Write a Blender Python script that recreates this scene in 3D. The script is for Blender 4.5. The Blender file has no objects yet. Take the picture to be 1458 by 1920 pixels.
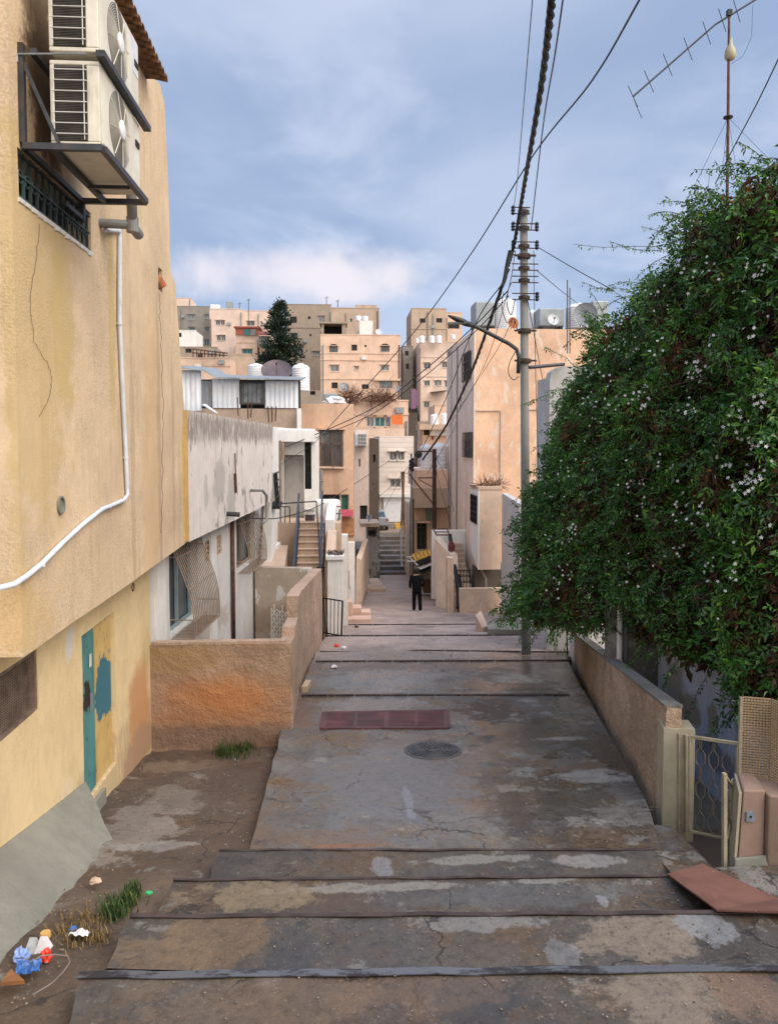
import bpy, bmesh, math, random
from mathutils import Vector, Matrix, noise as mnoise
random.seed(7)
S = bpy.context.scene
COL = S.collection
R = math.radians
# ------------------------------------------------------------------ survey helpers
PITCH, YAW, FPX, CX, CY = R(3.0), R(3.54), 1440.0, 729.0, 905.0
_fw = Vector((math.sin(YAW)*math.cos(PITCH), math.cos(YAW)*math.cos(PITCH), -math.sin(PITCH)))
_rt = Vector((math.cos(YAW), -math.sin(YAW), 0))
_up = Vector((math.sin(YAW)*math.sin(PITCH), math.cos(YAW)*math.sin(PITCH), math.cos(PITCH)))
def P(px, py, Y=None, X=None, Z=None, plane=None):
    """photo measurement -> world point on a known plane (metres, eye level = 0)"""
    d = _rt*((px-CX)/FPX) + _up*(-(py-CY)/FPX) + _fw
    if Y is not None: t = Y/d.y
    elif X is not None: t = X/d.x
    elif Z is not None: t = Z/d.z
    else:
        p0, n = plane
        t = Vector(p0).dot(n)/d.dot(n)
    return d*t
def Z4(x, y): return (330+x/3.39, 540+y/3.39)
def Z5(x, y): return (700+x/3.39, 540+y/3.39)
def Z6(x, y): return (340+x/4.05, 760+y/4.05)
def Z7(x, y): return (640+x/3.471, 780+y/3.471)
def ZA(x, y): return (500+x/6.627, 780+y/6.627)
def ZB(x, y): return (590+x/7.674, 960+y/7.674)
def ZC(x, y): return (760+x/6.855, 880+y/6.855)
def ZD(x, y): return (900+x/6.0, 380+y/6.0)
def ZE(x, y): return (840+x/5.207, 540+y/5.207)
# ------------------------------------------------------------------ objects
def tag(o, label=None, cat=None, group=None, kind=None):
    if label: o['label'] = label
    if cat: o['category'] = cat
    if group: o['group'] = group
    if kind: o['kind'] = kind
    return o
def thing(name, label, cat, loc=(0, 0, 0), group=None):
    o = bpy.data.objects.new(name, None); COL.objects.link(o)
    o.location = loc; o.empty_display_size = .2
    return tag(o, label, cat, group)
def copy_tree(o, parent=None):
    c = o.copy(); COL.objects.link(c)
    if parent is not None: c.parent = parent
    for ch in list(o.children): copy_tree(ch, c)
    return c
class MB:
    def __init__(s): s.b = bmesh.new()
    def face(s, pts):
        try: return s.b.faces.new([s.b.verts.new(p) for p in pts])
        except ValueError: return None
    def hexa(s, q):            # q: 8 points, bottom ring then top ring
        v = [s.b.verts.new(p) for p in q]
        for f in ((3,2,1,0),(4,5,6,7),(0,1,5,4),(1,2,6,5),(2,3,7,6),(3,0,4,7)):
            s.b.faces.new([v[i] for i in f])
        return s
    def box(s, a, b):
        x0,y0,z0 = [min(a[i],b[i]) for i in range(3)]; x1,y1,z1 = [max(a[i],b[i]) for i in range(3)]
        return s.hexa([(x0,y0,z0),(x1,y0,z0),(x1,y1,z0),(x0,y1,z0),(x0,y0,z1),(x1,y0,z1),(x1,y1,z1),(x0,y1,z1)])
    def bar(s, a, b, w, h=None, up=(0,0,1)):
        a, b = Vector(a), Vector(b); h = h or w
        d = (b-a).normalized(); u = Vector(up)
        if abs(d.dot(u)) > .98: u = Vector((0,1,0))
        r = d.cross(u).normalized(); u = r.cross(d).normalized()
        q = []
        for p in (a, b):
            q.append([p - r*w/2 - u*h/2, p + r*w/2 - u*h/2, p + r*w/2 + u*h/2, p - r*w/2 + u*h/2])
        return s.hexa(q[0]+q[1])
    def tube(s, pts, r, n=6, r1=None, cap=True):
        pts = [Vector(p) for p in pts]; m = len(pts); rings = []
        prev = None
        for i, p in enumerate(pts):
            d = (pts[min(i+1, m-1)] - pts[max(i-1, 0)])
            if d.length < 1e-9: d = Vector((0,0,1))
            d.normalize()
            if prev is None:
                u = Vector((0,0,1)) if abs(d.z) < .9 else Vector((1,0,0))
                prev = d.cross(u).normalized()
            x = (prev - d*prev.dot(d)).normalized(); prev = x
            y = d.cross(x)
            rr = r if r1 is None else r + (r1-r)*i/max(1, m-1)
            rings.append([s.b.verts.new(p + (x*math.cos(t)+y*math.sin(t))*rr) for t in [2*math.pi*k/n for k in range(n)]])
        for a, b in zip(rings, rings[1:]):
            for k in range(n): s.b.faces.new([a[k], a[(k+1) % n], b[(k+1) % n], b[k]])
        if cap:
            s.b.faces.new(rings[0][::-1]); s.b.faces.new(rings[-1])
        return s
    def lathe(s, c, prof, n=20, axis=(0,0,1)):
        ax = Vector(axis).normalized(); u = Vector((1,0,0)) if abs(ax.x) < .9 else Vector((0,1,0))
        x = ax.cross(u).normalized(); y = ax.cross(x); c = Vector(c); rings = []
        for r, h in prof:
            rings.append([s.b.verts.new(c + ax*h + (x*math.cos(t)+y*math.sin(t))*max(r, 1e-4)) for t in [2*math.pi*k/n for k in range(n)]])
        for a, b in zip(rings, rings[1:]):
            for k in range(n): s.b.faces.new([a[k], a[(k+1) % n], b[(k+1) % n], b[k]])
        s.b.faces.new(rings[0][::-1]); s.b.faces.new(rings[-1])
        return s
    def build(s, name, mat, parent=None, smooth=False, bevel=0):
        bmesh.ops.recalc_face_normals(s.b, faces=s.b.faces)
        me = bpy.data.meshes.new(name); s.b.to_mesh(me); s.b.free()
        me.materials.append(mat)
        o = bpy.data.objects.new(name, me); COL.objects.link(o)
        if parent is not None:
            o.parent = parent
            o.location = -parent_loc(parent)
        if smooth:
            for p in me.polygons: p.use_smooth = True
        if bevel:
            md = o.modifiers.new('bevel', 'BEVEL'); md.width = bevel; md.segments = 2; md.limit_method = 'ANGLE'
        return o
def parent_loc(o):
    v = Vector((0,0,0))
    while o is not None: v = v + Vector(o.location); o = o.parent
    return v
def part(mb, name, mat, parent, label=None, **k):
    o = mb.build(name, mat, parent, **k)
    if label: o['label'] = label
    return o
def solo(mb, name, mat, label, cat, group=None, kind=None, **k):
    return tag(mb.build(name, mat, None, **k), label, cat, group, kind)
# frame: origin o, direction d along the wall (s), n outwards
class Frame:
    def __init__(s, o, d, n=None):
        s.o = Vector(o); s.d = Vector((d[0], d[1], 0)).normalized()
        s.n = Vector((n[0], n[1], 0)).normalized() if n is not None else Vector((s.d.y, -s.d.x, 0))
    def __call__(s, a, z, out=0.0):
        p = s.o + s.d*a + s.n*out
        return Vector((p.x, p.y, z))
    def px(s, px, py, out=0.0):
        p = P(px, py, plane=(s.o + s.n*out, s.n)); r = p - s.o
        return (r.dot(s.d), p.z)
def wall(mb, fr, outline, holes=(), thick=.3, reveal=.15, div=None, rough=0.0, seed=0):
    """solid wall: outline [(s,z)] with rectangular openings (s0,s1,z0,z1); reveals of the given depth"""
    b = bmesh.new()
    f = b.faces.new([b.verts.new((s_, z_, 0)) for s_, z_ in outline])
    cuts = set()
    for s0, s1, z0, z1 in holes:
        cuts |= {('s', round(s0, 4)), ('s', round(s1, 4)), ('z', round(z0, 4)), ('z', round(z1, 4))}
    if div:
        ss = [p[0] for p in outline]; zz = [p[1] for p in outline]
        k = min(ss) + div
        while k < max(ss): cuts.add(('s', round(k, 4))); k += div
        k = min(zz) + div
        while k < max(zz): cuts.add(('z', round(k, 4))); k += div
    for ax, v in sorted(cuts):
        bmesh.ops.bisect_plane(b, geom=b.verts[:]+b.edges[:]+b.faces[:], dist=1e-5,
            plane_co=(v, 0, 0) if ax == 's' else (0, v, 0), plane_no=(1, 0, 0) if ax == 's' else (0, 1, 0))
    dead = []
    for f in b.faces:
        c = f.calc_center_median()
        if any(s0 < c.x < s1 and z0 < c.y < z1 for s0, s1, z0, z1 in holes): dead.append(f)
    bmesh.ops.delete(b, geom=dead, context='FACES')
    vm = {}
    def off(x, z):
        if not rough: return 0
        p = Vector((x*1.3+seed, z*1.3, seed*.37))
        return rough*(mnoise.noise(p) + .5*mnoise.noise(p*3.1))
    for v in b.verts: vm[v] = mb.b.verts.new(fr(v.co.x, v.co.y, off(v.co.x, v.co.y)))
    for f in b.faces: mb.b.faces.new([vm[v] for v in f.verts])
    for e in b.edges:
        if e.is_boundary:
            m = (e.verts[0].co + e.verts[1].co)/2
            hole = any(s0-1e-3 < m.x < s1+1e-3 and z0-1e-3 < m.y < z1+1e-3 for s0, s1, z0, z1 in holes)
            dp = reveal if hole else thick
            q = [fr(v.co.x, v.co.y, -dp) for v in e.verts]
            mb.b.faces.new([vm[e.verts[0]], vm[e.verts[1]], mb.b.verts.new(q[1]), mb.b.verts.new(q[0])])
    b.free()
    if not holes or reveal < thick:   # back
        mb.face([fr(s_, z_, -thick) for s_, z_ in outline])
    return mb
# ------------------------------------------------------------------ materials
class NT:
    def __init__(s, name):
        s.m = bpy.data.materials.new(name); s.m.use_nodes = True
        s.t = s.m.node_tree; s.N = s.t.nodes; s.L = s.t.links
        s.bsdf = s.N['Principled BSDF']
        s.pos = s.N.new('ShaderNodeNewGeometry').outputs['Position']
    def set(s, sock, v):
        if hasattr(v, 'default_value') and hasattr(v, 'node'): s.L.new(v, sock)
        else:
            try: sock.default_value = v
            except Exception: sock.default_value = (*v, 1)
    def n(s, t): return s.N.new(t)
    def map(s, vec, scale=(1,1,1), loc=(0,0,0), rot=(0,0,0)):
        k = s.n('ShaderNodeMapping'); s.L.new(vec, k.inputs[0])
        k.inputs['Scale'].default_value = scale; k.inputs['Location'].default_value = loc; k.inputs['Rotation'].default_value = rot
        return k.outputs[0]
    def noise(s, scale=1, detail=5, rough=.55, vec=None, dist=0):
        k = s.n('ShaderNodeTexNoise'); s.L.new(vec or s.pos, k.inputs['Vector'])
        k.inputs['Scale'].default_value = scale; k.inputs['Detail'].default_value = detail
        k.inputs['Roughness'].default_value = rough; k.inputs['Distortion'].default_value = dist
        return k.outputs['Fac']
    def rng(s, v, a, b, c=0, d=1, smooth=True):
        k = s.n('ShaderNodeMapRange'); k.interpolation_type = 'SMOOTHSTEP' if smooth else 'LINEAR'
        s.L.new(v, k.inputs[0])
        for i, x in enumerate((a, b, c, d)): k.inputs[i+1].default_value = x
        return k.outputs[0]
    def math(s, op, a, b=0.0, clamp=False):
        k = s.n('ShaderNodeMath'); k.operation = op; k.use_clamp = clamp
        s.set(k.inputs[0], a); s.set(k.inputs[1], b)
        return k.outputs[0]
    def mix(s, f, a, b, mode='MIX'):
        k = s.n('ShaderNodeMix'); k.data_type = 'RGBA'; k.blend_type = mode
        s.set(k.inputs['Factor'], f)
        for nm, v in (('A', a), ('B', b)):
            sock = [i for i in k.inputs if i.name == nm and i.type == 'RGBA'][0]
            if isinstance(v, tuple): sock.default_value = (*v[:3], 1)
            else: s.L.new(v, sock)
        return [o for o in k.outputs if o.type == 'RGBA'][0]
    def sep(s, vec=None):
        k = s.n('ShaderNodeSeparateXYZ'); s.L.new(vec or s.pos, k.inputs[0]); return k.outputs
    def bump(s, h, strength=.3, dist=.02, normal=None):
        k = s.n('ShaderNodeBump'); s.L.new(h, k.inputs['Height'])
        s.set(k.inputs['Strength'], strength); k.inputs['Distance'].default_value = dist
        if normal: s.L.new(normal, k.inputs['Normal'])
        return k.outputs[0]
    def blob(s, c, r, wob=.6, wscale=3.0, soft=.25):
        v = s.n('ShaderNodeVectorMath'); v.operation = 'SUBTRACT'; s.L.new(s.pos, v.inputs[0]); v.inputs[1].default_value = c
        w = s.n('ShaderNodeVectorMath'); w.operation = 'DIVIDE'; s.L.new(v.outputs[0], w.inputs[0]); w.inputs[1].default_value = r
        l = s.n('ShaderNodeVectorMath'); l.operation = 'LENGTH'; s.L.new(w.outputs[0], l.inputs[0])
        nn = s.noise(wscale, 9, .72)
        d = s.math('ADD', l.outputs['Value'], s.math('MULTIPLY', s.math('SUBTRACT', nn, .5), wob*4.2))
        return s.rng(d, 1.0-soft, 1.0+soft, 1, 0)
    def out(s, col, rough=.9, normal=None, metal=0, spec=.3):
        b = s.bsdf.inputs
        s.set(b['Base Color'], col if not isinstance(col, tuple) else (*col[:3], 1))
        s.set(b['Roughness'], rough); s.set(b['Metallic'], metal); b['Specular IOR Level'].default_value = spec
        if normal: s.L.new(normal, b['Normal'])
        return s.m
def plain(name, col, rough=.6, metal=0, var=.15, scale=6, dirt=None, dirt_amt=.5, bump=0, spec=.4):
    t = NT(name)
    c = t.mix(t.rng(t.noise(scale, 6), .3, .7), tuple(x*(1-var) for x in col), tuple(min(1, x*(1+var)) for x in col))
    if dirt: c = t.mix(t.math('MULTIPLY', t.rng(t.noise(scale*.7, 8, .65, vec=t.map(t.pos, (1,1,.5), (3,1,2))), .48, .7), dirt_amt), c, dirt)
    nm = t.bump(t.noise(scale*12, 4), bump, .01) if bump else None
    return t.out(c, rough, nm, metal, spec)
def plaster(name, col, var=.14, streak=.35, streak_col=(.16,.12,.09), bump=.35, bscale=45, peel=None, peel_lo=.56, blobs=(), fine=.12, rough=.92, bands=(), sscale=2.2, spec=.2, coarse=0):
    t = NT(name)
    c = t.mix(t.rng(t.noise(.9, 7, .6), .3, .7), tuple(x*(1-var) for x in col), tuple(min(1, x*(1+var)) for x in col))
    sp = t.noise(bscale, 3, .6)
    c = t.mix(t.math('MULTIPLY', t.rng(sp, .35, .75, 0, fine), t.rng(t.noise(.7, 6, .65, vec=t.map(t.pos, (1,1,1), (8,8,8))), .36, .6, .3, 1.2)), c, tuple(x*.45 for x in col))
    c = t.mix(t.rng(t.noise(6, 8, .7, vec=t.map(t.pos, (1,1,.7), (4,4,4))), .42, .62, 0, .22), c, tuple(x*.62 for x in col))
    if peel:
        pn = t.noise(1.6, 8, .62, vec=t.map(t.pos, (1.6,1.6,.8), (5,2,1)))
        c = t.mix(t.rng(pn, peel_lo, peel_lo+.035), c, peel)
    for (z0, z1, bc, amt) in bands:     # paint bands / bare bands at fixed heights on the wall
        z = t.math('ADD', t.sep()[2], t.math('MULTIPLY', t.math('SUBTRACT', t.noise(4, 9, .75, vec=t.map(t.pos, (2.5,2.5,.45))), .5), 1.1))
        m = t.math('MULTIPLY', t.math('MULTIPLY', t.rng(z, z0-.08, z0+.08), t.rng(z, z1-.05, z1+.05, 1, 0)), t.rng(t.noise(9, 8, .75, vec=t.map(t.pos, (2,2,.3))), .36, .52))
        c = t.mix(t.math('MULTIPLY', m, amt), c, bc)
    if streak:
        sn = t.noise(sscale, 6, .6, vec=t.map(t.pos, (1.5,1.5,.12)))
        sn2 = t.noise(1.1, 5, .6)
        f = t.math('MULTIPLY', t.rng(sn, .5, .72), t.rng(sn2, .35, .65))
        c = t.mix(t.math('MULTIPLY', f, streak), c, streak_col)
    for bl in blobs:
        cc, rr, bc, amt = bl[:4]
        m = t.blob(tuple(cc), rr, *(bl[4:]))
        c = t.mix(t.math('MULTIPLY', m, amt), c, bc)
    h = sp
    nm = t.bump(h, t.rng(t.noise(.7, 6, .65, vec=t.map(t.pos, (1,1,1), (8,8,8))), .38, .6, bump*.25, bump*1.3), .012)
    if coarse: nm = t.bump(t.noise(7, 8, .68), coarse, .06, nm)
    return t.out(c, rough, nm, 0, spec)
def emissionless_glass(name, col=(.03,.04,.05), rough=.12):
    t = NT(name); return t.out(t.mix(t.rng(t.noise(2.5), .35, .65), col, tuple(x*2.2 for x in col)), rough, None, 0, .5)
M = {}
M['dark'] = plain('dark_interior', (.018,.017,.017), .8)
M['glass'] = emissionless_glass('window_glass')
M['glass_grey'] = emissionless_glass('curtained_glass', (.10,.11,.12), .3)
M['steel_dark'] = plain('dark_painted_steel', (.045,.048,.055), .5, .3, .25, 8, (.12,.07,.045), .4)
M['iron_black'] = plain('black_iron', (.015,.015,.017), .5, .3, .2, 8)
M['rust'] = plain('rusty_iron', (.10,.045,.03), .8, .1, .35, 9, (.03,.02,.018), .5, .2)
M['white_paint'] = plain('white_painted_metal', (.66,.65,.62), .5, 0, .06, 5, (.28,.24,.19), .35)
M['white_wall'] = plaster('white_plaster', (.74,.72,.70), .05, .25, (.35,.30,.26), .2)
M['white_plastic'] = plain('white_tank_plastic', (.72,.73,.76), .45, 0, .05, 3, (.45,.42,.40), .3)
M['grey_metal'] = plain('galvanised_sheet', (.26,.29,.31), .45, .35, .12, 3, (.14,.13,.12), .4)
M['dish'] = plain('dish_grey', (.20,.21,.23), .5, .2, .1, 3, (.12,.1,.09), .4)
M['dish_pale'] = plain('dish_pale', (.48,.50,.53), .5, .1, .08, 3, (.25,.22,.2), .3)
M['dish_dark'] = plain('dish_maroon', (.09,.065,.075), .5, .1, .2, 3, (.16,.12,.11), .5)
M['cable'] = plain('cable_sheath', (.014,.014,.016), .6, 0, .2, 4)
M['cable_grey'] = plain('cable_grey_sheath', (.05,.055,.07), .6, 0, .2, 4)
M['wood'] = plain('weathered_wood', (.10,.065,.045), .85, 0, .3, 5, (.05,.035,.03), .5, .3)
# ================================================================== THE GROUND
def lerp_tab(t, y):
    if y <= t[0][0]: return t[0][1]
    for (a, b), (c, d) in zip(t, t[1:]):
        if y <= c: return b + (d-b)*(y-a)/(c-a)
    return t[-1][1]
PROF = [(7.05,-3.95),(11.7,-4.40),(13.85,-4.60),(13.87,-4.65),(16.95,-4.85),(16.97,-4.90),(18.1,-4.98),(18.12,-5.03),(22.0,-5.54),(22.02,-5.58),
        (25.5,-6.07),(25.52,-6.11),(28.7,-6.54),(28.72,-6.58),(32.5,-7.08),(36,-7.55),(44,-8.0),(46,-8.0)]
def alley_z(y): return lerp_tab(PROF, y)
def PG(px, py, dz=0.0):
    lo, hi = 3.0, 80.0
    for _ in range(60):
        m = (lo+hi)/2
        if P(px, py, Y=m).z > alley_z(m)+dz: lo = m
        else: hi = m
    return P(px, py, Y=lo)
XL = [(7.05, P(468,1592,Z=-3.95).x), (9.3, P(498,1485,Z=-4.17).x), (11.7, P(522,1400,Z=-4.40).x), (13.9, P(556,1310,Z=-4.6).x), (17,-.66), (20.5,-.52), (28,.1), (32,.5), (40,1.1), (46,1.3), (60,2.0)]
XR = [(7.05, P(1238,1596,Z=-3.95).x), (8.2, 3.42), (17, 5.08), (18, 6.4), (31,6.4), (34,5.0), (46,5.2), (60,5.5)]
def dirt_z(y): return lerp_tab([(-5,-1.32),(4.95,-3.5),(8.15,-4.2),(11.7,-4.68),(14,-4.9)], y)

def concrete(name, base=(.165,.155,.145), brown=(.17,.115,.07), wetamt=.5, blobs=(), bump=.5, gravel=.5, gain=1.0, far=None):
    t = NT(name)
    c = t.mix(t.rng(t.noise(.8, 9, .68), .40, .62), base, tuple(x*.66 for x in base))
    c = t.mix(t.math('MULTIPLY', t.rng(t.noise(1.15, 10, .72, vec=t.map(t.pos, (1,1,1), (9,4,0))), .47, .60), .85), c, brown)
    c = t.mix(t.math('MULTIPLY', t.rng(t.noise(2.2, 10, .76, vec=t.map(t.pos, (1,1,1), (3,7,0))), .57, .63), .6), c, (.31,.295,.265))
    c = t.mix(t.math('MULTIPLY', t.rng(t.noise(1.7, 10, .76, vec=t.map(t.pos, (1,1,1), (13,1,5))), .555, .64), .75), c, (.055,.05,.05))
    wet = t.rng(t.noise(.6, 9, .68, vec=t.map(t.pos, (1,1,1), (2,11,0))), .43, .56)
    for bl in blobs:
        cc, rr, bc, amt = bl[:4]
        m = t.math('MULTIPLY', t.blob(tuple(cc), rr, .85, 2.6, .16), amt)
        c = t.mix(m, c, bc)
        if len(bl) > 4: wet = t.math('ADD', wet, t.math('MULTIPLY', m, bl[4]), True)
    if far:      # the right-hand strip of the alley is an older, darker, patched paving
        xx = t.sep(); e_ = t.math('ADD', t.math('SUBTRACT', xx[0], t.math('MULTIPLY', xx[1], .09)), t.math('MULTIPLY', t.math('SUBTRACT', t.noise(1.4, 9, .75, vec=t.map(t.pos, (1,1,1), (5,9,1))), .5), .9))
        rm = t.math('MULTIPLY', t.rng(e_, 1.00, 1.06), t.rng(xx[1], 14, 19, 1, .25))
        c = t.mix(t.math('MULTIPLY', rm, .75), c, t.mix(1.0, c, (.58,.54,.51), 'MULTIPLY')); wet = t.math('ADD', wet, t.math('MULTIPLY', rm, .3), True)
        c = t.mix(t.math('MULTIPLY', rm, t.rng(t.noise(1.5, 10, .75, vec=t.map(t.pos, (1,1,1), (2,2,2))), .53, .58, 0, .6)), c, (.27,.265,.25))
    if far:      # extra brightness put into the paving colour farther down the lane; drier there
        m = t.math('MULTIPLY', t.rng(t.sep()[1], 14, 21), t.rng(t.noise(.8, 9, .7, vec=t.map(t.pos, (1,.6,1), (7,7,7))), .36, .58, .45, 1))
        c = t.mix(m, c, far); c = t.mix(t.math('MULTIPLY', m, t.rng(t.noise(1.6, 9, .72, vec=t.map(t.pos, (.5,2,1))), .48, .6, 0, .5)), c, tuple(x*.5 for x in far))
        wet = t.math('MULTIPLY', wet, t.rng(m, 0, 1, 1, .35))
    sp = t.noise(38, 5, .75); s2 = t.noise(13, 7, .75, vec=t.map(t.pos, (1,1,1), (1,8,2)))
    c = t.mix(t.rng(s2, .50, .64, 0, .55), c, t.mix(1.0, c, (.42,.40,.38), 'MULTIPLY'))
    c = t.mix(t.rng(s2, .36, .46, .35, 0), c, t.mix(1.0, c, (1.5,1.42,1.3), 'MULTIPLY'))
    c = t.mix(t.rng(sp, .57, .70, 0, gravel), c, (.33,.28,.22))
    c = t.mix(t.rng(sp, .30, .43, gravel*.9, 0), c, (.03,.027,.025))
    cr = t.n('ShaderNodeTexVoronoi'); cr.feature = 'DISTANCE_TO_EDGE'; cr.inputs['Scale'].default_value = .55
    wv = t.n('ShaderNodeVectorMath'); wv.operation = 'ADD'; t.L.new(t.pos, wv.inputs[0])
    nz = t.n('ShaderNodeTexNoise'); nz.inputs['Scale'].default_value = 1.8; nz.inputs['Detail'].default_value = 7; t.L.new(t.pos, nz.inputs['Vector'])
    t.L.new(nz.outputs['Color'], wv.inputs[1]); t.L.new(wv.outputs[0], cr.inputs['Vector'])
    crk = t.math('MULTIPLY', t.rng(cr.outputs['Distance'], .002, .010, 1, 0), t.rng(t.noise(.9, 4, .6, vec=t.map(t.pos, (1,1,1), (6,6,6))), .48, .56))
    c = t.mix(t.math('MULTIPLY', crk, .8), c, (.03,.026,.024))
    c = t.mix(t.math('MULTIPLY', wet, .45), c, t.mix(1.0, c, (.50,.50,.54), 'MULTIPLY'))
    if gain != 1: c = t.mix(1.0, c, (gain,)*3, 'MULTIPLY')
    r = t.rng(t.math('ADD', wet, t.math('MULTIPLY', t.math('SUBTRACT', s2, .5), .8)), .1, 1, .85, .85-wetamt, False)
    h = t.math('SUBTRACT', t.math('ADD', t.math('MULTIPLY', t.noise(6, 9, .72), 1.0), t.math('MULTIPLY', sp, .45)), t.math('MULTIPLY', crk, .5))
    nm = t.bump(h, t.rng(wet, 0, 1, bump, bump*.4), .03)
    return t.out(c, r, nm, 0, .5)
_b = []
for px, py, rx, ry, c, a, *w in [
    (905,1612,.55,.10,(.27,.26,.24),.7,-1), (1130,1612,.5,.14,(.27,.265,.25),.7,-1), (1110,1455,.55,.22,(.34,.34,.33),.8,-.6), (1185,1530,.35,.26,(.30,.29,.28),.7,-.6),
    (1065,1385,.5,.10,(.38,.36,.32),.7,-1), (985,1410,.3,.26,(.28,.27,.26),.5), (935,1495,.30,1.0,(.075,.066,.06),.75,.1), (1150,1410,.42,.9,(.06,.056,.055),.8,.9),
    (915,1330,.55,.7,(.10,.06,.04),.85,-1), (980,1270,.7,.5,(.33,.31,.29),.6), (960,1300,.7,.25,(.06,.055,.055),.6,.6), (960,1225,.7,.6,(.34,.19,.08),.6),
    (1060,1260,.9,1.1,(.085,.075,.07),.6,1.5), (1000,1245,.5,1.5,(.12,.1,.085),.5,1.5), (735,1470,.9,1.3,(.14,.145,.155),.8,.5), (720,1275,1.1,.9,(.22,.22,.225),.7,.2), (700,1320,.9,.5,(.23,.23,.235),.7,.2),
    (690,1250,1.4,.35,(.10,.06,.045),.7,-.5), (660,1585,.30,.05,(.25,.11,.06),.6,-1), (560,1340,.25,.9,(.19,.11,.075),.7,-1), (640,1205,.9,1.0,(.22,.17,.14),.6),
    (720,1620,.14,.2,(.38,.42,.50),.35), (765,1500,.05,.5,(.30,.34,.42),.35), (860,1205,.9,.9,(.24,.20,.18),.5,.3), (740,1140,2.2,4,(.33,.25,.21),.75), (720,1105,1.8,4,(.30,.235,.20),.7), (760,1185,3.2,1.6,(.28,.225,.20),.6), (700,1090,2,4,(.27,.22,.2),.6)]:
    p = PG(px, py) if py < 1592 else P(px, py, Z=-3.78)
    _b.append((p, (rx, ry, 9.0), c, a, *w))
M['alley'] = concrete('worn_wet_concrete', blobs=_b, wetamt=.74, gain=.94, far=(.46,.36,.315))
_s = []
for px, py, z, rx, ry, c, a, *w in [
    (1200,1760,-3.44,.45,.28,(.25,.20,.155),.85,-1), (1330,1745,-3.44,.16,.2,(.27,.28,.29),.7,-.5), (1060,1790,-3.44,.10,.2,(.27,.28,.29),.5), (880,1730,-3.44,.55,.10,(.25,.25,.25),.65,-1),
    (700,1665,-3.61,.9,.06,(.31,.29,.265),.7,-1), (480,1680,-3.61,.5,.2,(.25,.19,.12),.8,-1), (400,1760,-3.44,.45,.3,(.19,.125,.075),.75,-.4), (540,1790,-3.44,.16,.34,(.07,.07,.072),.7,.4), (300,1790,-3.44,.3,.3,(.22,.15,.09),.6),
    (1000,1680,-3.61,.9,.16,(.15,.145,.14),.7,.3), (1130,1690,-3.61,.06,.1,(.4,.4,.42),.6), (900,1880,-3.27,.25,.3,(.06,.058,.058),.7,.6), (1250,1870,-3.27,.4,.35,(.25,.20,.155),.8,-1), (1400,1860,-3.27,.25,.4,(.22,.14,.095),.7),
    (500,1870,-3.27,.7,.3,(.165,.115,.08),.7,-.2), (800,1850,-3.27,.5,.2,(.20,.13,.085),.5), (1020,1650,-3.61,.25,.05,(.31,.30,.28),.65,-1), (715,1625,-3.78,.1,.14,(.4,.43,.5),.35), (900,1612,-3.78,.5,.07,(.28,.275,.255),.65,-1), (1110,1614,-3.78,.3,.1,(.33,.32,.31),.6,-1)]:
    _s.append((P(px, py, Z=z), (rx, ry, 9.0), c, a, *w))
M['tread'] = concrete('worn_step_concrete', (.115,.098,.085), (.125,.078,.046), .42, _s, .6, .6, .72)
_d = []
for px, py, rx, ry, c, a, *w in [(250,1560,.5,.8,(.27,.235,.20),.8,-.5), (330,1500,.4,.6,(.25,.215,.18),.6), (330,1430,.6,.35,(.26,.19,.13),.6), (430,1460,.4,.9,(.10,.066,.048),.8),
                      (430,1560,.4,.5,(.12,.075,.05),.7), (300,1590,.5,.16,(.33,.31,.29),.6,-1), (220,1700,.5,.5,(.17,.12,.08),.8), (120,1790,.5,.7,(.105,.07,.045),.8), (50,1890,.5,.5,(.12,.08,.05),.8)]:
    p = P(px, py, Z=dirt_z(7.5)); p = P(px, py, Z=dirt_z(p.y)); p = P(px, py, Z=dirt_z(p.y))
    _d.append((p, (rx, ry, 9.0), c, a, *w))
M['dirt'] = concrete('trodden_dirt', (.15,.105,.075), (.135,.08,.048), .2, _d, .8, .7, .88)
M['hill'] = plain('dry_hillside', (.20,.15,.115), .95, 0, .3, .35, (.10,.08,.06), .6)
M['stone_pale'] = plaster('pale_limestone', (.50,.37,.28), .15, .35, (.25,.17,.12), .4, 30)

# terrain sheet: falls into the valley, rises to the facing hill, runs on to the horizon
TER = [(-60,1.0),(0,-2.4),(4,-3.9),(12,-5.1),(25,-6.8),(44,-8.4),(60,-7.0),(80,-4.0),(113,0.2),(150,9.0),(210,15),(420,16),(3000,10)]
mb = MB()
ys = [-60,-20,-5,0,2,4,6,8,10,12,15,18,21,25,30,36,44,50,55,60,66,73,80,90,100,113,125,138,150,165,185,210,300,420,900,3000]
xs = [-2500,-800,-300,-150,-90,-60,-40,-30,-20,-14,-10,-7,-4,-2,0,1,2,3,4,5,7,10,14,20,30,40,60,90,150,300,800,2500]
g = []
for y in ys:
    row = []
    for x in xs:
        z = lerp_tab(TER, y) - (.25 if -3 < x < 7 and 1 < y < 60 else 0)
        if abs(x) > 12 or y > 66: z += 1.2*mnoise.noise(Vector((x*.03, y*.03, 0)))
        row.append(mb.b.verts.new((x, y, z)))
    g.append(row)
for a, b in zip(g, g[1:]):
    for k in range(len(xs)-1): mb.b.faces.new([a[k], a[k+1], b[k+1], b[k]])
solo(mb, 'terrain', M['hill'], None, None, kind='structure', smooth=True)

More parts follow.
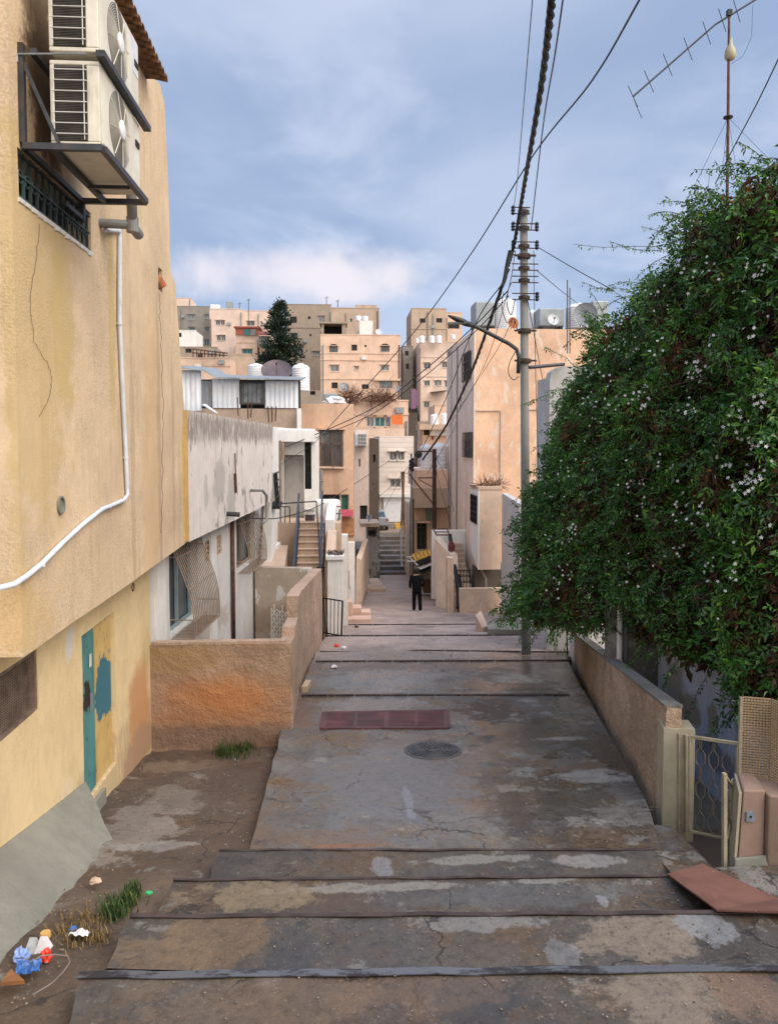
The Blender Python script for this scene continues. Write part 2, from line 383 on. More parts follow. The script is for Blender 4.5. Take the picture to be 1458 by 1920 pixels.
# alley slab
mb = MB(); g = []
yy = sorted(set([p[0] for p in PROF] + [7.05+.45*i for i in range(118)] + [60.0]))
zt = PROF[:-1] + [(46,-8.0)]
for y in yy:
    if y > 46.0: break
    xl, xr = lerp_tab(XL, y), lerp_tab(XR, y)
    jl = .05*mnoise.noise(Vector((y*2.1, 3, 0))) if y < 14 else 0
    row = []
    for k in range(15):
        x = xl + jl + (xr-xl-jl)*k/14
        row.append(mb.b.verts.new((x, y, alley_z(y) + .014*mnoise.noise(Vector((x*1.1, y*1.1, 0))))))
    g.append(row)
for a, b in zip(g, g[1:]):
    for k in range(14): mb.b.faces.new([a[k], a[k+1], b[k+1], b[k]])
    for k, s_ in ((0, 1), (14, -1)):      # slab edge
        lo = [mb.b.verts.new(v.co - Vector((0,0,.4))) for v in (a[k], b[k])]
        mb.b.faces.new([a[k], b[k], lo[1], lo[0]])
lo = [mb.b.verts.new(v.co - Vector((0,0,.4))) for v in (g[0][0], g[0][-1])]
mb.b.faces.new([g[0][k] for k in range(15)] + [lo[1], lo[0]])
solo(mb, 'alley', M['alley'], None, None, kind='structure', smooth=False)

# near steps
NOS = [((150,1826),(1475,1811),-3.27), ((245,1718),(1475,1709),-3.44), ((325,1650),(1262,1642),-3.61), ((412,1594),(1226,1593),-3.78)]
lines = [(P(*a, Z=z), P(*b, Z=z)) for a, b, z in NOS]
near = (P(60,2140,Z=-3.27), P(1560,2120,Z=-3.27))
mb = MB()
prev = near
for i, (a, b) in enumerate(lines):
    z = a.z
    # back edge of the tread: the previous nosing line dropped to this level
    pa, pb = Vector(prev[0]), Vector(prev[1])
    if i:
        pa = Vector((a.x - (.16 if i == 1 else .02), pa.y, z)); pb = Vector((max(pb.x, b.x), pb.y, z))
        if i == 1: pa = P(200,1815,Z=z)
    pa.z = pb.z = z
    n = 26; top0 = []; top1 = []
    for k in range(n+1):
        f = k/n
        for arr, u, v in ((top0, pa, pb), (top1, a, b)):
            q = u.lerp(v, f); q.z += .012*mnoise.noise(q*1.7)
            q.y += .012*mnoise.noise(q*3.0)
            arr.append(q)
    mids = []
    for m_ in (1/3, 2/3):
        row = []
        for k in range(n+1):
            q = top0[k].lerp(top1[k], m_)
            if k == 0: q.x += .07*mnoise.noise(q*5.0)
            q.z += .010*mnoise.noise(q*2.3); row.append(q)
        mids.append(row)
    rows = [top0] + mids + [top1, [q - Vector((0,0,.5)) for q in top1]]
    V = [[mb.b.verts.new(q) for q in r] for r in rows]
    for ra, rb in zip(V, V[1:]):
        for k in range(n): mb.b.faces.new([ra[k], ra[k+1], rb[k+1], rb[k]])
    for k in (0, n):
        for ra, rb in zip(V[:-1], V[1:-1]):
            l0 = mb.b.verts.new(ra[k].co - Vector((-.03 if k == 0 else .0, 0, .5))); l1 = mb.b.verts.new(rb[k].co - Vector((-.03 if k == 0 else 0, 0, .5)))
            mb.b.faces.new([ra[k], rb[k], l1, l0])
    prev = (a, b)
solo(mb, 'steps', M['tread'], None, None, kind='structure')
# metal edge strips
t = NT('worn_edge_steel')
w_ = t.noise(2.2, 7, .7, vec=t.map(t.pos, (1,3,3)))
M['edge'] = t.out(t.mix(t.rng(w_, .46, .56), (.035,.03,.034), (.125,.13,.145)), t.rng(w_, .4, .6, .7, .4), t.bump(t.noise(30, 4), .4, .01), .4, .5)
M['edge_rust'] = plain('rusted_edge_steel', (.05,.036,.034), .7, .2, .4, 5, (.11,.07,.06), .5)
names = ['wide worn steel edge strip on the nearest alley step', 'dark rusted steel edge strip on the second alley step, running under the red board',
         'dark steel edge strip on the third alley step, ending at the red board', 'thin dark steel edge strip along the top of the long grey slab']
for i, (a, b) in enumerate(lines):
    mb = MB(); n = 18; up = Vector((0,0,1))
    w, h = (.062,.030) if i == 0 else ((.04,.028) if i == 1 else (.03,.022))
    ring = []
    for k in range(n+1):
        q = a.lerp(b, k/n) + Vector((0, .006*math.sin(k*1.7+i), .006 + .004*math.sin(k*2.3+i)))
        ring.append([mb.b.verts.new(q + Vector((0, dy, dz))) for dy, dz in ((-w, .004), (.004, .004), (.004, h*-.9), (0, h*-.9), (0, h*.35), (-w, h*.35))])
    for r0, r1 in zip(ring, ring[1:]):
        for k in range(6): mb.b.faces.new([r0[k], r0[(k+1) % 6], r1[(k+1) % 6], r1[k]])
    mb.b.faces.new(ring[0]); mb.b.faces.new(ring[-1][::-1])
    solo(mb, 'step_edge', M['edge'] if i == 0 else M['edge_rust'], names[i], 'edge strip', 'steel edge strips on the steps')
far = [((565,1305),(1068,1304),'long straight steel edge strip just below the red grate'), ((592,1241),(1072,1239),'steel edge strip crossing the alley at the foot of the concrete pole'),
       ((600,1223),(1075,1224),'thin edge strip just uphill of the concrete pole foot'), ((612,1193),(1060,1191),'thin edge strip level with the low black gate'), ((640,1172),(940,1171),'farthest thin edge strip before the walking person')]
for (a, b, lb) in far:
    a = PG(*a); b = PG(*b)
    mb = MB()
    for k in range(10):
        p, q = a.lerp(b, k/10), a.lerp(b, (k+.97)/10)
        p.z = alley_z(p.y)+.012; q.z = alley_z(q.y)+.012
        mb.bar(p, q, .05, .03)
    solo(mb, 'step_edge', M['edge_rust'], lb, 'edge strip', 'steel edge strips on the steps')

# dirt strip beside the yellow house
mb = MB(); g = []
for i in range(60):
    y = 1.0 + i*.19
    row = []
    xr = lerp_tab(XL, y) + .12 if y > 7.05 else -.9 - (7.05-y)*-.08
    if y < 7.05: xr = P(412,1594,Z=-3.78).x + .3 + (7.05-y)*.12
    for k in range(18):
        x = -3.1 + (xr+3.1)*k/17
        q = Vector((x*1.6, y*1.6, 0))
        row.append(mb.b.verts.new((x, y, dirt_z(y) + .05*mnoise.noise(q) + .022*mnoise.noise(q*4))))
    g.append(row)
for a, b in zip(g, g[1:]):
    for k in range(17): mb.b.faces.new([a[k], a[k+1], b[k+1], b[k]])
solo(mb, 'dirt_path', M['dirt'], None, None, kind='structure', smooth=True)
# ramp down to the gate on the right and strip of pavement beyond it
mb = MB()
q = [P(1226,1602,Z=-3.84), P(1262,1644,Z=-3.72), P(1345,1640,Z=-3.88), P(1300,1590,Z=-4.04), P(1255,1550,Z=-4.09), P(1120,1540,Z=-4.13), P(1180,1596,Z=-4.02)]
mb.face([v + Vector((0,0,.01)) for v in q])
mb.face([q[i] - Vector((0,0,.0 if i < 2 else .0)) + Vector((0,0,-.4)) for i in range(len(q))][::-1])
for i in range(len(q)):
    a_, b_ = q[i], q[(i+1) % len(q)]
    mb.face([a_+Vector((0,0,.01)), b_+Vector((0,0,.01)), b_-Vector((0,0,.4)), a_-Vector((0,0,.4))])
mb.box((3.2, 4.4, -4.5), (6.5, 6.75, -3.95))
solo(mb, 'pavement', M['alley'], None, None, kind='structure')
# stairs that climb out of the valley bottom at the far end
mb = MB()
yb, zb = 46.0, -8.05
for i in range(8):
    mb.box((1.55, yb + i*.85, -9), (5.0, 58 if i == 7 else yb+8, zb + (i+1)*.2 + .003*i))
mb.box((.9, 46.2, -9), (1.5, 60, -6.45)); mb.box((5.05, 46.5, -9), (9, 60, -6.42))
solo(mb, 'far_steps', M['stepfar'] if 'stepfar' in M else concrete('dark_step_stone', (.13,.115,.11), (.13,.09,.07), .2), None, None, kind='structure')
mb = MB(); mb.box((.6, 54, -9), (9.5, 72, -6.38)); solo(mb, 'upper_street', M['hill'], None, None, kind='structure')
# ---------------------------------------------------------------- camera, sun, sky
cam = bpy.data.cameras.new('camera'); co = bpy.data.objects.new('camera', cam); COL.objects.link(co)
cam.sensor_fit = 'VERTICAL'; cam.sensor_height = 36; cam.lens = 36*FPX/1920; cam.shift_y = -55/1920
cam.clip_start = .05; cam.clip_end = 5000
co.location = (0,0,0); co.rotation_euler = (R(90)-PITCH, 0, -YAW)
S.camera = co
sun = bpy.data.lights.new('sun', 'SUN'); so = bpy.data.objects.new('sun', sun); COL.objects.link(so)
SUN_EL, SUN_AZ = R(46), R(124)        # azimuth from +Y clockwise: behind the camera, to the right
sun.energy = .95; sun.angle = R(40); sun.color = (1, .93, .84)
so.rotation_euler = (R(90)-SUN_EL, 0, R(180)-SUN_AZ)
W = bpy.data.worlds.new('World'); S.world = W; W.use_nodes = True
nt = W.node_tree; N = nt.nodes; L = nt.links
bg = N['Background']
sky = N.new('ShaderNodeTexSky'); sky.sky_type = 'NISHITA'; sky.sun_disc = False; sky.sun_elevation = SUN_EL; sky.sun_rotation = SUN_AZ; sky.dust_density = 2
tc = N.new('ShaderNodeTexCoord')
def wn(t): return N.new(t)
sep = wn('ShaderNodeSeparateXYZ'); L.new(tc.outputs['Generated'], sep.inputs[0])
# clouds on a flat layer: direction / (z + .25)
def wm(op, a, b=0.0, clamp=False):
    k = wn('ShaderNodeMath'); k.operation = op; k.use_clamp = clamp
    for i, v in ((0, a), (1, b)):
        if hasattr(v, 'node'): L.new(v, k.inputs[i])
        else: k.inputs[i].default_value = v
    return k.outputs[0]
zz = wm('ADD', wm('MAXIMUM', sep.outputs[2], 0.0), .22)
cx = wm('DIVIDE', sep.outputs[0], zz); cy = wm('DIVIDE', sep.outputs[1], zz)
comb = wn('ShaderNodeCombineXYZ'); L.new(cx, comb.inputs[0]); L.new(cy, comb.inputs[1])
def wnoise(vec, sc, det, ro, loc):
    mp = wn('ShaderNodeMapping'); L.new(vec, mp.inputs[0]); mp.inputs['Location'].default_value = loc
    k = wn('ShaderNodeTexNoise'); L.new(mp.outputs[0], k.inputs['Vector']); k.inputs['Scale'].default_value = sc
    k.inputs['Detail'].default_value = det; k.inputs['Roughness'].default_value = ro; k.inputs['Distortion'].default_value = .3
    return k.outputs['Fac']
def wrng(v, a, b, c=0, d=1):
    k = wn('ShaderNodeMapRange'); k.interpolation_type = 'SMOOTHSTEP'; L.new(v, k.inputs[0])
    for i, x in enumerate((a, b, c, d)): k.inputs[i+1].default_value = x
    return k.outputs[0]
def wmix(f, a, b):
    k = wn('ShaderNodeMix'); k.data_type = 'RGBA'
    if hasattr(f, 'node'): L.new(f, k.inputs['Factor'])
    else: k.inputs['Factor'].default_value = f
    for nm, v in (('A', a), ('B', b)):
        sock = [i for i in k.inputs if i.name == nm and i.type == 'RGBA'][0]
        if isinstance(v, tuple): sock.default_value = (*v, 1)
        else: L.new(v, sock)
    return [o for o in k.outputs if o.type == 'RGBA'][0]
SKY_K = 11.2      # cloud colours are written for strength 1; the background runs at .1
def kc(c, k=1.0): return tuple(x*SKY_K*k for x in c)
n1 = wnoise(comb.outputs[0], 1.0, 7, .5, (3.2, 1.4, 0)); n2 = wnoise(comb.outputs[0], 2.3, 6, .5, (1.1, 5.0, 0))
veil = wmix(wrng(n1, .40, .60), kc((.160,.207,.305)), kc((.245,.285,.375)))
veil = wmix(wm('MULTIPLY', wrng(n2, .48, .67), .65), veil, kc((.315,.345,.43)))
elev = wrng(sep.outputs[2], .08, .45)
veil = wmix(wm('MULTIPLY', wrng(sep.outputs[2], .02, .30, 1, 0), .35), veil, kc((.235,.30,.43)))
# pale pink break in the cloud low over the far hill
v3 = wn('ShaderNodeVectorMath'); v3.operation = 'SUBTRACT'; L.new(tc.outputs['Generated'], v3.inputs[0]); v3.inputs[1].default_value = (-.03, .975, .208)
v4 = wn('ShaderNodeVectorMath'); v4.operation = 'DIVIDE'; L.new(v3.outputs[0], v4.inputs[0]); v4.inputs[1].default_value = (.17, 1, .045)
v5 = wn('ShaderNodeVectorMath'); v5.operation = 'LENGTH'; L.new(v4.outputs[0], v5.inputs[0])
br = wm('ADD', v5.outputs['Value'], wm('MULTIPLY', wm('SUBTRACT', wnoise(tc.outputs['Generated'], 9, 6, .55, (2,0,1)), .5), 1.6))
veil = wmix(wm('MULTIPLY', wrng(br, .35, 1.15, 1, 0), .9), veil, kc((.47,.425,.44)))
# unseen sky behind the camera, raised in brightness to light the walls
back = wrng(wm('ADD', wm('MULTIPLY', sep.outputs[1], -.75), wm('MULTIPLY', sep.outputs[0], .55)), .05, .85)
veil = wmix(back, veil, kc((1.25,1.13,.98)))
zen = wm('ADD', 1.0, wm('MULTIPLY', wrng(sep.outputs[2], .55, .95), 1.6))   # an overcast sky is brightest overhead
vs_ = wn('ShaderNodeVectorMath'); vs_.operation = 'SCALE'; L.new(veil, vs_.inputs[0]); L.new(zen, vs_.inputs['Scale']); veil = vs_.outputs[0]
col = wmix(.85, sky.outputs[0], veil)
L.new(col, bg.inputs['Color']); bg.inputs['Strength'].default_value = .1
vs = S.view_settings; vs.view_transform = 'Standard'; vs.look = 'None'; vs.exposure = 1.0; vs.gamma = 1
S.cycles.max_bounces = 6; S.cycles.diffuse_bounces = 4; S.cycles.glossy_bounces = 3; S.cycles.transparent_max_bounces = 6
S.cycles.use_denoising = True
# ================================================================== YELLOW HOUSE (left foreground)
XU, XLW = -2.55, -2.90
Ymid = 9.0
yb = [(P(285,880,X=XU), (.05,.5,2.2), (.60,.36,.17), .35),
      (P(30,620,X=XU), (.1,1.2,1.8), (.50,.36,.15), .5), (P(120,560,X=XU), (.1,.30,.9), (.50,.37,.15), .5), (P(210,600,X=XU), (.1,.12,1.2), (.50,.35,.10), .5),
      (P(85,150,X=XU), (.1,.36,.9), (.09,.055,.03), .85), (P(95,240,X=XU), (.1,.35,.4), (.14,.085,.04), .8), (P(70,40,X=XU), (.1,.3,.8), (.10,.065,.035), .7), (P(300,900,X=XU), (.1,.10,2.4), (.34,.24,.17), .45), (P(250,900,X=XU), (.1,.10,2.0), (.36,.25,.16), .4), (P(325,850,X=XU), (.1,.1,1.6), (.36,.25,.17), .35),
      (P(20,1180,X=XU), (.3,.9,.35), (.56,.36,.12), .4)]
M['yellow'] = plaster('yellow_stucco', (.66,.50,.335), .10, .55, (.40,.27,.12), .55, 46, blobs=yb, fine=.45, sscale=4)
lb = [(P(262,1330,X=XLW), (.2,.5,.7), (.52,.25,.11), .8, .4, 2.5, .35), (P(262,1400,X=XLW), (.2,.8,.3), (.40,.25,.16), .85), (P(130,1205,X=XLW), (.15,.14,.22), (.62,.58,.54), .9), (P(275,1220,X=XLW), (.2,.25,.3), (.42,.33,.12), .4),
      (P(125,1490,X=XLW), (.2,.2,.2), (.72,.58,.42), .5)]
M['yellow_low'] = plaster('yellow_painted_plaster', (.72,.555,.32), .07, .22, (.44,.30,.14), .3, 40, blobs=lb, fine=.18, bands=[(-4.7,-3.75,(.36,.26,.16),.5)])
M['skirt'] = plaster('grey_cement_render', (.23,.225,.19), .16, .45, (.10,.095,.085), .25, 30, fine=.2, sscale=1.6, blobs=[(P(15,1650,Y=5.6),(.5,.35,.25),(.09,.08,.07),.7)])
house = thing('yellow_house', 'yellow stucco house with an overhanging upper floor and a teal door', 'house', (-4.5, 8, -4.2))
frU = Frame((XU, 0, 0), (0, 1), (1, 0))
yo = lambda px, py: tuple(frU.px(px, py))
out = [(6.25,-1.72),(9.3,-1.70),yo(352,1016),yo(346,765),yo(333,585),yo(329,535),yo(320,505),yo(314,300),yo(309,195),yo(300,158),(10.35,4.86),(6.25,4.86)]
sl = (6.38, 8.16, 1.94, 2.34)
hole_v = tuple([yo(297,495)[0], yo(297,495)[0]+.24, yo(296,541)[1], yo(294,497)[1]])
mb = MB(); wall(mb, frU, out, [sl, hole_v], thick=.35, reveal=.26, div=.35, rough=.009, seed=3)
# street end wall and roof body behind
mb.hexa([(-6.6,6.25,-1.72),(XU-.35,6.25,-1.72),(XU-.35,6.6,-1.72),(-6.6,6.6,-1.72),(-6.6,6.25,4.86),(XU-.35,6.25,4.86),(XU-.35,6.6,4.86),(-6.6,6.6,4.86)])
mb.box((-6.6,11.0,-1.7),(XU-.352,11.35,4.6)); mb.box((-6.6,6.6,4.55),(XU-.352,11.0,4.80)); mb.box((-6.6,6.6,-1.70),(XU-.352,12.6,-1.5))
mb.box((-6.6,11.6,-1.5),(XU-.352,12.1,1.2))
part(mb, 'upper_wall', M['yellow'], house, 'rough yellow stucco upper storey wall with a long crack and dark stains')
# lower wall with door and window openings
frL = Frame((XLW, 0, 0), (0, 1), (1, 0))
lo = lambda px, py: tuple(frL.px(px, py))
d0 = lo(153,1195); d1 = lo(215,1160); dz0, dz1 = -4.12, -2.16
w1 = lo(73,1330)
win = (5.2, w1[0], w1[1]+.0, lo(73,1214)[1])
mb = MB()
wall(mb, frL, [(3.0,-5.0),(11.75,-5.0),(11.75,-1.705),(3.0,-1.705)], [(d0[0], d1[0], dz0, dz1), win], thick=.3, reveal=.12, div=.6, rough=.008, seed=9)
mb.box((-6.5,3.0,-5),(XLW-.3,3.3,-1.71)); mb.box((-6.5,11.45,-5),(XLW-.3,11.75,-1.71)); mb.box((-3.6,3.3,-4.6),(-3.5,11.4,-1.75))
part(mb, 'lower_wall', M['yellow_low'], house, 'smooth pale yellow ground floor wall with bare orange patch')
# door: teal leaf and yellow leaf with teal patch
t = NT('teal_door_paint')
c = t.mix(t.rng(t.noise(3, 8, .6), .35, .65), (.06,.19,.20), (.09,.25,.25))
c = t.mix(t.math('MULTIPLY', t.rng(t.noise(4, 9, .7, vec=t.map(t.pos, (1,1,.6), (2,2,2))), .58, .66), .8), c, (.025,.045,.05))
c = t.mix(t.blob(tuple(P(171,1310,X=XLW)), (.3,.12,.16), .8, 6, .12), c, (.025,.022,.02))
M['teal'] = t.out(c, .55, t.bump(t.noise(14, 5), .2, .01), 0, .4)
t = NT('yellow_door_paint')
c = t.mix(t.rng(t.noise(3, 8, .6), .35, .65), (.50,.34,.12), (.60,.42,.17))
c = t.mix(t.blob(tuple(P(205,1285,X=XLW)), (.3,.42,.40), .5, 5, .06), c, (.035,.15,.20))
c = t.mix(t.math('MULTIPLY', t.rng(t.noise(9, 9, .7, vec=t.map(t.pos, (1,1,.4))), .62, .66), .8), c, (.06,.045,.03))
M['ydoor'] = t.out(c, .6, t.bump(t.noise(10, 5), .2, .01), 0, .4)
dm = d0[0] + (d1[0]-d0[0])*.44
mb = MB(); mb.box((XLW-.095, d0[0]+.015, dz0+.02), (XLW-.045, dm-.01, dz1-.02))
mb.box((XLW-.045, d0[0]+.04, dz0+.08), (XLW-.036, d0[0]+.07, dz1-.08)); mb.box((XLW-.045, dm-.07, dz0+.08), (XLW-.036, dm-.03, dz1-.08))
door = part(mb, 'door', M['teal'], house, 'teal metal door leaf with a dark worn lock plate')
mb = MB(); mb.hexa([(XLW-.036,dm-.20,-3.14),(XLW-.036,dm-.12,-3.12),(XLW-.036,dm-.13,-2.95),(XLW-.036,dm-.19,-2.92),(XLW-.026,dm-.20,-3.14),(XLW-.026,dm-.12,-3.12),(XLW-.020,dm-.13,-2.95),(XLW-.03,dm-.19,-2.92)])
part(mb, 'lock_plate', M['grey_metal'], door)
mb = MB(); mb.box((XLW-.036, dm-.20, -2.62), (XLW-.031, dm-.12, -2.47)); part(mb, 'notice', M['white_paint'], door)
mb = MB(); mb.box((XLW-.095, dm+.005, dz0+.02), (XLW-.055, d1[0]-.015, dz1-.02)); mb.bar((XLW-.05,dm+.03,dz0+.1),(XLW-.05,dm+.03,dz1-.1),.02)
part(mb, 'door', M['ydoor'], house, 'yellow door leaf with a square teal paint patch')
mb = MB(); mb.box((XLW-.10, d0[0]+.12, -4.45), (XLW+.05, d0[0]+.62, -4.17)); part(mb, 'doorstep', M['skirt'], house)
# mesh-covered window
mb = MB()
z0, z1 = win[2], win[3]
for k in range(60):
    y = win[0] + (win[1]-win[0]-.06)*k/59
    mb.bar((XLW-.05, y, z0+.02), (XLW-.05, y, z1-.02), .007)
k = z0+.03
while k < z1-.02: mb.bar((XLW-.045, win[0], k), (XLW-.045, win[1]-.06, k), .007); k += .024
M['mesh_rust'] = plain('rusty_mesh', (.19,.135,.105), .7, .2, .3, 9)
wn_ = MB(); wn_.box((XLW-.115, win[0], z0), (XLW-.09, win[1], z1)); wo = part(wn_, 'window', M['dark'], house)
part(mb, 'mesh_screen', M['mesh_rust'], wo)
mb = MB(); mb.bar((XLW-.03,win[1]-.03,z0+.01),(XLW-.03,win[1]-.03,z1-.01),.04,.05); mb.bar((XLW-.03,win[0],z0+.02),(XLW-.03,win[1]-.06,z0+.02),.04,.03); mb.bar((XLW-.03,win[0],z1-.02),(XLW-.03,win[1]-.06,z1-.02),.04,.03)
part(mb, 'window_frame', M['mesh_rust'], wo)
# strip window under the air conditioners
mb = MB(); mb.box((XU-.27, sl[0]+.0, sl[2]), (XU-.24, sl[1], sl[3])); wo = part(mb, 'window', M['dark'], house)
M['grille'] = plain('teal_black_iron', (.035,.05,.052), .6, .3, .5, 4, (.10,.22,.22), .35)
mb = MB(); n = 12
for k in range(n+1):
    y = sl[0]+.03 + (sl[1]-sl[0]-.06)*k/n
    mb.bar((XU-.03,y,sl[2]+.005),(XU-.03,y,sl[3]-.005),.022)
    if k < n:
        ym = y + (sl[1]-sl[0]-.06)/n/2; zm = (sl[2]+sl[3])/2
        mb.tube([(XU-.025,ym+.05*math.cos(a),zm+.05*math.sin(a)) for a in [i*math.pi/4 for i in range(9)]], .009, 5, cap=False)
for z in (sl[2]+.03, sl[3]-.03, (sl[2]+sl[3])/2): mb.bar((XU-.018,sl[0],z),(XU-.018,sl[1],z),.018)
part(mb, 'window_grille', M['grille'], wo)
mb = MB(); 
for k in range(14):
    y = sl[0]-.02+(sl[1]-sl[0]+.03)*k/14
    mb.hexa([(XU-.2,y,sl[2]-.03),(XU+.012+.01*random.random(),y,sl[2]-.03-.02*random.random()),(XU+.012,y+.126,sl[2]-.03),(XU-.2,y+.126,sl[2]-.03),(XU-.2,y,sl[2]+.001),(XU+.02,y,sl[2]+.001),(XU+.02,y+.126,sl[2]+.001),(XU-.2,y+.126,sl[2]+.001)])
part(mb, 'sill', M['white_wall'], wo)
# cracked wall: thin dark seam lines as shallow grooves (real strips a millimetre proud)
def crack(pts, w, fr, name='crack'):
    mb = MB(); prev = None; rnd = random.Random(5)
    pp = []
    for (a, b) in zip(pts, pts[1:]):
        for k in range(7): pp.append((a[0]+(b[0]-a[0])*k/7+rnd.uniform(-1.6,1.6), a[1]+(b[1]-a[1])*k/7))
    pp.append(pts[-1])
    q = [fr.px(*p) for p in pp]
    mb.tube([fr(s_, z_, .009) for s_, z_ in q], w, 4)
    return mb
part(crack([(72,420),(68,470),(55,560),(62,640),(90,685),(96,715),(88,755),(72,782)], .002, frU), 'crack', plain('crack_shadow', (.10,.07,.04), .95), house)
mb = crack([(297,548),(299,600),(303,680),(305,780),(304,900),(301,1000)], .0026, frU)
part(mb, 'crack', bpy.data.materials['crack_shadow'], house)
# broken pipe hole: terracotta pipe stub in the wall
M['terracotta'] = plain('terracotta', (.36,.13,.05), .85, 0, .3, 8, (.12,.06,.04), .5)
mb = MB(); h = hole_v; mb.tube([(XU-.22,(h[0]+h[1])/2+.02,h[3]-.05),(XU-.03,(h[0]+h[1])/2+.02,(h[2]+h[3])/2),(XU+.02,(h[0]+h[1])/2+.04,h[2]+.06)], .07, 10)
part(mb, 'clay_pipe', M['terracotta'], house, 'broken terracotta pipe showing in a wall cavity')
# round vent sleeve
c = P(113,947,X=XU)
mb = MB(); mb.lathe((XU+.0, c.y, c.z), [(.085,.0),(.085,.02),(.068,.02),(.066,-.05)], 18, (1,0,0)); part(mb, 'vent', M['skirt'], house)
c2 = P(249,1101,X=XLW)
mb = MB(); mb.lathe((XLW, c2.y, c2.z), [(.06,0),(.06,.012),(.045,.012),(.043,-.05)], 16, (1,0,0)); part(mb, 'vent', M['rust'], house)
# sloped cement skirt
a0, a1 = lo(0,1590), lo(160,1466)
e0, e1 = P(0,1850,Z=-3.52), P(221,1590,Z=-4.2)
mb = MB(); sl_ = (e1.z-e0.z)/(e1.y-e0.y); st = (a1[1]-a0[1])/(a1[0]-a0[0])
def prof(y, f):   # along the wall: top and toe
    return None
rows = []
for k in range(13):
    f = k/12
    T = Vector((XLW+.012, 3.6+(a1[0]-3.6)*f, a1[1]+st*((3.6+(a1[0]-3.6)*f)-a1[0])))
    B = e1 + (e0-e1)*((1-f)*(e1.y-2.9)/(e1.y-e0.y)); B.z -= .05
    rows.append((T, B))
V = []
for T, B in rows:
    V.append([mb.b.verts.new(T.lerp(B, j/5) + Vector((.02*mnoise.noise(T*2+Vector((j,0,0))), 0, 0))) for j in range(6)] + [mb.b.verts.new((XLW-.05, B.y, B.z-.2)), mb.b.verts.new((XLW-.05, T.y, T.z))])
for r0, r1 in zip(V, V[1:]):
    for j in range(8): mb.b.faces.new([r0[j], r0[(j+1) % 8], r1[(j+1) % 8], r1[j]])
mb.b.faces.new(V[0]); mb.b.faces.new(V[-1][::-1])
part(mb, 'skirt', M['skirt'], house, 'sloped grey cement skirt at the foot of the wall')
# clay tiles of the eave
mb = MB()
for k in range(26):
    y = 6.3 + k*.168
    z = 4.90 - .003*k
    for j in range(3):
        x0 = XU - .75 + j*.33
        prof_ = [(.075*math.cos(a), .065*math.sin(a)) for a in [i*math.pi/6 for i in range(7)]]
        A = [mb.b.verts.new((x0, y+u, z+.10-j*.05+v)) for u, v in prof_]; B = [mb.b.verts.new((x0+.37, y+u*1.12, z+.03-j*.05+v*1.12)) for u, v in prof_]
        A2 = [mb.b.verts.new((x0, y+u*.8, z+.10-j*.05+v*.8)) for u, v in prof_]; B2 = [mb.b.verts.new((x0+.37, y+u*.93, z+.03-j*.05+v*.93)) for u, v in prof_]
        for i in range(6):
            mb.b.faces.new([A[i],A[i+1],B[i+1],B[i]]); mb.b.faces.new([A2[i],B2[i],B2[i+1],A2[i+1]]); mb.b.faces.new([B[i],B[i+1],B2[i+1],B2[i]])
    mb.box((XU-.8, y-.085, z-.035), (XU+.20, y+.078, z-.012))
part(mb, 'roof', plain('weathered_clay_tile', (.20,.105,.055), .85, 0, .35, 7, (.07,.05,.04), .6, .3), house, 'row of brown clay eave tiles', smooth=False)
house.location.z = -4.2
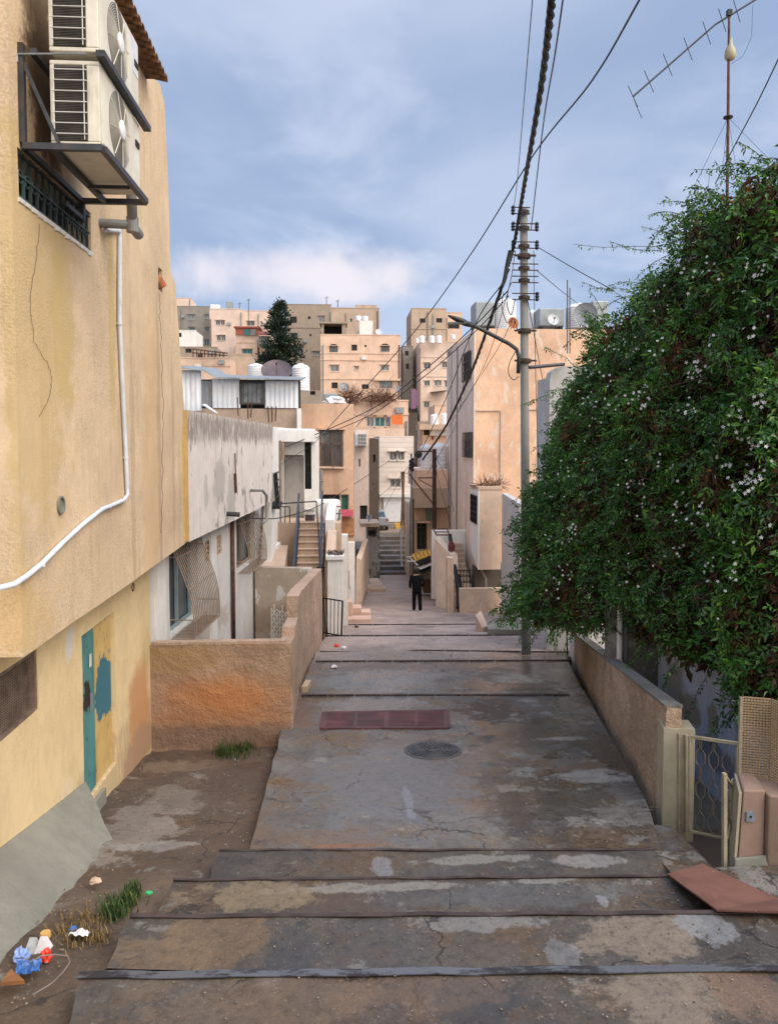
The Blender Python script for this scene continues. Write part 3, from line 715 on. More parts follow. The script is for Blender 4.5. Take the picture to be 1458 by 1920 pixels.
# ---- air conditioners and their bracket
t = NT('condenser_casing'); c = t.mix(t.rng(t.noise(4, 7), .4, .65), (.60,.56,.47), (.68,.65,.56)); c = t.mix(t.math('MULTIPLY', t.rng(t.noise(5, 8, .7, vec=t.map(t.pos,(1,1,.3))), .56, .7), .4), c, (.22,.18,.13)); M['ac'] = t.out(c, .5, None, 0, .4)
M['coil'] = plain('dirty_coil_fins', (.075,.066,.06), .7, .3, .3, 5, (.14,.12,.10), .5)
y0 = P(44,275,X=XU+.02).y; xf = P(199,278,Y=y0).x-.025; zb = P(199,278,Y=y0).z; y1 = P(275,366,X=xf).y
XF = xf-.03; Y0 = y0+.04; Y1 = P(263,340,X=XF).y; XBK = P(96,268,Y=Y0).x; HAC = (P(167,66,X=xf).z-zb)-.06
def condenser(z0, h, label):
    r = thing('air_conditioner', label, 'air conditioner', ((XF+XU)/2, (Y0+Y1)/2, z0), 'condenser units on the yellow house')
    xb = XBK
    mb = MB(); mb.box((xb+.01, Y0+.012, z0+.03), (XF-.03, Y1-.0, z0+h-.03)); 
    body = part(mb, 'casing', M['ac'], r)
    mb = MB(); mb.box((xb, Y0, z0), (XF, Y1+.005, z0+.035)); mb.box((xb, Y0, z0+h-.035), (XF, Y1+.005, z0+h))
    mb.box((xb, Y0, z0+.035), (xb+.035, Y0+.035, z0+h-.035)); mb.box((XF-.10, Y0, z0+.035), (XF, Y0+.06, z0+h-.035)); mb.box((XF-.03, Y0+.06, z0+.035), (XF, Y1, z0+h-.035))
    part(mb, 'cabinet_edge', M['ac'], r, bevel=.008)
    mb = MB(); mb.box((xb+.036, Y0+.004, z0+.04), (XF-.102, Y0+.0115, z0+h-.04))
    for k in range(46): mb.box((xb+.036, Y0-.004, z0+.045+k*(h-.09)/46), (XF-.102, Y0+.004, z0+.045+(k+.45)*(h-.09)/46))
    part(mb, 'coil', M['coil'], r)
    mb = MB()
    for k in range(1, 8): mb.tube([(xb+.02, Y0-.03, z0+h*k/8), (XF-.09, Y0-.03, z0+h*k/8)], .004, 5)
    for x in (xb+.04, XF-.115): mb.tube([(x, Y0-.026, z0+.04), (x, Y0-.026, z0+h-.04)], .004, 5)
    part(mb, 'coil_guard', M['white_paint'], r)
    LA = Y1-Y0; cy, cz, rad = Y0+.10+LA*.35, z0+h*.5, min(h*.46, LA*.36)
    M.setdefault('fan_shade', plain('fan_opening_shade', (.095,.085,.078), .5, 0, .15, 4))
    mb = MB(); mb.box((XF+.001, Y0+.075, z0+.045), (XF+.008, Y0+.10+LA*.72, z0+h-.045)); part(mb, 'fan_panel', M['ac'], r)
    mb = MB(); mb.lathe((XF+.009, cy, cz), [(rad*1.0,0),(rad*1.0,.003),(.02,.003)], 40, (1,0,0)); part(mb, 'fan_opening', M['fan_shade'], r)  # solid dark disc stands for the shaded hollow behind the grille
    mb = MB()
    for k in range(1, 17):
        rr = rad*k/16.5
        mb.tube([(XF+.03-.018*(k/16.5)**2, cy+rr*math.cos(a), cz+rr*math.sin(a)) for a in [i*math.pi/20 for i in range(41)]], .0017, 4, cap=False)
    for k in range(8):
        a = k*math.pi/4+.2; mb.tube([(XF+.03,cy+.07*math.cos(a),cz+.07*math.sin(a)),(XF+.014,cy+rad*math.cos(a),cz+rad*math.sin(a))], .005, 4)
    part(mb, 'fan_grille', M['ac'], r)
    mb = MB(); mb.lathe((XF+.02, cy, cz), [(.085,0),(.085,.018),(.06,.026),(.0,.028)], 24, (1,0,0)); part(mb, 'fan_hub', M['white_plastic'], r, smooth=True)
    mb = MB(); mb.box((XF+.001, Y1-.16, z0+h*.62), (XF+.012, Y1-.04, z0+h*.70)); part(mb, 'handle', M['dark'], r)
    if 'upper' in label:
        mb = MB(); mb.box((XF+.001, Y1-.22, z0+.34), (XF+.004, Y1-.02, z0+.66)); part(mb, 'sticker', plain('faded_sticker', (.62,.63,.66), .5, 0, .1, 20, (.30,.33,.5), .4), r)
    return r
condenser(zb+.03, HAC, 'lower condenser unit standing on the steel wall frame')
condenser(zb+HAC+.10, HAC, 'upper condenser unit on top of the stack, cut by the photo edge')
# bracket
mb = MB(); z = zb; xw = XU+.02; print('AC', y0, y1, xf, zb, Y0, Y1, XBK, HAC)
mb.bar((xw,y0,z),(xf,y0,z),.05); mb.bar((xw,y1,z),(xf,y1,z),.05); mb.bar((xf,y0+.026,z),(xf,y1-.026,z),.05); mb.bar((XU+.24,y0+.026,z),(XU+.24,y1-.026,z),.045); mb.bar((xw+.0,y0+.026,z),(xw,y1-.026,z),.045)
mb.bar((XU+.24,y1-.5,z-.02),(xf-.03,y1-.5,z-.02),.03)
br = thing('wall_bracket', 'dark steel frame carrying the condenser units on the yellow wall', 'bracket', (XU, 6.6, z))
part(mb, 'shelf', M['steel_dark'], br)
mb = MB(); mb.bar((xw,y0,z+.026),(xw,y0,z+.80),.05); part(mb, 'post', M['steel_dark'], br)
mb = MB(); mb.bar((xw+.005,y0+.0,z+.68),(XU+.3,y0,z+.03),.026); part(mb, 'brace', M['steel_dark'], br)
mb = MB(); mb.bar((xw,y1,z-.026),(xw,y1,z-.2),.05); mb.bar((xw,y1-.026,z-.17),(xw,y0+.9,z-.17),.04); part(mb, 'post', M['steel_dark'], br)
mb = MB(); mb.bar((XF+.03,Y0-.06,zb+HAC+.065),(XF+.03,Y1+.2,zb+HAC+.065),.07,.05); mb.bar((XU+.12,Y0-.06,zb+HAC+.065),(XU+.12,Y1+.2,zb+HAC+.065),.05,.05); part(mb, 'rail', M['steel_dark'], br)
mb = MB(); mb.tube([(XU-.02,y0-.03,zb+HAC+.03),(XF-.08,y0-.03,zb+HAC+.05)], .008, 6); mb.tube([(XU-.0,y0-.03,zb+HAC+.03),(XU-.0,y0-.03,zb+HAC-.03)], .01, 6); part(mb, 'tie_rod', M['grey_metal'], br)
# ---- waste pipe elbow
M['pvc_grey'] = plain('weathered_grey_pipe', (.20,.205,.20), .6, 0, .15, 6, (.12,.11,.10), .4)
M['pvc_white'] = plain('white_conduit', (.60,.64,.70), .5, 0, .06, 5, (.36,.36,.37), .4)
a = P(245,350,X=XU+.35); b = P(249,425,X=XU+.33)
mb = MB(); r = thing('waste_pipe', 'fat grey waste pipe elbow under the condenser frame', 'pipe', (XU+.3, b.y, b.z))
mb.tube([a+Vector((0,0,.25)), b+Vector((0,0,.02))], .055, 12); part(mb, 'downpipe', M['pvc_grey'], r, smooth=True)
mb = MB(); mb.tube([b, b+Vector((0,.24,-.02))], .058, 12); mb.tube([b+Vector((-.02,0,.02)), (XU-.05,b.y-.05,b.z+.02)], .05, 12); mb.lathe(b+Vector((0,0,-.06)), [(.064,0),(.064,.16)], 14)
part(mb, 'elbow', M['pvc_grey'], r, smooth=False)
# ---- white conduit
fr = frU
pts = [(218,432),(219,445),(219,600),(224,720),(231,860),(233,912),(234,928),(226,938),(212,944),(185,955),(150,982),(110,1018),(70,1058),(40,1082),(18,1096)]
w3 = [fr(*fr.px(*p), .035) for p in pts] 
w3 = [P(198,432,X=XU+.04)] + w3 + [P(-14,1106,X=XU-.05)]
r = thing('conduit', 'thin pale conduit running down and left across the yellow wall', 'conduit', w3[1])
mb = MB(); mb.tube(w3, .024, 10); part(mb, 'tube', M['pvc_white'], r, smooth=True)
for p in [(219,607),(231,858),(198,950),(70,1060)]:
    q = fr(*fr.px(*p), .035); mb = MB(); mb.lathe(q-Vector((0,0,.012)), [(.03,0),(.03,.024)], 12); mb.box(q-Vector((.035,.01,.01)), q+Vector((-.005,.05,.01))); part(mb, 'clip', M['pvc_white'], r)

# ================================================================== GREY-WHITE HOUSE with peeling paint
D = Vector((.084, 1, 0)).normalized()
frG = Frame((XU+.02, 12.86, 0), (D.x, D.y), (D.y, -D.x))
go = lambda px, py: tuple(frG.px(px, py))
pk = [(P(400,905,Y=15), (.6,.5,.45), (.36,.34,.32), .7), (P(430,935,Y=16), (.6,.4,.5), (.36,.34,.32), .7), (P(375,925,Y=14), (.5,.15,.3), (.36,.34,.32), .6)]
M['peel'] = plaster('peeling_white_paint', (.68,.62,.58), .07, .40, (.22,.19,.17), .35, 40, peel=(.30,.28,.265), peel_lo=.575, bands=[(.02,.50,(.24,.205,.185),.9),(.50,.95,(.42,.34,.285),.65)], blobs=pk, sscale=5)
M['white_low'] = plaster('off_white_plaster', (.64,.62,.60), .06, .30, (.34,.28,.24), .2, 40, peel=(.44,.39,.35), peel_lo=.64, blobs=[(P(400,1190,Y=15), (1.5,2.5,.30), (.34,.26,.20), .5)])
gh = thing('peeling_house', 'whitewashed house with peeling grey paint and bulging window grilles', 'house', (-4.5, 16, -5))
out = [go(361,1013), go(479,957), go(511,938), go(512,800), go(506,796), go(361,770)]
out[0] = (0.02, out[0][1]); out[-1] = (0.02, out[-1][1])
mb = MB(); wall(mb, frG, out, [], thick=.25, div=.5, rough=.012, seed=21)
L_ = out[2][0]
mb.face([frG(s_, z_-.01, -.25) for s_, z_ in (out[0], out[1], (L_, out[1][1]))] + [frG(L_, out[1][1]-.01, -5), frG(0.02, out[0][1]-.01, -5)])
a_ = [frG(0.02, .3, -.25), frG(L_, .2, -.25), frG(L_, .2, -5), frG(0.02, .3, -5)]
mb.hexa([p - Vector((0,0,.2)) for p in a_] + a_)
part(mb, 'upper_wall', M['peel'], gh)
frGl = Frame(frG(0,0,-.36), (D.x, D.y), (D.y, -D.x)); gl = lambda px, py: tuple(frGl.px(px, py))
frGl.o.z = 0
wa = (gl(318,1100)[0], gl(371,1100)[0]); wz = (gl(318,1197)[1], gl(318,1040)[1])
wb = (gl(443,1000)[0], gl(478,1000)[0]); wbz = (gl(445,1073)[1], gl(445,985)[1])
bb = (gl(384,1020)[0], gl(416,1020)[0]); bz = (gl(384,1056)[1], gl(384,1016)[1])
sE = gl(481,1100)[0]
hol = [(wa[0], wa[1], wz[0], -1.75), (wb[0], wb[1], wbz[0], -1.75), (bb[0], bb[1], bz[0], bz[1])]
mb = MB(); wall(mb, frGl, [(-1.4,-6),(sE,-6.5),(sE,-1.64),(-1.4,-1.64)], hol, thick=.3, reveal=.2, div=.7, rough=.01, seed=4)
part(mb, 'lower_wall', M['white_low'], gh)
M['beige_paint'] = plain('rusty_beige_paint', (.27,.205,.16), .65, .1, .15, 7, (.20,.11,.07), .5)
M['blue_paint'] = plain('pale_blue_paint', (.24,.31,.33), .6, 0, .08, 5)
for i, ((s0, s1), (z0, z1)) in enumerate(((wa, (wz[0], -1.77)), (wb, (wbz[0], -1.77)))):
    mb = MB(); mb.face([frGl(s0,z0,-.19), frGl(s1,z0,-.19), frGl(s1,z1,-.19), frGl(s0,z1,-.19)])
    wo = part(mb, 'window', M['glass'], gh)
    mb = MB()
    for s_ in (s0+.04, (s0+s1)/2, s1-.04): mb.bar(frGl(s_,z0+.05,-.15), frGl(s_,z1,-.15), .06, .05)
    for z in (z0+.03, z1-.03): mb.bar(frGl(s0,z,-.15), frGl(s1,z,-.15), .05, .05)
    part(mb, 'frame', M['blue_paint'] if i == 0 else M['beige_paint'], wo)
    mb = MB()
    n = 17 if i == 0 else 13
    def bel(f): return .07 + (.34 if i == 0 else .24)*math.sin(min(1, max(0, (1-f)*1.25))*math.pi/2)**1.2 if f < .97 else .07
    H = z1-z0
    for k in range(n+1):
        s_ = s0 + (s1-s0)*k/n
        pts = [frGl(s_, z0-.02, .02)] + [frGl(s_, z0-.02 + H*f, bel(f)) for f in (.0,.04,.1,.2,.35,.5,.7,.9,1)]
        mb.tube(pts, .011, 5)
    for f in (.0, .2, .55, .9): mb.tube([frGl(s0, z0-.02+H*f, bel(f)), frGl(s1, z0-.02+H*f, bel(f))], .012, 5)
    for s_ in (s0, s1):
        mb.tube([frGl(s_, z0+H*.9, .0), frGl(s_, z0+H*.9, bel(.9))], .011, 5); mb.tube([frGl(s_, z0+H*.2, .0), frGl(s_, z0+H*.2, bel(.2))], .011, 5)
    part(mb, 'window_grille', M['beige_paint'], wo)
# breeze block vent
mb = MB(); s0, s1 = bb; z0, z1 = bz; ns, nz = 5, 4
for k in range(ns+1): mb.bar(frGl(s0+(s1-s0)*k/ns,z0,-.05), frGl(s0+(s1-s0)*k/ns,z1,-.05), .05, .09)
for k in range(nz+1): mb.bar(frGl(s0,z0+(z1-z0)*k/nz,-.05), frGl(s1,z0+(z1-z0)*k/nz,-.05), .08, .045)
for k in range(ns):
    for j in range(nz):
        c = (s0+(s1-s0)*(k+.5)/ns, z0+(z1-z0)*(j+.5)/nz); dx, dz = (s1-s0)/ns*.45, (z1-z0)/nz*.45
        mb.bar(frGl(c[0]-dx,c[1]-dz,-.06), frGl(c[0]+dx,c[1]+dz,-.06), .03); mb.bar(frGl(c[0]-dx,c[1]+dz,-.075), frGl(c[0]+dx,c[1]-dz,-.075), .03)
part(mb, 'vent_block', M['stone_pale'], gh, 'pierced concrete vent blocks')
mb = MB(); mb.face([frGl(s0,z0,-.19), frGl(s1,z0,-.19), frGl(s1,z1,-.19), frGl(s0,z1,-.19)]); part(mb, 'vent_back', M['dark'], gh)
# rusty downpipe and white pilaster
mb = MB(); q0 = gl(431,990); q1 = gl(433,1198); mb.tube([frGl(q0[0],-1.66,.06), frGl(q0[0],q1[1]-.2,.06)], .045, 10); part(mb, 'downpipe', M['rust'], gh, smooth=True)
for px in (298, 398):
    q = gl(px, 1100); mb = MB(); mb.hexa([frGl(q[0]-.22,-6,.0), frGl(q[0]-.22,-6,.05), frGl(q[0]+.22,-6,.05), frGl(q[0]+.22,-6,0), frGl(q[0]-.22,-1.645,.0), frGl(q[0]-.22,-1.645,.05), frGl(q[0]+.22,-1.645,.05), frGl(q[0]+.22,-1.645,0)])
    part(mb, 'pilaster', M['white_wall'], gh)
# spout, roof-edge pipes
c = go(425,963); mb = MB(); mb.tube([frG(c[0],c[1],-.05), frG(c[0],c[1]-.02,.26)], .05, 10); part(mb, 'spout', M['steel_dark'], gh)
c0 = go(476,925); mb = MB(); mb.tube([frG(c0[0]-.5,c0[1]+.1,.02), frG(c0[0]-.5,c0[1]+.1,.3), frG(c0[0]-.1,c0[1]-.05,.32), frG(c0[0]-.1,c0[1]-.62,.32), frG(c0[0]-.5,c0[1]-.65,.3)], .035, 8); part(mb, 'wall_pipe', M['pvc_grey'], gh, smooth=True)
c0 = go(438,850); c1 = go(440,915); mb = MB(); mb.tube([frG(*c0,.03), frG(*c1,.03)], .014, 6); mb.tube([frG(c0[0],c0[1]-.42,.03), frG(c1[0],c1[1]-.1,.03)], .03, 6); part(mb, 'wall_bracket', M['rust'], gh)
# yellow return strip at the corner of the two houses
mb = MB(); mb.hexa([(XU-.30,12.42,-1.62),(XU+.02,12.62,-1.62),(XU+.03,12.855,-1.62),(XU-.3,12.855,-1.62),(XU-.3,12.35,.52),(XU-.01,12.5,.52),(XU+.03,12.855,.52),(XU-.3,12.855,.52)])
part(mb, 'corner_pier', plaster('ochre_render', (.58,.36,.13), .2, .4, (.3,.18,.06), 1.0, 25), house)

# ================================================================== COURTYARD WALLS
ob = [(P(420,1310,Y=11.6), (.85,.5,.30), (.44,.19,.075), .85, .30, 2.0, .6), (P(400,1350,Y=11.6), (1.1,.5,.14), (.40,.19,.09), .65, .3, 2.0, .6), (P(330,1240,Y=11.6), (.7,.5,.22), (.34,.22,.10), .6), (P(420,1385,Y=11.6), (2,.6,.2), (.22,.14,.105), .8)]
M['rubble'] = plaster('rough_ochre_render', (.40,.27,.19), .18, .3, (.16,.11,.08), .6, 30, blobs=ob, fine=.4, coarse=1.0)
M['splatter'] = plaster('splatter_render', (.52,.375,.285), .16, .3, (.20,.13,.09), .9, 26, fine=.6, coarse=1.0)
cw = thing('courtyard_wall', 'rough orange and brown rendered low wall facing the dirt patch', 'wall', (-1.8, 11.7, -4.7))
frO = Frame((0, 11.62, 0), (1, -.02), (-.02, -1)); oo = lambda px, py: tuple(frO.px(px, py))
A, B, C, D4 = oo(284,1400), oo(546,1400), oo(533,1207), oo(284,1210)
outl = [(A[0]-.02, -5.0), (B[0], -5.0), (B[0]+.0, oo(546,1215)[1]), (oo(530,1206)[0], oo(530,1206)[1]), (oo(440,1208)[0], oo(440,1208)[1]+.01), (A[0]-.02, D4[1])]
mb = MB(); wall(mb, frO, outl, [], thick=.22, div=.09, rough=.028, seed=11); part(mb, 'wall_body', M['rubble'], cw)
mb = MB(); mb.box((P(284,1210,Y=11.6).x+.02, 11.66, P(400,1208,Y=11.6).z-.02), (-.87, 11.82, P(400,1208,Y=11.6).z+.02)); part(mb, 'coping', M['splatter'], cw)
# side walls along the alley
def street_wall(p0, p1, tops, thick, name, lab, mat, group=None, zb=-.6):
    """p0,p1 ground points of the street face; tops: [(fraction, height above)]"""
    d = (p1-p0); d.z = 0
    fr = Frame((p0.x, p0.y, 0), (d.x, d.y), (d.y, -d.x)); Ln = d.length
    o = [(0, p0.z+zb), (Ln, p1.z+zb)] + [(Ln*f, z) for f, z in tops[::-1]]
    mb = MB(); wall(mb, fr, o, [], thick=thick, div=.16, rough=.03, seed=len(name)+int(p0.y))
    return solo(mb, name, mat, lab, 'wall', group), fr
p0 = Vector((P(548,1390,Y=11.66).x, 11.66, -4.5)); p1 = Vector((P(560,1300,Y=14.0).x, 14.1, -4.65))
street_wall(p0, p1, [(0, P(540,1206,Y=11.66).z), (.35, P(546,1196,Y=12.4).z), (.36, P(546,1180,Y=12.4).z), (1, P(557,1158,Y=14.1).z)], .2, 'boundary_wall', 'short stepped length of rough wall joining the orange wall', M['splatter'])
p0 = Vector((P(561,1290,Y=14.9).x, 14.9, -4.75)); p1 = Vector((P(604,1190,Y=20.3).x, 20.3, -5.3))
street_wall(p0, p1, [(0, P(560,1118,Y=14.9).z), (.12, P(566,1106,Y=15.5).z), (1, P(600,1066,Y=20.3).z)], .24, 'boundary_wall', 'long splatter-rendered wall between the courtyard and the alley', M['splatter'])
# courtyard back wall
frB = Frame((0, 19.9, 0), (1, 0), (0, -1)); bo = lambda px, py: tuple(frB.px(px, py))
mb = MB(); wall(mb, frB, [(bo(478,1100)[0], -6.5), (bo(584,1100)[0], -6.5), (bo(584,1066)[0], bo(584,1066)[1]), (bo(478,1064)[0], bo(478,1064)[1])], [], thick=.25, div=.3, rough=.015, seed=2)
solo(mb, 'courtyard_end_wall', plaster('stained_grey_plaster', (.40,.33,.27), .15, .5, (.17,.12,.09), .4, 35, peel=(.55,.53,.50), peel_lo=.56, sscale=4, blobs=[(P(530,1160,Y=19.9),(1.2,.5,.4),(.25,.18,.13),.7)]), 'water-stained grey wall closing the small courtyard below the stairs', 'wall')
# courtyard floor
mb = MB(); mb.box((-2.9, 11.85, -5.8), (-.75, 19.9, -5.3)); solo(mb, 'courtyard_floor', M['skirt'], None, None, kind='structure')
# small folded lattice gate leaning in the courtyard
mb = MB(); q = [P(509,1200,Y=17), P(509,1140,Y=17), P(520,1130,Y=17), P(540,1145,Y=17.1), P(540,1200,Y=17.1)]
r = thing('folding_gate', 'folded pale metal lattice gate leaning inside the courtyard', 'gate', q[0])
mb = MB()
for k in range(7):
    f = k/6; a = q[0].lerp(q[4], f) - Vector((0,0,.7)); b = q[1].lerp(q[3], f) + Vector((0, 0, .10*math.sin(k*2.0)))
    mb.bar(a, b, .022)
part(mb, 'upright', M['white_paint'], r)
mb = MB()
for k in range(6):
    for j in range(8):
        f0, f1 = k/6, (k+1)/6; g0, g1 = j/8, (j+1)/8
        if (k+j) % 2: f0, f1 = f1, f0
        a = q[0].lerp(q[4], f0).lerp(q[1].lerp(q[3], f0), g0) - Vector((0,.02,0)); b = q[0].lerp(q[4], f1).lerp(q[1].lerp(q[3], f1), g1) - Vector((0,.02,0))
        mb.bar(a, b, .014)
part(mb, 'lattice', M['white_paint'], r)
# ================================================================== RIGHT SIDE: low wall, gate, vine-covered house
def kind_thing(o): o['kind'] = 'thing'; return o
for o in S.objects:
    if o.get('category') and not o.get('kind'): o['kind'] = 'thing'
p0 = Vector((P(1243,1548,Y=8.1).x, 8.1, -4.0)); p1 = Vector((P(1075,1240,Y=17.0).x, 17.0, -4.85))
d = (p1-p0); d.z = 0; LR = d.length
frR = Frame((p0.x, p0.y, 0), (d.x, d.y), (-d.y, d.x)); ro = lambda px, py: tuple(frR.px(px, py))
rw = thing('garden_wall', 'long splatter-rendered low wall beside the alley on the vine side', 'wall', (p0.x, p0.y, -4.1)); rw['kind'] = 'thing'
top0, top1 = ro(1255,1338), ro(1076,1190)
mb = MB(); wall(mb, frR, [(0,-5.2),(LR,-5.6),(LR,top1[1]),(0,top0[1])], [], thick=.17, div=.14, rough=.03, seed=31)
M['splatter2'] = plaster('brown_splatter_render', (.48,.35,.25), .2, .4, (.14,.11,.09), 1.0, 24, fine=.6, coarse=1.2, sscale=3)
part(mb, 'wall_body', M['splatter2'], rw)
mb = MB(); n = 12
for k in range(n):
    f0, f1 = k/n, (k+1)/n; z0 = top0[1]+(top1[1]-top0[1])*f0; z1 = top0[1]+(top1[1]-top0[1])*f1
    mb.hexa([frR(LR*f0,z0+.002,.012),frR(LR*f0,z0+.002,-.182),frR(LR*f1,z1+.002,-.182),frR(LR*f1,z1+.002,.012),frR(LR*f0,z0+.03,.012),frR(LR*f0,z0+.03,-.182),frR(LR*f1,z1+.03,-.182),frR(LR*f1,z1+.03,.012)])
part(mb, 'coping', plaster('rough_grey_coping', (.20,.19,.175), .25, .4, (.08,.07,.06), .9, 22, fine=.5, coarse=.8), rw)
M['cream'] = plaster('cream_painted_post', (.36,.325,.235), .14, .5, (.16,.12,.09), .3, 40, peel=(.22,.18,.14), peel_lo=.66)
ztp = P(1253,1371,Y=8.0).z
mb = MB(); wall(mb, Frame(frR(-.02,0,.02),(frR.n.x*-1,frR.n.y*-1),(-frR.d.x,-frR.d.y)), [(0,-4.4),(.33,-4.4),(.33,ztp),(0,ztp)], [], thick=.3, div=.1, rough=.01, seed=1)
part(mb, 'end_pier', M['cream'], rw)
# gate
gt = thing('garden_gate', 'rusting cream metal gate with wavy iron bars standing ajar', 'gate', P(1292,1560,Y=7.75)); 
h0, h1 = P(1293,1558,Y=7.72), P(1293,1381,Y=7.72)
k0, k1 = P(1368,1577,Y=7.45), P(1393,1394,Y=7.45)
k0.x = k1.x = (k0.x+k1.x)/2
M['cream_metal'] = plain('cream_rusty_metal', (.34,.30,.21), .55, .1, .12, 6, (.16,.08,.045), .55)
mb = MB()
mb.bar(h0, h1, .03); mb.bar(h1, k1, .03); mb.bar(h0, k0, .022); mb.bar(k0, k1, .028)
part(mb, 'frame', M['cream_metal'], gt)
mb = MB(); rnd = random.Random(4)
for c_ in range(3):
    f = .22+.28*c_
    for sgn in (-1, 1):
        pts = []
        for j in range(13):
            g_ = j/12; ff = f + sgn*(.10 if (j % 4) in (1, 2) else -.02)
            pts.append(h0.lerp(k0, ff).lerp(h1.lerp(k1, ff), g_))
        mb.tube(pts, .005, 5)
part(mb, 'wavy_bars', plain('dark_rusty_bars', (.17,.135,.10), .7, .1, .3, 9, (.06,.04,.03), .5), gt)
mb = MB(); q = P(1276,1556,Y=7.95); r_ = P(1276,1375,Y=7.95); mb.bar(q-Vector((0,0,.1)), r_, .075, .05); q = P(1286,1558,Y=7.9); mb.bar(q, P(1286,1378,Y=7.9), .03, .04)
part(mb, 'gate_post', M['cream_metal'], gt)
gp = thing('gate_leaf', 'narrow cream metal gate post and leaf folded against the right pier', 'gate', P(1357,1640,Y=6.95))
mb = MB(); a, b = P(1357,1642,Y=6.9), P(1357,1450,Y=6.9); mb.bar(a, b, .032, .05); part(mb, 'post', M['cream_metal'], gp)
mb = MB(); b2 = P(1371,1475,Y=7.3); mb.bar(b, b2, .02); mb.tube([b2, b2+Vector((.02,0,.06)), b2+Vector((-.02,-.05,.1)), b2+Vector((-.06,-.1,.09))], .01); a2 = P(1369,1600,Y=7.3); mb.bar(a2, b2, .02)
for k in range(1,4): mb.tube([a.lerp(a2,.5)+ (b-a)*k/4, b2.lerp(a2, .3+.15*k)], .008)
part(mb, 'leaf', M['cream_metal'], gp)
# pier and wall on the right of the gate
Yp = 6.85
M['pinkish'] = plaster('pinkish_brown_render', (.29,.20,.155), .16, .45, (.16,.12,.10), .3, 36, fine=.15)
x0 = P(1381,1560,Y=Yp).x; zt = P(1392,1482,Y=Yp).z; x1 = P(1432,1560,Y=Yp).x
pw = thing('gate_pier', 'pinkish brown rendered pier with a small blue-grey electric box', 'wall', (x0, Yp, -3.9)); pw['kind'] = 'thing'
xk = P(1372,1560,Y=Yp+.45).x
mb = MB(); mb.hexa([(x0,Yp,-4.2),(x1,Yp,-4.2),(x1+.1,Yp+.45,-4.2),(xk,Yp+.45,-4.2),(x0+.05,Yp,zt),(x1,Yp,zt-.01),(x1+.1,Yp+.45,zt+.02),(xk+.03,Yp+.45,zt)])
mb.hexa([(x1+.006,Yp-.05,-4.2),(x1+1.8,Yp-.9,-4.2),(x1+1.8,Yp+.3,-4.2),(x1+.006,Yp+.4,-4.2),(x1+.006,Yp-.05,zt-.03),(x1+1.8,Yp-.9,zt-.03),(x1+1.8,Yp+.3,zt-.03),(x1+.006,Yp+.4,zt-.03)])
part(mb, 'pier_body', M['pinkish'], pw, bevel=.015)
mb = MB(); mb.hexa([(x0-.03,Yp+.01,-4.2),(x0-.004,Yp+.01,-4.2),(xk-.004,Yp+.44,-4.2),(xk-.03,Yp+.44,-4.2),(x0+.015,Yp+.01,zt-.03),(x0+.045,Yp+.01,zt-.03),(xk+.024,Yp+.44,zt-.03),(xk-.0,Yp+.44,zt-.03)]); part(mb, 'painted_side', M['cream'], pw)
mb = MB(); mb.hexa([(x0-.06,Yp-.10,-4.2),(x1+.1,Yp-.12,-4.2),(x1+.1,Yp-.003,-4.2),(x0-.06,Yp-.003,-4.2),(x0-.03,Yp-.03,P(1400,1606,Y=Yp).z),(x1+.05,Yp-.03,P(1400,1602,Y=Yp).z),(x1+.05,Yp-.003,P(1400,1602,Y=Yp).z),(x0-.03,Yp-.003,P(1400,1606,Y=Yp).z)])
part(mb, 'plinth', M['skirt'], pw, bevel=.02)
c = P(1405,1530,Y=Yp-.004); mb = MB(); mb.box(c-Vector((.04,.012,.05)), c+Vector((.04,.0,.045))); eb = part(mb, 'electric_box', plain('blue_grey_box', (.16,.19,.24), .6, 0, .15, 20), pw)
mb = MB(); mb.lathe(c-Vector((0,.013,0)), [(.012,0),(.012,.006)], 10, (0,-1,0)); part(mb, 'knob', M['dark'], eb)
# perforated lattice screen above the pier
ls = thing('lattice_screen', 'beige perforated lattice screen standing on the pier under the vine', 'screen', (x0+.1, Yp+.3, zt))
def lattice(a, b, z0, z1, step, mat):
    mb = MB(); a, b = Vector(a), Vector(b); Ln = (b-a).length; ns = int(Ln/step); nz = int((z1-z0)/step)
    for k in range(ns+1):
        p = a.lerp(b, k/ns); mb.bar((p.x,p.y,z0),(p.x,p.y,z1), step*.52, .008)
    n = (b-a).normalized(); off = Vector((n.y,-n.x,0))*.006
    for k in range(nz+1):
        z = z0+(z1-z0)*k/nz; mb.bar((a.x+off.x,a.y+off.y,z),(b.x+off.x,b.y+off.y,z), .008, step*.52)
    return mb
M['lattice'] = plain('beige_lattice_plastic', (.30,.215,.13), .6, 0, .1, 4, (.2,.13,.08), .4)
xa, xb, xc = P(1392,1400,Y=Yp+.35).x, P(1436,1400,Y=Yp+.35).x, P(1480,1400,Y=Yp-.1).x
zL = P(1400,1476,Y=Yp+.35).z
part(lattice((xa,Yp+.38,0),(xb,Yp+.30,0),zL,zL+.90,.026,M['lattice']), 'panel', M['lattice'], ls)
part(lattice((xb+.01,Yp+.29,0),(xc+.15,Yp-.15,0),zL-.08,zL+.90,.026,M['lattice']), 'panel', M['lattice'], ls)
mb = MB(); mb.bar((xa-.015,Yp+.38,zL-.02),(xa-.015,Yp+.38,zL+.90),.03); part(mb, 'edge_post', M['cream_metal'], ls)
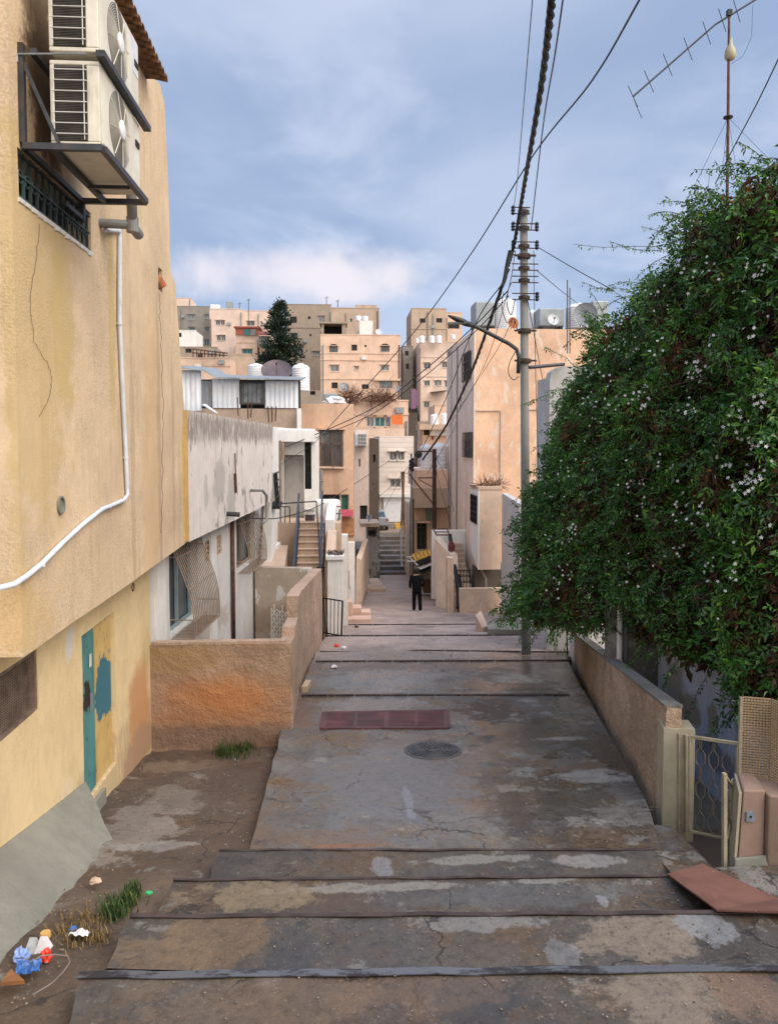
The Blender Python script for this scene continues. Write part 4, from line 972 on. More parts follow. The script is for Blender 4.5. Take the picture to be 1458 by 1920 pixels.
# red board across the steps
t = NT('red_brown_board'); c = t.mix(t.rng(t.noise(3, 7), .35, .65), (.115,.052,.038), (.16,.075,.055)); c = t.mix(t.rng(t.noise(9, 8, .7), .6, .68), c, (.10,.05,.04)); c = t.mix(t.rng(t.noise(38, 2), .72, .76), c, (.42,.32,.24)); M['board'] = t.out(c, .8, t.bump(t.noise(20, 5), .3, .01), 0, .3)
q = [P(1250,1641,Z=-3.575), P(1345,1709,Z=-3.405), P(1530,1722,Z=-3.39), P(1560,1725,Z=-3.52), P(1316,1623,Z=-3.66)]
mb = MB()
q = [P(1250,1641,Z=-3.575), P(1343,1709,Z=-3.40), P(1560,1716,Z=-3.36), P(1460,1688,Z=-3.56), P(1316,1622,Z=-3.63)]
top = [mb.b.verts.new(v+Vector((0,0,.014))) for v in q]; bot = [mb.b.verts.new(v) for v in q]
mb.b.faces.new(top); mb.b.faces.new(bot[::-1])
for i in range(5): mb.b.faces.new([top[i], bot[i], bot[(i+1) % 5], top[(i+1) % 5]])
solo(mb, 'board', M['board'], 'red-brown board laid over the step edges beside the gate', 'board')
# courtyard floor and end wall below the vine
mb = MB(); mb.box((3.6,7.4,-5.4),(5.19,12.2,-4.95)); solo(mb, 'lower_courtyard', M['skirt'], None, None, kind='structure')
vh = thing('vine_covered_house', 'pale blue walled house mostly hidden behind the flowering vine', 'house', (7, 10, -5))
M['blue_wall'] = plaster('pale_blue_plaster', (.60,.69,.86), .06, .2, (.20,.22,.26), .2, 40, blobs=[(P(1290,1330,X=5.2),(.3,.35,.25),(.33,.26,.17),.8),(P(1335,1345,X=5.2),(.3,.15,.28),(.30,.24,.17),.75),(P(1262,1290,X=5.2),(.3,.35,.5),(.30,.27,.22),.8),(P(1385,1360,X=5.2),(.3,.14,.3),(.25,.22,.2),.7),(P(1340,1420,X=5.2),(.3,.6,.2),(.17,.16,.18),.7)])
mb = MB(); wall(mb, Frame((5.2,7.2,0),(0,1),(-1,0)), [(0,-5.2),(5.0,-5.2),(5.0,2.45),(0,2.95)], [], thick=.3, div=.6); mb.box((5.505,7.2,-5.2),(9.5,7.5,2.93)); mb.box((5.505,11.9,-5.2),(9.5,12.2,2.43))
part(mb, 'wall', M['blue_wall'], vh)
mb = MB(); mb.hexa([(5.19,7.2,2.96),(9.6,7.2,2.96),(9.6,12.22,2.5),(5.19,12.22,2.5),(5.19,7.2,3.15),(9.6,7.2,3.15),(9.6,12.22,2.68),(5.19,12.22,2.68)]); part(mb, 'roof', plaster('pale_grey_cement', (.42,.40,.36), .15, .4, (.2,.18,.15), .4), vh)
c = P(1440,316,Y=9.0); mb = MB(); mb.lathe(c+Vector((.1,0,-.02)), [(.14,-.03),(.16,0),(.10,.05),(.03,.07)], 16); part(mb, 'roof_cap', M['rust'], vh)
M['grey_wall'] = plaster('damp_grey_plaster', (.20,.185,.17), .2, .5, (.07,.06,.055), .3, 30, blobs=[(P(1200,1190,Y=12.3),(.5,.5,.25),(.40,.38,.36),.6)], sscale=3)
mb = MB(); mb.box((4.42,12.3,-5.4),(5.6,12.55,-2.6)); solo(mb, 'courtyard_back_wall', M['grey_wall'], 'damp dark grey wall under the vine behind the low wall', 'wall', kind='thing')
x_ = 4.55; mb = MB(); mb.tube([(x_,12.22,-5.2),(x_,12.22,-2.2)], .045, 10); r = solo(mb, 'wall_pipe', M['white_paint'], 'off-white vertical pipe on the damp grey wall', 'pipe')
mb = MB(); x_ = 4.66; mb.tube([(x_,12.24,-5.2),(x_,12.24,-2.2)], .03, 8); solo(mb, 'wall_pipe', M['pvc_grey'], 'thinner grey pipe beside the off-white pipe', 'pipe')
# grey house beyond, with rounded top corner
M['greywhite'] = plaster('grey_white_plaster', (.47,.46,.45), .08, .35, (.22,.20,.19), .25, 36)
xg = P(1029,800,Y=17.9).x; zg = P(1040,686,Y=17.9).z
mb = MB(); mb.box((xg+.5,18.31,-5.6),(xg+4.4,21,zg-.1)); wall(mb, Frame((xg,17.9,0),(1,0),(0,-1)), [(0,-5.6),(4.5,-5.6),(4.5,zg),(.32,zg),(.14,zg-.05),(.04,zg-.14),(0,zg-.32)], [], thick=.4)
solo(mb, 'grey_house_wall', M['greywhite'], 'blank grey house wall with a rounded top corner behind the vine', 'house', kind='thing')
mb = MB()
for px in (1085, 1100): mb.bar(P(px,1195,Y=16.6), P(px,1095,Y=16.6), .12, .3)
mb.box((P(1075,1190,Y=16.9).x,16.85,-5.4),(6.2,17.2,P(1100,1150,Y=16.9).z))
solo(mb, 'white_wall', M['white_wall'], 'low white wall showing under the tip of the vine', 'wall', kind='thing')
# ------------------------------------------------------------------ the flowering vine
def leaf_material(name, c0, c1, c2, trans=.22, rough=.38):
    t = NT(name); g = t.n('ShaderNodeNewGeometry'); rp = g.outputs['Random Per Island']
    c = t.mix(t.rng(rp, 0, .75, 0, 1, False), c0, c1); c = t.mix(t.rng(rp, .88, 1, 0, 1), c, c2)
    c = t.mix(t.rng(t.noise(.9, 4, .6), .45, .62, 0, .6), c, t.mix(1.0, c, (1.9,1.7,1.0), 'MULTIPLY'))
    b = t.bsdf.inputs; b['Transmission Weight'].default_value = 0
    t.out(c, rough, None, 0, .5)
    tr = t.n('ShaderNodeBsdfTranslucent'); t.L.new(c, tr.inputs['Color'])
    mx = t.n('ShaderNodeMixShader'); mx.inputs[0].default_value = trans
    t.L.new(t.bsdf.outputs[0], mx.inputs[1]); t.L.new(tr.outputs[0], mx.inputs[2])
    t.L.new(mx.outputs[0], t.N['Material Output'].inputs[0])
    return t.m
M['leaf'] = leaf_material('vine_leaf', (.015,.050,.011), (.052,.155,.028), (.16,.30,.05))
M['leaf_dry_dark'] = leaf_material('dry_dark_vine_leaf', (.022,.013,.008), (.060,.030,.013), (.22,.085,.024), .1, .8)
M['petal'] = plain('jasmine_petal', (.80,.80,.80), .6, 0, .03)
M['stem'] = plain('vine_stem', (.055,.038,.022), .8, 0, .3, 9)
vine = thing('flowering_vine', 'huge dark green flowering vine spilling over the right-hand house', 'vine', (4.9, 12, -3))
ZT = [(7.4,3.35),(9.0,3.2),(10.0,3.25),(10.6,3.35),(11.2,3.35),(11.7,3.05),(12.9,2.6),(13.7,2.3),(14.9,1.88),(16.0,1.15),(16.6,.7),(17.0,0)]
ZBt = [(7.4,-3.1),(8.5,-3.2),(9.3,-3.2),(10.0,-2.95),(11.5,-3.05),(12.5,-3.2),(14,-3.4),(15.2,-3.55),(16.4,-3.55),(17.0,-3.2)]
def x_out(y, z):
    f = (z - lerp_tab(ZBt, y))/max(.1, lerp_tab(ZT, y)-lerp_tab(ZBt, y)); f = min(1, max(0, f))
    near = 4.72 + .30*f*f - .28*math.sin(math.pi*f)
    farx = 3.60 + 1.25*f**.85
    k = min(1, max(0, (y-9.5)/6.0)); k = k*k*(3-2*k)
    b = .34*mnoise.noise(Vector((y*.9, z*.9, 1))) + .30*mnoise.noise(Vector((y*2.3, z*2.3, 7))) + .12*mnoise.noise(Vector((y*6, z*6, 2)))
    return near*(1-k) + farx*k + b - .08
lv, lf = [], []      # green leaflets
dv, df = [], []      # dry leaflets
fv, ff = [], []
rnd = random.Random(11)
def leaflet(vs, fs, p, d, n, L_, w):
    i = len(vs); s_ = d.cross(n).normalized()
    m = p + d*L_*.45
    vs += [p, m + s_*w + n*w*.35, p + d*L_ - n*L_*.12, m - s_*w + n*w*.35]
    fs += [(i, i+1, i+2), (i, i+2, i+3)]
def sprig(vs, fs, p, d, k, size):
    d = d.normalized(); u = Vector((rnd.gauss(0,1), rnd.gauss(0,1), rnd.gauss(.4,1)))
    s_ = d.cross(u).normalized(); n = s_.cross(d).normalized()
    for j in range(k):
        q = p + d*size*.55*j
        for sg in (-1, 1):
            dd = (d*.55 + s_*sg*.9 + Vector((0,0,-.25))).normalized()
            leaflet(vs, fs, q, dd, (n + Vector((rnd.gauss(0,.3),rnd.gauss(0,.3),rnd.gauss(0,.3)))).normalized(), size*rnd.uniform(.75,1.2), size*.23)
    leaflet(vs, fs, p + d*size*.55*k, d, n, size*1.3, size*.26)
def rand_dir(out):
    return Vector((-out + rnd.gauss(0,.7), rnd.gauss(-.35,.8), rnd.gauss(-.25,.7)))
NSP = 21000
for i in range(NSP):
    y = 7.5 + 9.6*rnd.random()**1.05
    z0, z1 = lerp_tab(ZBt, y), lerp_tab(ZT, y)
    z0 += .28*mnoise.noise(Vector((y*1.7, 0, 3))) ; z1 += .30*mnoise.noise(Vector((y*1.9, 5, 3))) + .22*mnoise.noise(Vector((y*5.5, 2, 3)))
    z = z0 + (z1-z0)*rnd.random()
    dep = min(.8, rnd.expovariate(6.0)); 
    # thin places, where the dark dry inner layer shows
    hole = mnoise.noise(Vector((y*1.25, z*1.25, 4)))*.6 + mnoise.noise(Vector((y*3.1, z*3.1, 9)))*.4
    if hole < -.12 and rnd.random() < .8: dep += .34
    if hole > .1: dep -= .08*rnd.random()
    # round the top and the bottom edges in towards the house
    e = min(z-z0, z1-z)
    if rnd.random() < .07: dep -= rnd.uniform(.05,.28)
    if rnd.random() < .05: z += rnd.choice((-1,1,1))*rnd.uniform(0,.25) if (z > z1-.5 or z < z0+.5) else 0
    x = x_out(y, z) + dep + (.30*(1-e/.35)**2 if e < .35 and y < 14 else 0)
    sprig(lv, lf, Vector((x, y, z)), rand_dir(.7), rnd.choice((1,1,2,2)), rnd.uniform(.045,.074) if rnd.random() < .82 else .10)
for i in range(17000):      # dark dry inner layer; also puts the shade of the gaps into colour
    y = 7.5 + 9.4*rnd.random(); z0, z1 = lerp_tab(ZBt, y)+.1, lerp_tab(ZT, y)-.1
    z = z0 + (z1-z0)*rnd.random(); x = x_out(y, z) + (rnd.uniform(.14,.42) if i < 7000 else rnd.uniform(.28,.62))
    pn = mnoise.noise(Vector((y*.8+3, z*.8, 14)))
    if pn > .28 and rnd.random() < .5: x -= .17
    sprig(dv, df, Vector((x, y, z)), Vector((rnd.gauss(0,.4), rnd.gauss(0,.4), -1)), 2, rnd.uniform(.05,.10) if i < 7000 else rnd.uniform(.10,.17))
sv = MB()
def shoot(pts, r=.006, leaves=14, size=.055):
    pts = [Vector(p) for p in pts]
    sv.tube(pts, r, 4, r*.5)
    for k in range(leaves):
        f = (k+.5)/leaves*(len(pts)-1); i = min(int(f), len(pts)-2); q = pts[i].lerp(pts[i+1], f-i)
        sprig(lv, lf, q, Vector((rnd.gauss(0,.6), rnd.gauss(0,.4), rnd.gauss(-.6,.5))), 1, size*rnd.uniform(.7,1.2))
for c, y, n, sz in [([(1265,480),(1230,462),(1180,462),(1130,464),(1075,458)],13.0,10,.055), ([(1265,440),(1230,432),(1200,424)],12.4,9,.05), ([(1240,470),(1190,468),(1140,452)],12.6,9,.05), ([(1420,345),(1380,330),(1345,318),(1300,318)],9.3,14,.05),
                 ([(1380,350),(1355,335),(1340,300)],9.5,8,.045), ([(1340,395),(1325,368),(1330,320)],9.6,6,.045), ([(1150,545),(1120,540),(1090,528)],14.5,9,.05), ([(1080,690),(1060,670),(1030,655),(1022,650)],16.5,14,.06), ([(1075,720),(1040,735),(1000,750),(975,760)],16.6,22,.065),
                 ([(1050,820),(1030,830),(1000,840)],16.6,10,.06), ([(1020,890),(1000,885),(985,880)],16.4,10,.06), ([(1000,960),(980,975),(955,990),(945,1000)],16.2,12,.06), ([(1000,1040),(975,1060),(950,1080)],16.2,20,.07), ([(1010,1110),(980,1130),(950,1150),(930,1165)],15.9,30,.075), ([(1010,1130),(980,1150),(960,1158)],16.0,26,.075), ([(1030,1150),(1010,1170),(1000,1188)],15.8,18,.07), ([(1090,1160),(1080,1180),(1068,1200)],15.0,16,.06)]:
    shoot([P(a, b, Y=y - .05*j) for j, (a, b) in enumerate(c)], .006, n, sz)
for i in range(150):      # stray shoots breaking the outline
    y = 8.5+8.2*rnd.random(); z0, z1 = lerp_tab(ZBt, y), lerp_tab(ZT, y); u_ = rnd.random(); z = z1-.1 if u_ < .45 else (z0+.1 if u_ < .6 else z0+(z1-z0)*rnd.random())
    p_ = Vector((x_out(y, z)+.1, y, z)); d_ = Vector((-rnd.uniform(.2,1), rnd.gauss(0,.5), rnd.gauss(.5,.5) if u_ < .45 else rnd.gauss(-.4,.4))).normalized(); L_ = rnd.uniform(.25,.75); pts = [p_]
    for j in range(4): d_ = (d_ + Vector((0,0,-.22))).normalized(); pts.append(pts[-1]+d_*L_/4)
    shoot(pts, .005, int(7+12*L_), rnd.uniform(.04,.065))
# mass of the free-hanging tip at the left
for i in range(2600):
    f = rnd.random(); g_ = rnd.random()
    a = P(990 + 95*f - 60*max(0, g_-.55)*2.2*(1-f), 905 + 270*g_, Y=15.2 + rnd.gauss(.4,.35))
    if rnd.random() < .30 + .7*f: sprig(lv, lf, a, rand_dir(.4), rnd.choice((1,2,2)), rnd.uniform(.05,.085))
for i in range(420):
    y = 7.6+9.0*rnd.random(); z0, z1 = lerp_tab(ZBt, y), lerp_tab(ZT, y); z = z0+(z1-z0)*rnd.random()
    x = x_out(y, z) + rnd.uniform(.02,.35); L_ = rnd.uniform(.3,1.1)
    pts = [Vector((x + .05*rnd.gauss(0,1)*j, y + .10*rnd.gauss(0,1)*j, z - L_*j/4)) for j in range(5)]
    if pts[-1].z > z0-.05: sv.tube(pts, rnd.uniform(.003,.008), 4)
def to_mesh(vs, fs, name, mat, lab=None):
    me = bpy.data.meshes.new(name); me.from_pydata([tuple(v - parent_loc(vine)) for v in vs], [], fs); me.materials.append(mat)
    o = bpy.data.objects.new(name, me); COL.objects.link(o); o.parent = vine
    if lab: o['label'] = lab
    return o
# blossoms: clusters read off the photo plus scattered ones
cl = [(1400,905,16),(1160,610,8),(1175,640,5),(1210,755,8),(1220,735,6),(1150,650,5),(1300,700,9),(1310,690,6),(1285,765,7),(1380,780,8),(1395,820,6),(1430,840,5),(1280,960,6),(1290,940,5),(1320,965,4),(1270,1040,5),(1335,1050,4),(1190,900,6),(1215,930,4),(1250,870,4),(1075,990,7),(1065,1010,5),(1050,1060,4),
      (1040,1095,5),(1075,1080,4),(1130,760,6),(1120,790,5),(1100,870,5),(1165,760,5),(1420,505,7),(1300,520,4),(1270,500,5),(1240,560,4),(1200,1080,4),(1380,1075,4),(1340,1080,4),(1135,545,6),(1250,490,6),(1430,750,7),(1440,500,5),(1400,620,4),(1060,880,5),(1045,930,4),(1030,1000,4),(1340,640,3),(1145,700,5),(1100,1100,3),(1360,880,6),(1420,880,8),(1440,1000,3),(1170,660,4),(1230,650,4),(1330,500,4),(1375,540,3),(1110,690,4),(1095,740,4)]
def flower(p, n, s_):
    n = n.normalized(); u = n.cross(Vector((.3,.2,1))).normalized(); v = n.cross(u); a0 = rnd.random()*6
    for k in range(5):
        a = a0 + k*2*math.pi/5; d = u*math.cos(a)+v*math.sin(a); t_ = n.cross(d); i = len(fv)
        fv.extend([p, p+d*s_*.55+t_*s_*.25+n*.004, p+d*s_+n*.006, p+d*s_*.55-t_*s_*.25+n*.004]); ff.append((i,i+1,i+2,i+3))
def vine_hit(px, py):
    for j in range(140):
        y = 7.5 + j*.07; p = P(px, py, Y=y)
        if p.x > x_out(y, p.z) - .03 and lerp_tab(ZBt, y)-.2 < p.z < lerp_tab(ZT, y)+.15: return p
    return None
for px, py, n_ in cl:
    for k in range(int(n_*1.3)):
        p = vine_hit(px+rnd.gauss(0,13), py+rnd.gauss(0,11))
        if p: flower(p + Vector((-.06,-.05,0)), Vector((-1+rnd.gauss(0,.5), -1.0+rnd.gauss(0,.5), rnd.gauss(.3,.4))), rnd.uniform(.019,.028))
for k in range(55):
    y = 7.8+9*rnd.random(); z = lerp_tab(ZBt, y)+(lerp_tab(ZT, y)-lerp_tab(ZBt, y))*rnd.uniform(.1,1)
    flower(Vector((x_out(y, z)-.07, y, z)), Vector((-1+rnd.gauss(0,.4), -.9+rnd.gauss(0,.4), rnd.gauss(.3,.4))), rnd.uniform(.016,.024))
to_mesh(lv, lf, 'foliage', M['leaf']); to_mesh(dv, df, 'dry_dark_foliage', M['leaf_dry_dark'], 'brown dry leaves and dark filler for the shaded gaps inside the vine')
fo = to_mesh(fv, ff, 'blossom', M['petal'], 'small white star-shaped blossoms'); fo['kind'] = 'stuff'
part(sv, 'stem', M['stem'], vine)
# ---- aerial above the vine
ant = thing('tv_antenna', 'tall rusty mast carrying a long toothed television aerial', 'antenna', P(1363,352,Y=10.4))
base = P(1363,358,Y=10.4); top = P(1366,30,Y=10.4)
def au(px, py): return P(px, py, Y=10.4)
mb = MB(); mb.tube([base-Vector((0,0,.3)), au(1364,215), au(1365,100), au(1366,28)], .022, 8, .016); part(mb, 'mast', M['rust'], ant)
mb = MB(); boom = [P(1186,181,Y=10.4), P(1340,46,Y=10.4), P(1366,30,Y=10.4), P(1424,-6,Y=10.45)]; mb.tube(boom, .014, 6); part(mb, 'boom', M['cable_grey'], ant)
mb = MB()
for px, py in ((1186,181),(1216,153),(1251,122),(1289,92),(1324,62),(1353,38),(1380,20)):
    c = P(px, py, Y=10.4); e = Vector((.115,.12,-.085)); mb.tube([c-e, c+e], .005, 5)
part(mb, 'elements', M['cable_grey'], ant)
mb = MB(); c = au(1368,98); mb.lathe(c, [(.05,-.10),(.075,-.06),(.07,.02),(.03,.10),(.025,.18)], 14); part(mb, 'rotator', plain('yellowed_plastic', (.36,.33,.22), .5), ant, smooth=True)
mb = MB(); c = au(1364,220); mb.lathe(c, [(.06,-.012),(.065,0),(.06,.012)], 14); part(mb, 'guy_ring', M['iron_black'], ant)
mb = MB(); c = au(1366,26); mb.box(c-Vector((.03,.03,.03)), c+Vector((.03,.03,.05))); part(mb, 'boom_clamp', M['iron_black'], ant)
mb = MB()
for px, py, y in ((1278,395,12),(1350,350,11),(1380,320,9.5),(1442,300,9.2)): mb.tube([au(1364,220), P(px, py, Y=y)], .003, 4)
part(mb, 'guy_wire', M['cable_grey'], ant); mb = MB(); mb.tube([au(1410,10), au(1408,70), au(1392,105), au(1370,120)], .003, 4); part(mb, 'feed_cable', M['cable_grey'], ant); mb = MB(); mb.tube([P(1186,181,Y=10.4), P(1195,205,Y=10.4), P(1203,222,Y=10.4)], .005, 4); part(mb, 'broken_element', M['cable_grey'], ant)
# ================================================================== UTILITY POLE, LAMP
base = PG(986,1226); Yp = base.y
pole = thing('utility_pole', 'tall grey utility pole with many crossarms at the right of the alley', 'utility pole', base)
M['pole_iron'] = plain('dark_rusted_pole_iron', (.05,.032,.026), .75, .1, .35, 9, (.02,.017,.016), .5, .2)
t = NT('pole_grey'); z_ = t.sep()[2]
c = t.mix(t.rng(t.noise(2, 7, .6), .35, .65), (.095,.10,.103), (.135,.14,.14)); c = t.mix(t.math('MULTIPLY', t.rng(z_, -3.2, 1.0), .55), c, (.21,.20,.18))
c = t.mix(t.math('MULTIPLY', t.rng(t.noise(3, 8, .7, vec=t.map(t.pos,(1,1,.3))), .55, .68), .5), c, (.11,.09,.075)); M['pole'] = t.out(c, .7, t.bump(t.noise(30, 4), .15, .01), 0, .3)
ptop = P(981,392,Y=Yp)
def pp(py): 
    z = P(981,py,Y=Yp).z; f = (z-base.z)/(ptop.z-base.z); return base.lerp(ptop, f)
mb = MB(); mb.tube([base-Vector((0,0,.3)), base, ptop], .138, 16, .084); part(mb, 'shaft', M['pole'], pole, smooth=True)
lv_ = [(398,-1,0,1),(428,-1,1,3),(462,-1,1,7),(503,-1,1,4),(526,-1,1,0),(558,-1,1,2)]
for py, l, r, ins in lv_:
    c = pp(py); mb = MB()
    w = .30
    for dz in (.07, -.07):
        mb.bar(c+Vector((-w if l else 0,-.12,dz)), c+Vector((w if r else .12,-.12,dz)), .022)
    mb.lathe(c-Vector((0,0,.06)), [(.128,.02),(.128,.09)], 14)
    arm = part(mb, 'crossarm', M['pole_iron'], pole)
    for sx, on in ((-1, ins & 1), (1, ins & 2)):
        if on:
            mb = MB(); q = c+Vector((sx*(w-.03),-.12,0)); mb.lathe(q-Vector((0,0,.10)), [(.02,0),(.05,.03),(.035,.07),(.05,.10),(.035,.14),(.05,.17),(.02,.21)], 10); part(mb, 'insulator', M['iron_black'], arm)
for py in (481, 621, 677):
    c = pp(py); mb = MB(); mb.lathe(c-Vector((0,0,.05)), [(.145,0),(.150,.05),(.145,.10)], 14); mb.bar(c+Vector((-.25,-.1,0)), c+Vector((.25,-.1,0)), .05, .04)
    part(mb, 'clamp_band', M['pole_iron'], pole)
# street lamp on its own curved arm
lamp = thing('street_lamp', 'street lamp on a long bent arm clamped to the grey pole', 'street lamp', P(971,700,Y=Yp-.15))
mb = MB(); mb.tube([P(971,700,Y=Yp-.15), P(972,668,Y=Yp-.15), P(968,655,Y=Yp-.15), P(955,645,Y=Yp-.16), P(905,619,Y=Yp-.3), P(878,606,Y=Yp-.4)], .045, 10); part(mb, 'arm', M['steel_dark'], lamp, smooth=True)
a, b = P(885,611,Y=Yp-.38), P(840,592,Y=Yp-.55)
mb = MB(); d = (b-a); n = 8
prof = [(.05,.04),(.10,.06),(.13,.075),(.14,.07),(.13,.055),(.09,.04),(.04,.02)]
rings = []
for i, (w, h) in enumerate(prof):
    c = a + d*i/6; rings.append([mb.b.verts.new(c+Vector((0,w*math.cos(t_),h*math.sin(t_)))) for t_ in [k*math.pi/5 for k in range(10)]])
for r0, r1 in zip(rings, rings[1:]):
    for k in range(10): mb.b.faces.new([r0[k], r0[(k+1) % 10], r1[(k+1) % 10], r1[k]])
mb.b.faces.new(rings[0]); mb.b.faces.new(rings[-1])
hd = part(mb, 'lamp_head', M['steel_dark'], lamp, smooth=True)
mb = MB(); c = a + d*.55; mb.hexa([c+Vector((-.25,-.08,-.09)),c+Vector((.15,-.08,-.08)),c+Vector((.15,.08,-.08)),c+Vector((-.25,.08,-.09)),c+Vector((-.25,-.09,-.05)),c+Vector((.15,-.09,-.05)),c+Vector((.15,.09,-.05)),c+Vector((-.25,.09,-.05))]); part(mb, 'lens', M['glass_grey'], hd)
mb = MB(); mb.tube([P(991,689,Y=Yp), P(1057,683,Y=Yp+.3)], .04, 8); solo(mb, 'stay_pipe', M['steel_dark'], 'dark horizontal pipe bracing the grey pole to the house wall', 'pipe')
# ================================================================== MID-DISTANCE AND FAR BUILDINGS
def frame_px(fr): return lambda px, py: tuple(fr.px(px, py))
M['frame_white'] = plain('pale_window_frame', (.45,.44,.42), .5)
M['frame_dark'] = plain('dark_window_frame', (.06,.05,.045), .6)
M['green_shutter'] = plain('green_shutter', (.02,.12,.075), .6, 0, .2, 6)
M['teal_pane'] = plain('teal_curtain', (.03,.13,.13), .6, 0, .2, 6)
M['red_paint'] = plain('red_painted_metal', (.30,.07,.045), .6, 0, .25, 3, (.2,.14,.1), .4)
M['pink'] = plain('pink_board', (.55,.10,.15), .6, 0, .12, 3)
M['orange_cloth'] = plain('orange_cloth', (.62,.15,.04), .8, 0, .12, 6)
def bld(name, label, r, Y, depth, mat, wins=(), zb=None, bands=(), parapet=.0, cat='building', div=None, rough=0, reveal=.18, pane=None, outline=None, mat_side=None):
    """house block: r = (px0, py0, px1, py1) of its front, measured on the photo at distance Y"""
    px0, py0, px1, py1 = r
    x0, x1 = P(px0, py0, Y=Y).x, P(px1, py0, Y=Y).x; z1 = P((px0+px1)/2, py0, Y=Y).z
    z0 = zb if zb is not None else P((px0+px1)/2, py1, Y=Y).z
    root = thing(name, label, cat, ((x0+x1)/2, Y+depth/2, z0)); root['kind'] = 'thing'
    fr = Frame((0, Y, 0), (1, 0), (0, -1)); f = frame_px(fr)
    holes = []; info = []
    for w in wins:
        a, b = f(w[0], w[3]), f(w[2], w[1]); holes.append((a[0], b[0], a[1], b[1])); info.append(w[4] if len(w) > 4 else 'w')
    mb = MB()
    ol = [(x0, z0), (x1, z0), (x1, z1), (x0, z1)] if outline is None else [f(*p) for p in outline]
    wall(mb, fr, ol, holes, thick=.3, reveal=reveal, div=div, rough=rough, seed=int(px0))
    t_ = .3
    mb.box((x0, Y+t_+.002, z0), (x0+t_, Y+depth, z1-.004)); mb.box((x1-t_, Y+t_+.002, z0), (x1, Y+depth, z1-.004)); mb.box((x0+t_+.002, Y+depth-t_, z0), (x1-t_-.002, Y+depth, z1-.008))
    part(mb, 'wall', mat, root)
    mb = MB(); mb.box((x0+t_+.004, Y+t_+.004, z1-.35-parapet), (x1-t_-.004, Y+depth-t_-.004, z1-.12-parapet)); part(mb, 'roof', M['roof_cement'], root)
    for by in bands:
        z = P(px0, by, Y=Y).z; mb = MB(); mb.box((x0-.06, Y-.09, z-.09), (x1+.06, Y-.003, z+.09)); part(mb, 'cornice', mat, root)
    for (s0, s1, a, b), k in zip(holes, info):
        big = (s1-s0) > .5
        mb = MB(); mb.box((s0, Y+reveal-.02, a), (s1, Y+reveal+.05, b))
        wo = part(mb, 'window', {'w': M['glass'], 'g': M['green_shutter'], 't': M['teal_pane'], 'p': M['glass_grey'], 'd': M['dark'], 'a': M['glass'], 'b': M['dark']}[k], root)
        mb = MB(); fw = min(.07, (s1-s0)*.12); yy_ = Y+reveal-.05
        for s_ in ((s0+fw/2, s1-fw/2) + (((s0+s1)/2,) if big else ())): mb.box((s_-fw/2, yy_, a), (s_+fw/2, yy_+.028, b))
        for z in (a+fw/2, b-fw/2): mb.box((s0+fw, yy_, z-fw/2), (s1-fw, yy_+.026, z+fw/2))
        part(mb, 'frame', M['frame_dark'] if k in 'dab' else M['frame_white'], wo)
        if k == 'b':
            mb = MB(); n = max(3, int((s1-s0)/.16))
            for j in range(n+1): mb.bar((s0+(s1-s0)*j/n, Y+.02, a), (s0+(s1-s0)*j/n, Y+.02, b), .025)
            for j in range(1, 5): mb.bar((s0, Y+.0, a+(b-a)*j/5), (s1, Y+.0, a+(b-a)*j/5), .03)
            part(mb, 'window_grille', M['frame_dark'], wo)
        if k in 'wpat' and b-a > .5:
            mb = MB(); mb.box((s0-.12, Y-.22, b+.05), (s1+.12, Y-.003, b+.13)); part(mb, 'hood', mat, wo)
            mb = MB(); mb.box((s0-.06, Y-.07, a-.10), (s1+.06, Y-.003, a-.02)); part(mb, 'sill', mat, wo)
        if k == 'a':
            pts = [((s0+s1)/2+(s1-s0)/2*math.cos(q), b-.02+(s1-s0)*.28*math.sin(q)) for q in [j*math.pi/10 for j in range(11)]]
            mb = MB(); mb.face([(x, Y-.004, z) for x, z in pts]); mb.tube([(x, Y-.02, z) for x, z in pts], .05, 5); part(mb, 'arch_head', M['dark'], wo)
    if Y > 60:      # pipes, parapet lip, small vents on the distant fronts
        rnd = random.Random(int(px0*7+px1)); w_ = x1-x0
        mb = MB(); mb.box((x0-.05, Y-.05, z1+.002), (x1+.05, Y+.34, z1+.12)); part(mb, 'parapet_lip', mat, root)
        zlow = max(z0, P(px0, py1, Y=Y).z)
        for k in range(2 if w_ > 5 else 1):
            s_ = x0 + w_*rnd.choice((.03, .30, .47, .62, .97)); 
            if any(h[0]-.3 < s_ < h[1]+.3 for h in holes): s_ = x0 + w_*(.985 if k else .015)
            mb = MB(); mb.tube([(s_, Y-.12, zlow), (s_, Y-.12, z1-rnd.uniform(.2,2))], .09, 6); part(mb, 'downpipe', M['pvc_grey'] if rnd.random() < .6 else M['rust'], root)
        for k in range(2 if w_ > 5 else 0):
            s_, z_ = x0+w_*rnd.uniform(.08,.9), z1-(z1-zlow)*rnd.uniform(.1,.6)
            if any(h[0]-.5 < s_ < h[1]+.5 and h[2]-.6 < z_ < h[3]+.6 for h in holes): continue
            mb = MB(); mb.box((s_-.35, Y-.32, z_-.25), (s_+.35, Y-.003, z_+.25)); part(mb, 'air_conditioner_box', M['white_paint'] if k else M['grey_metal'], root)
    return root, (x0, x1, z0, z1)
M['roof_cement'] = plain('roof_cement', (.28,.24,.20), .95, 0, .15, 1.5)
def mason(name, col, **k): return plaster(name, col, **{**dict(var=.10, streak=.45, streak_col=tuple(x*.5 for x in col), bump=.5, bscale=9, fine=.22, sscale=1.1), **k})
M['peach'] = mason('peach_render', (.63,.465,.365)); M['peach2'] = mason('salmon_render', (.68,.485,.37)); M['pinkwall'] = mason('pink_render', (.66,.52,.44))
M['greyblk'] = mason('grey_blockwork', (.26,.24,.215)); M['brownblk'] = mason('brown_blockwork', (.34,.275,.22)); M['tanblk'] = mason('tan_stonework', (.45,.345,.265))
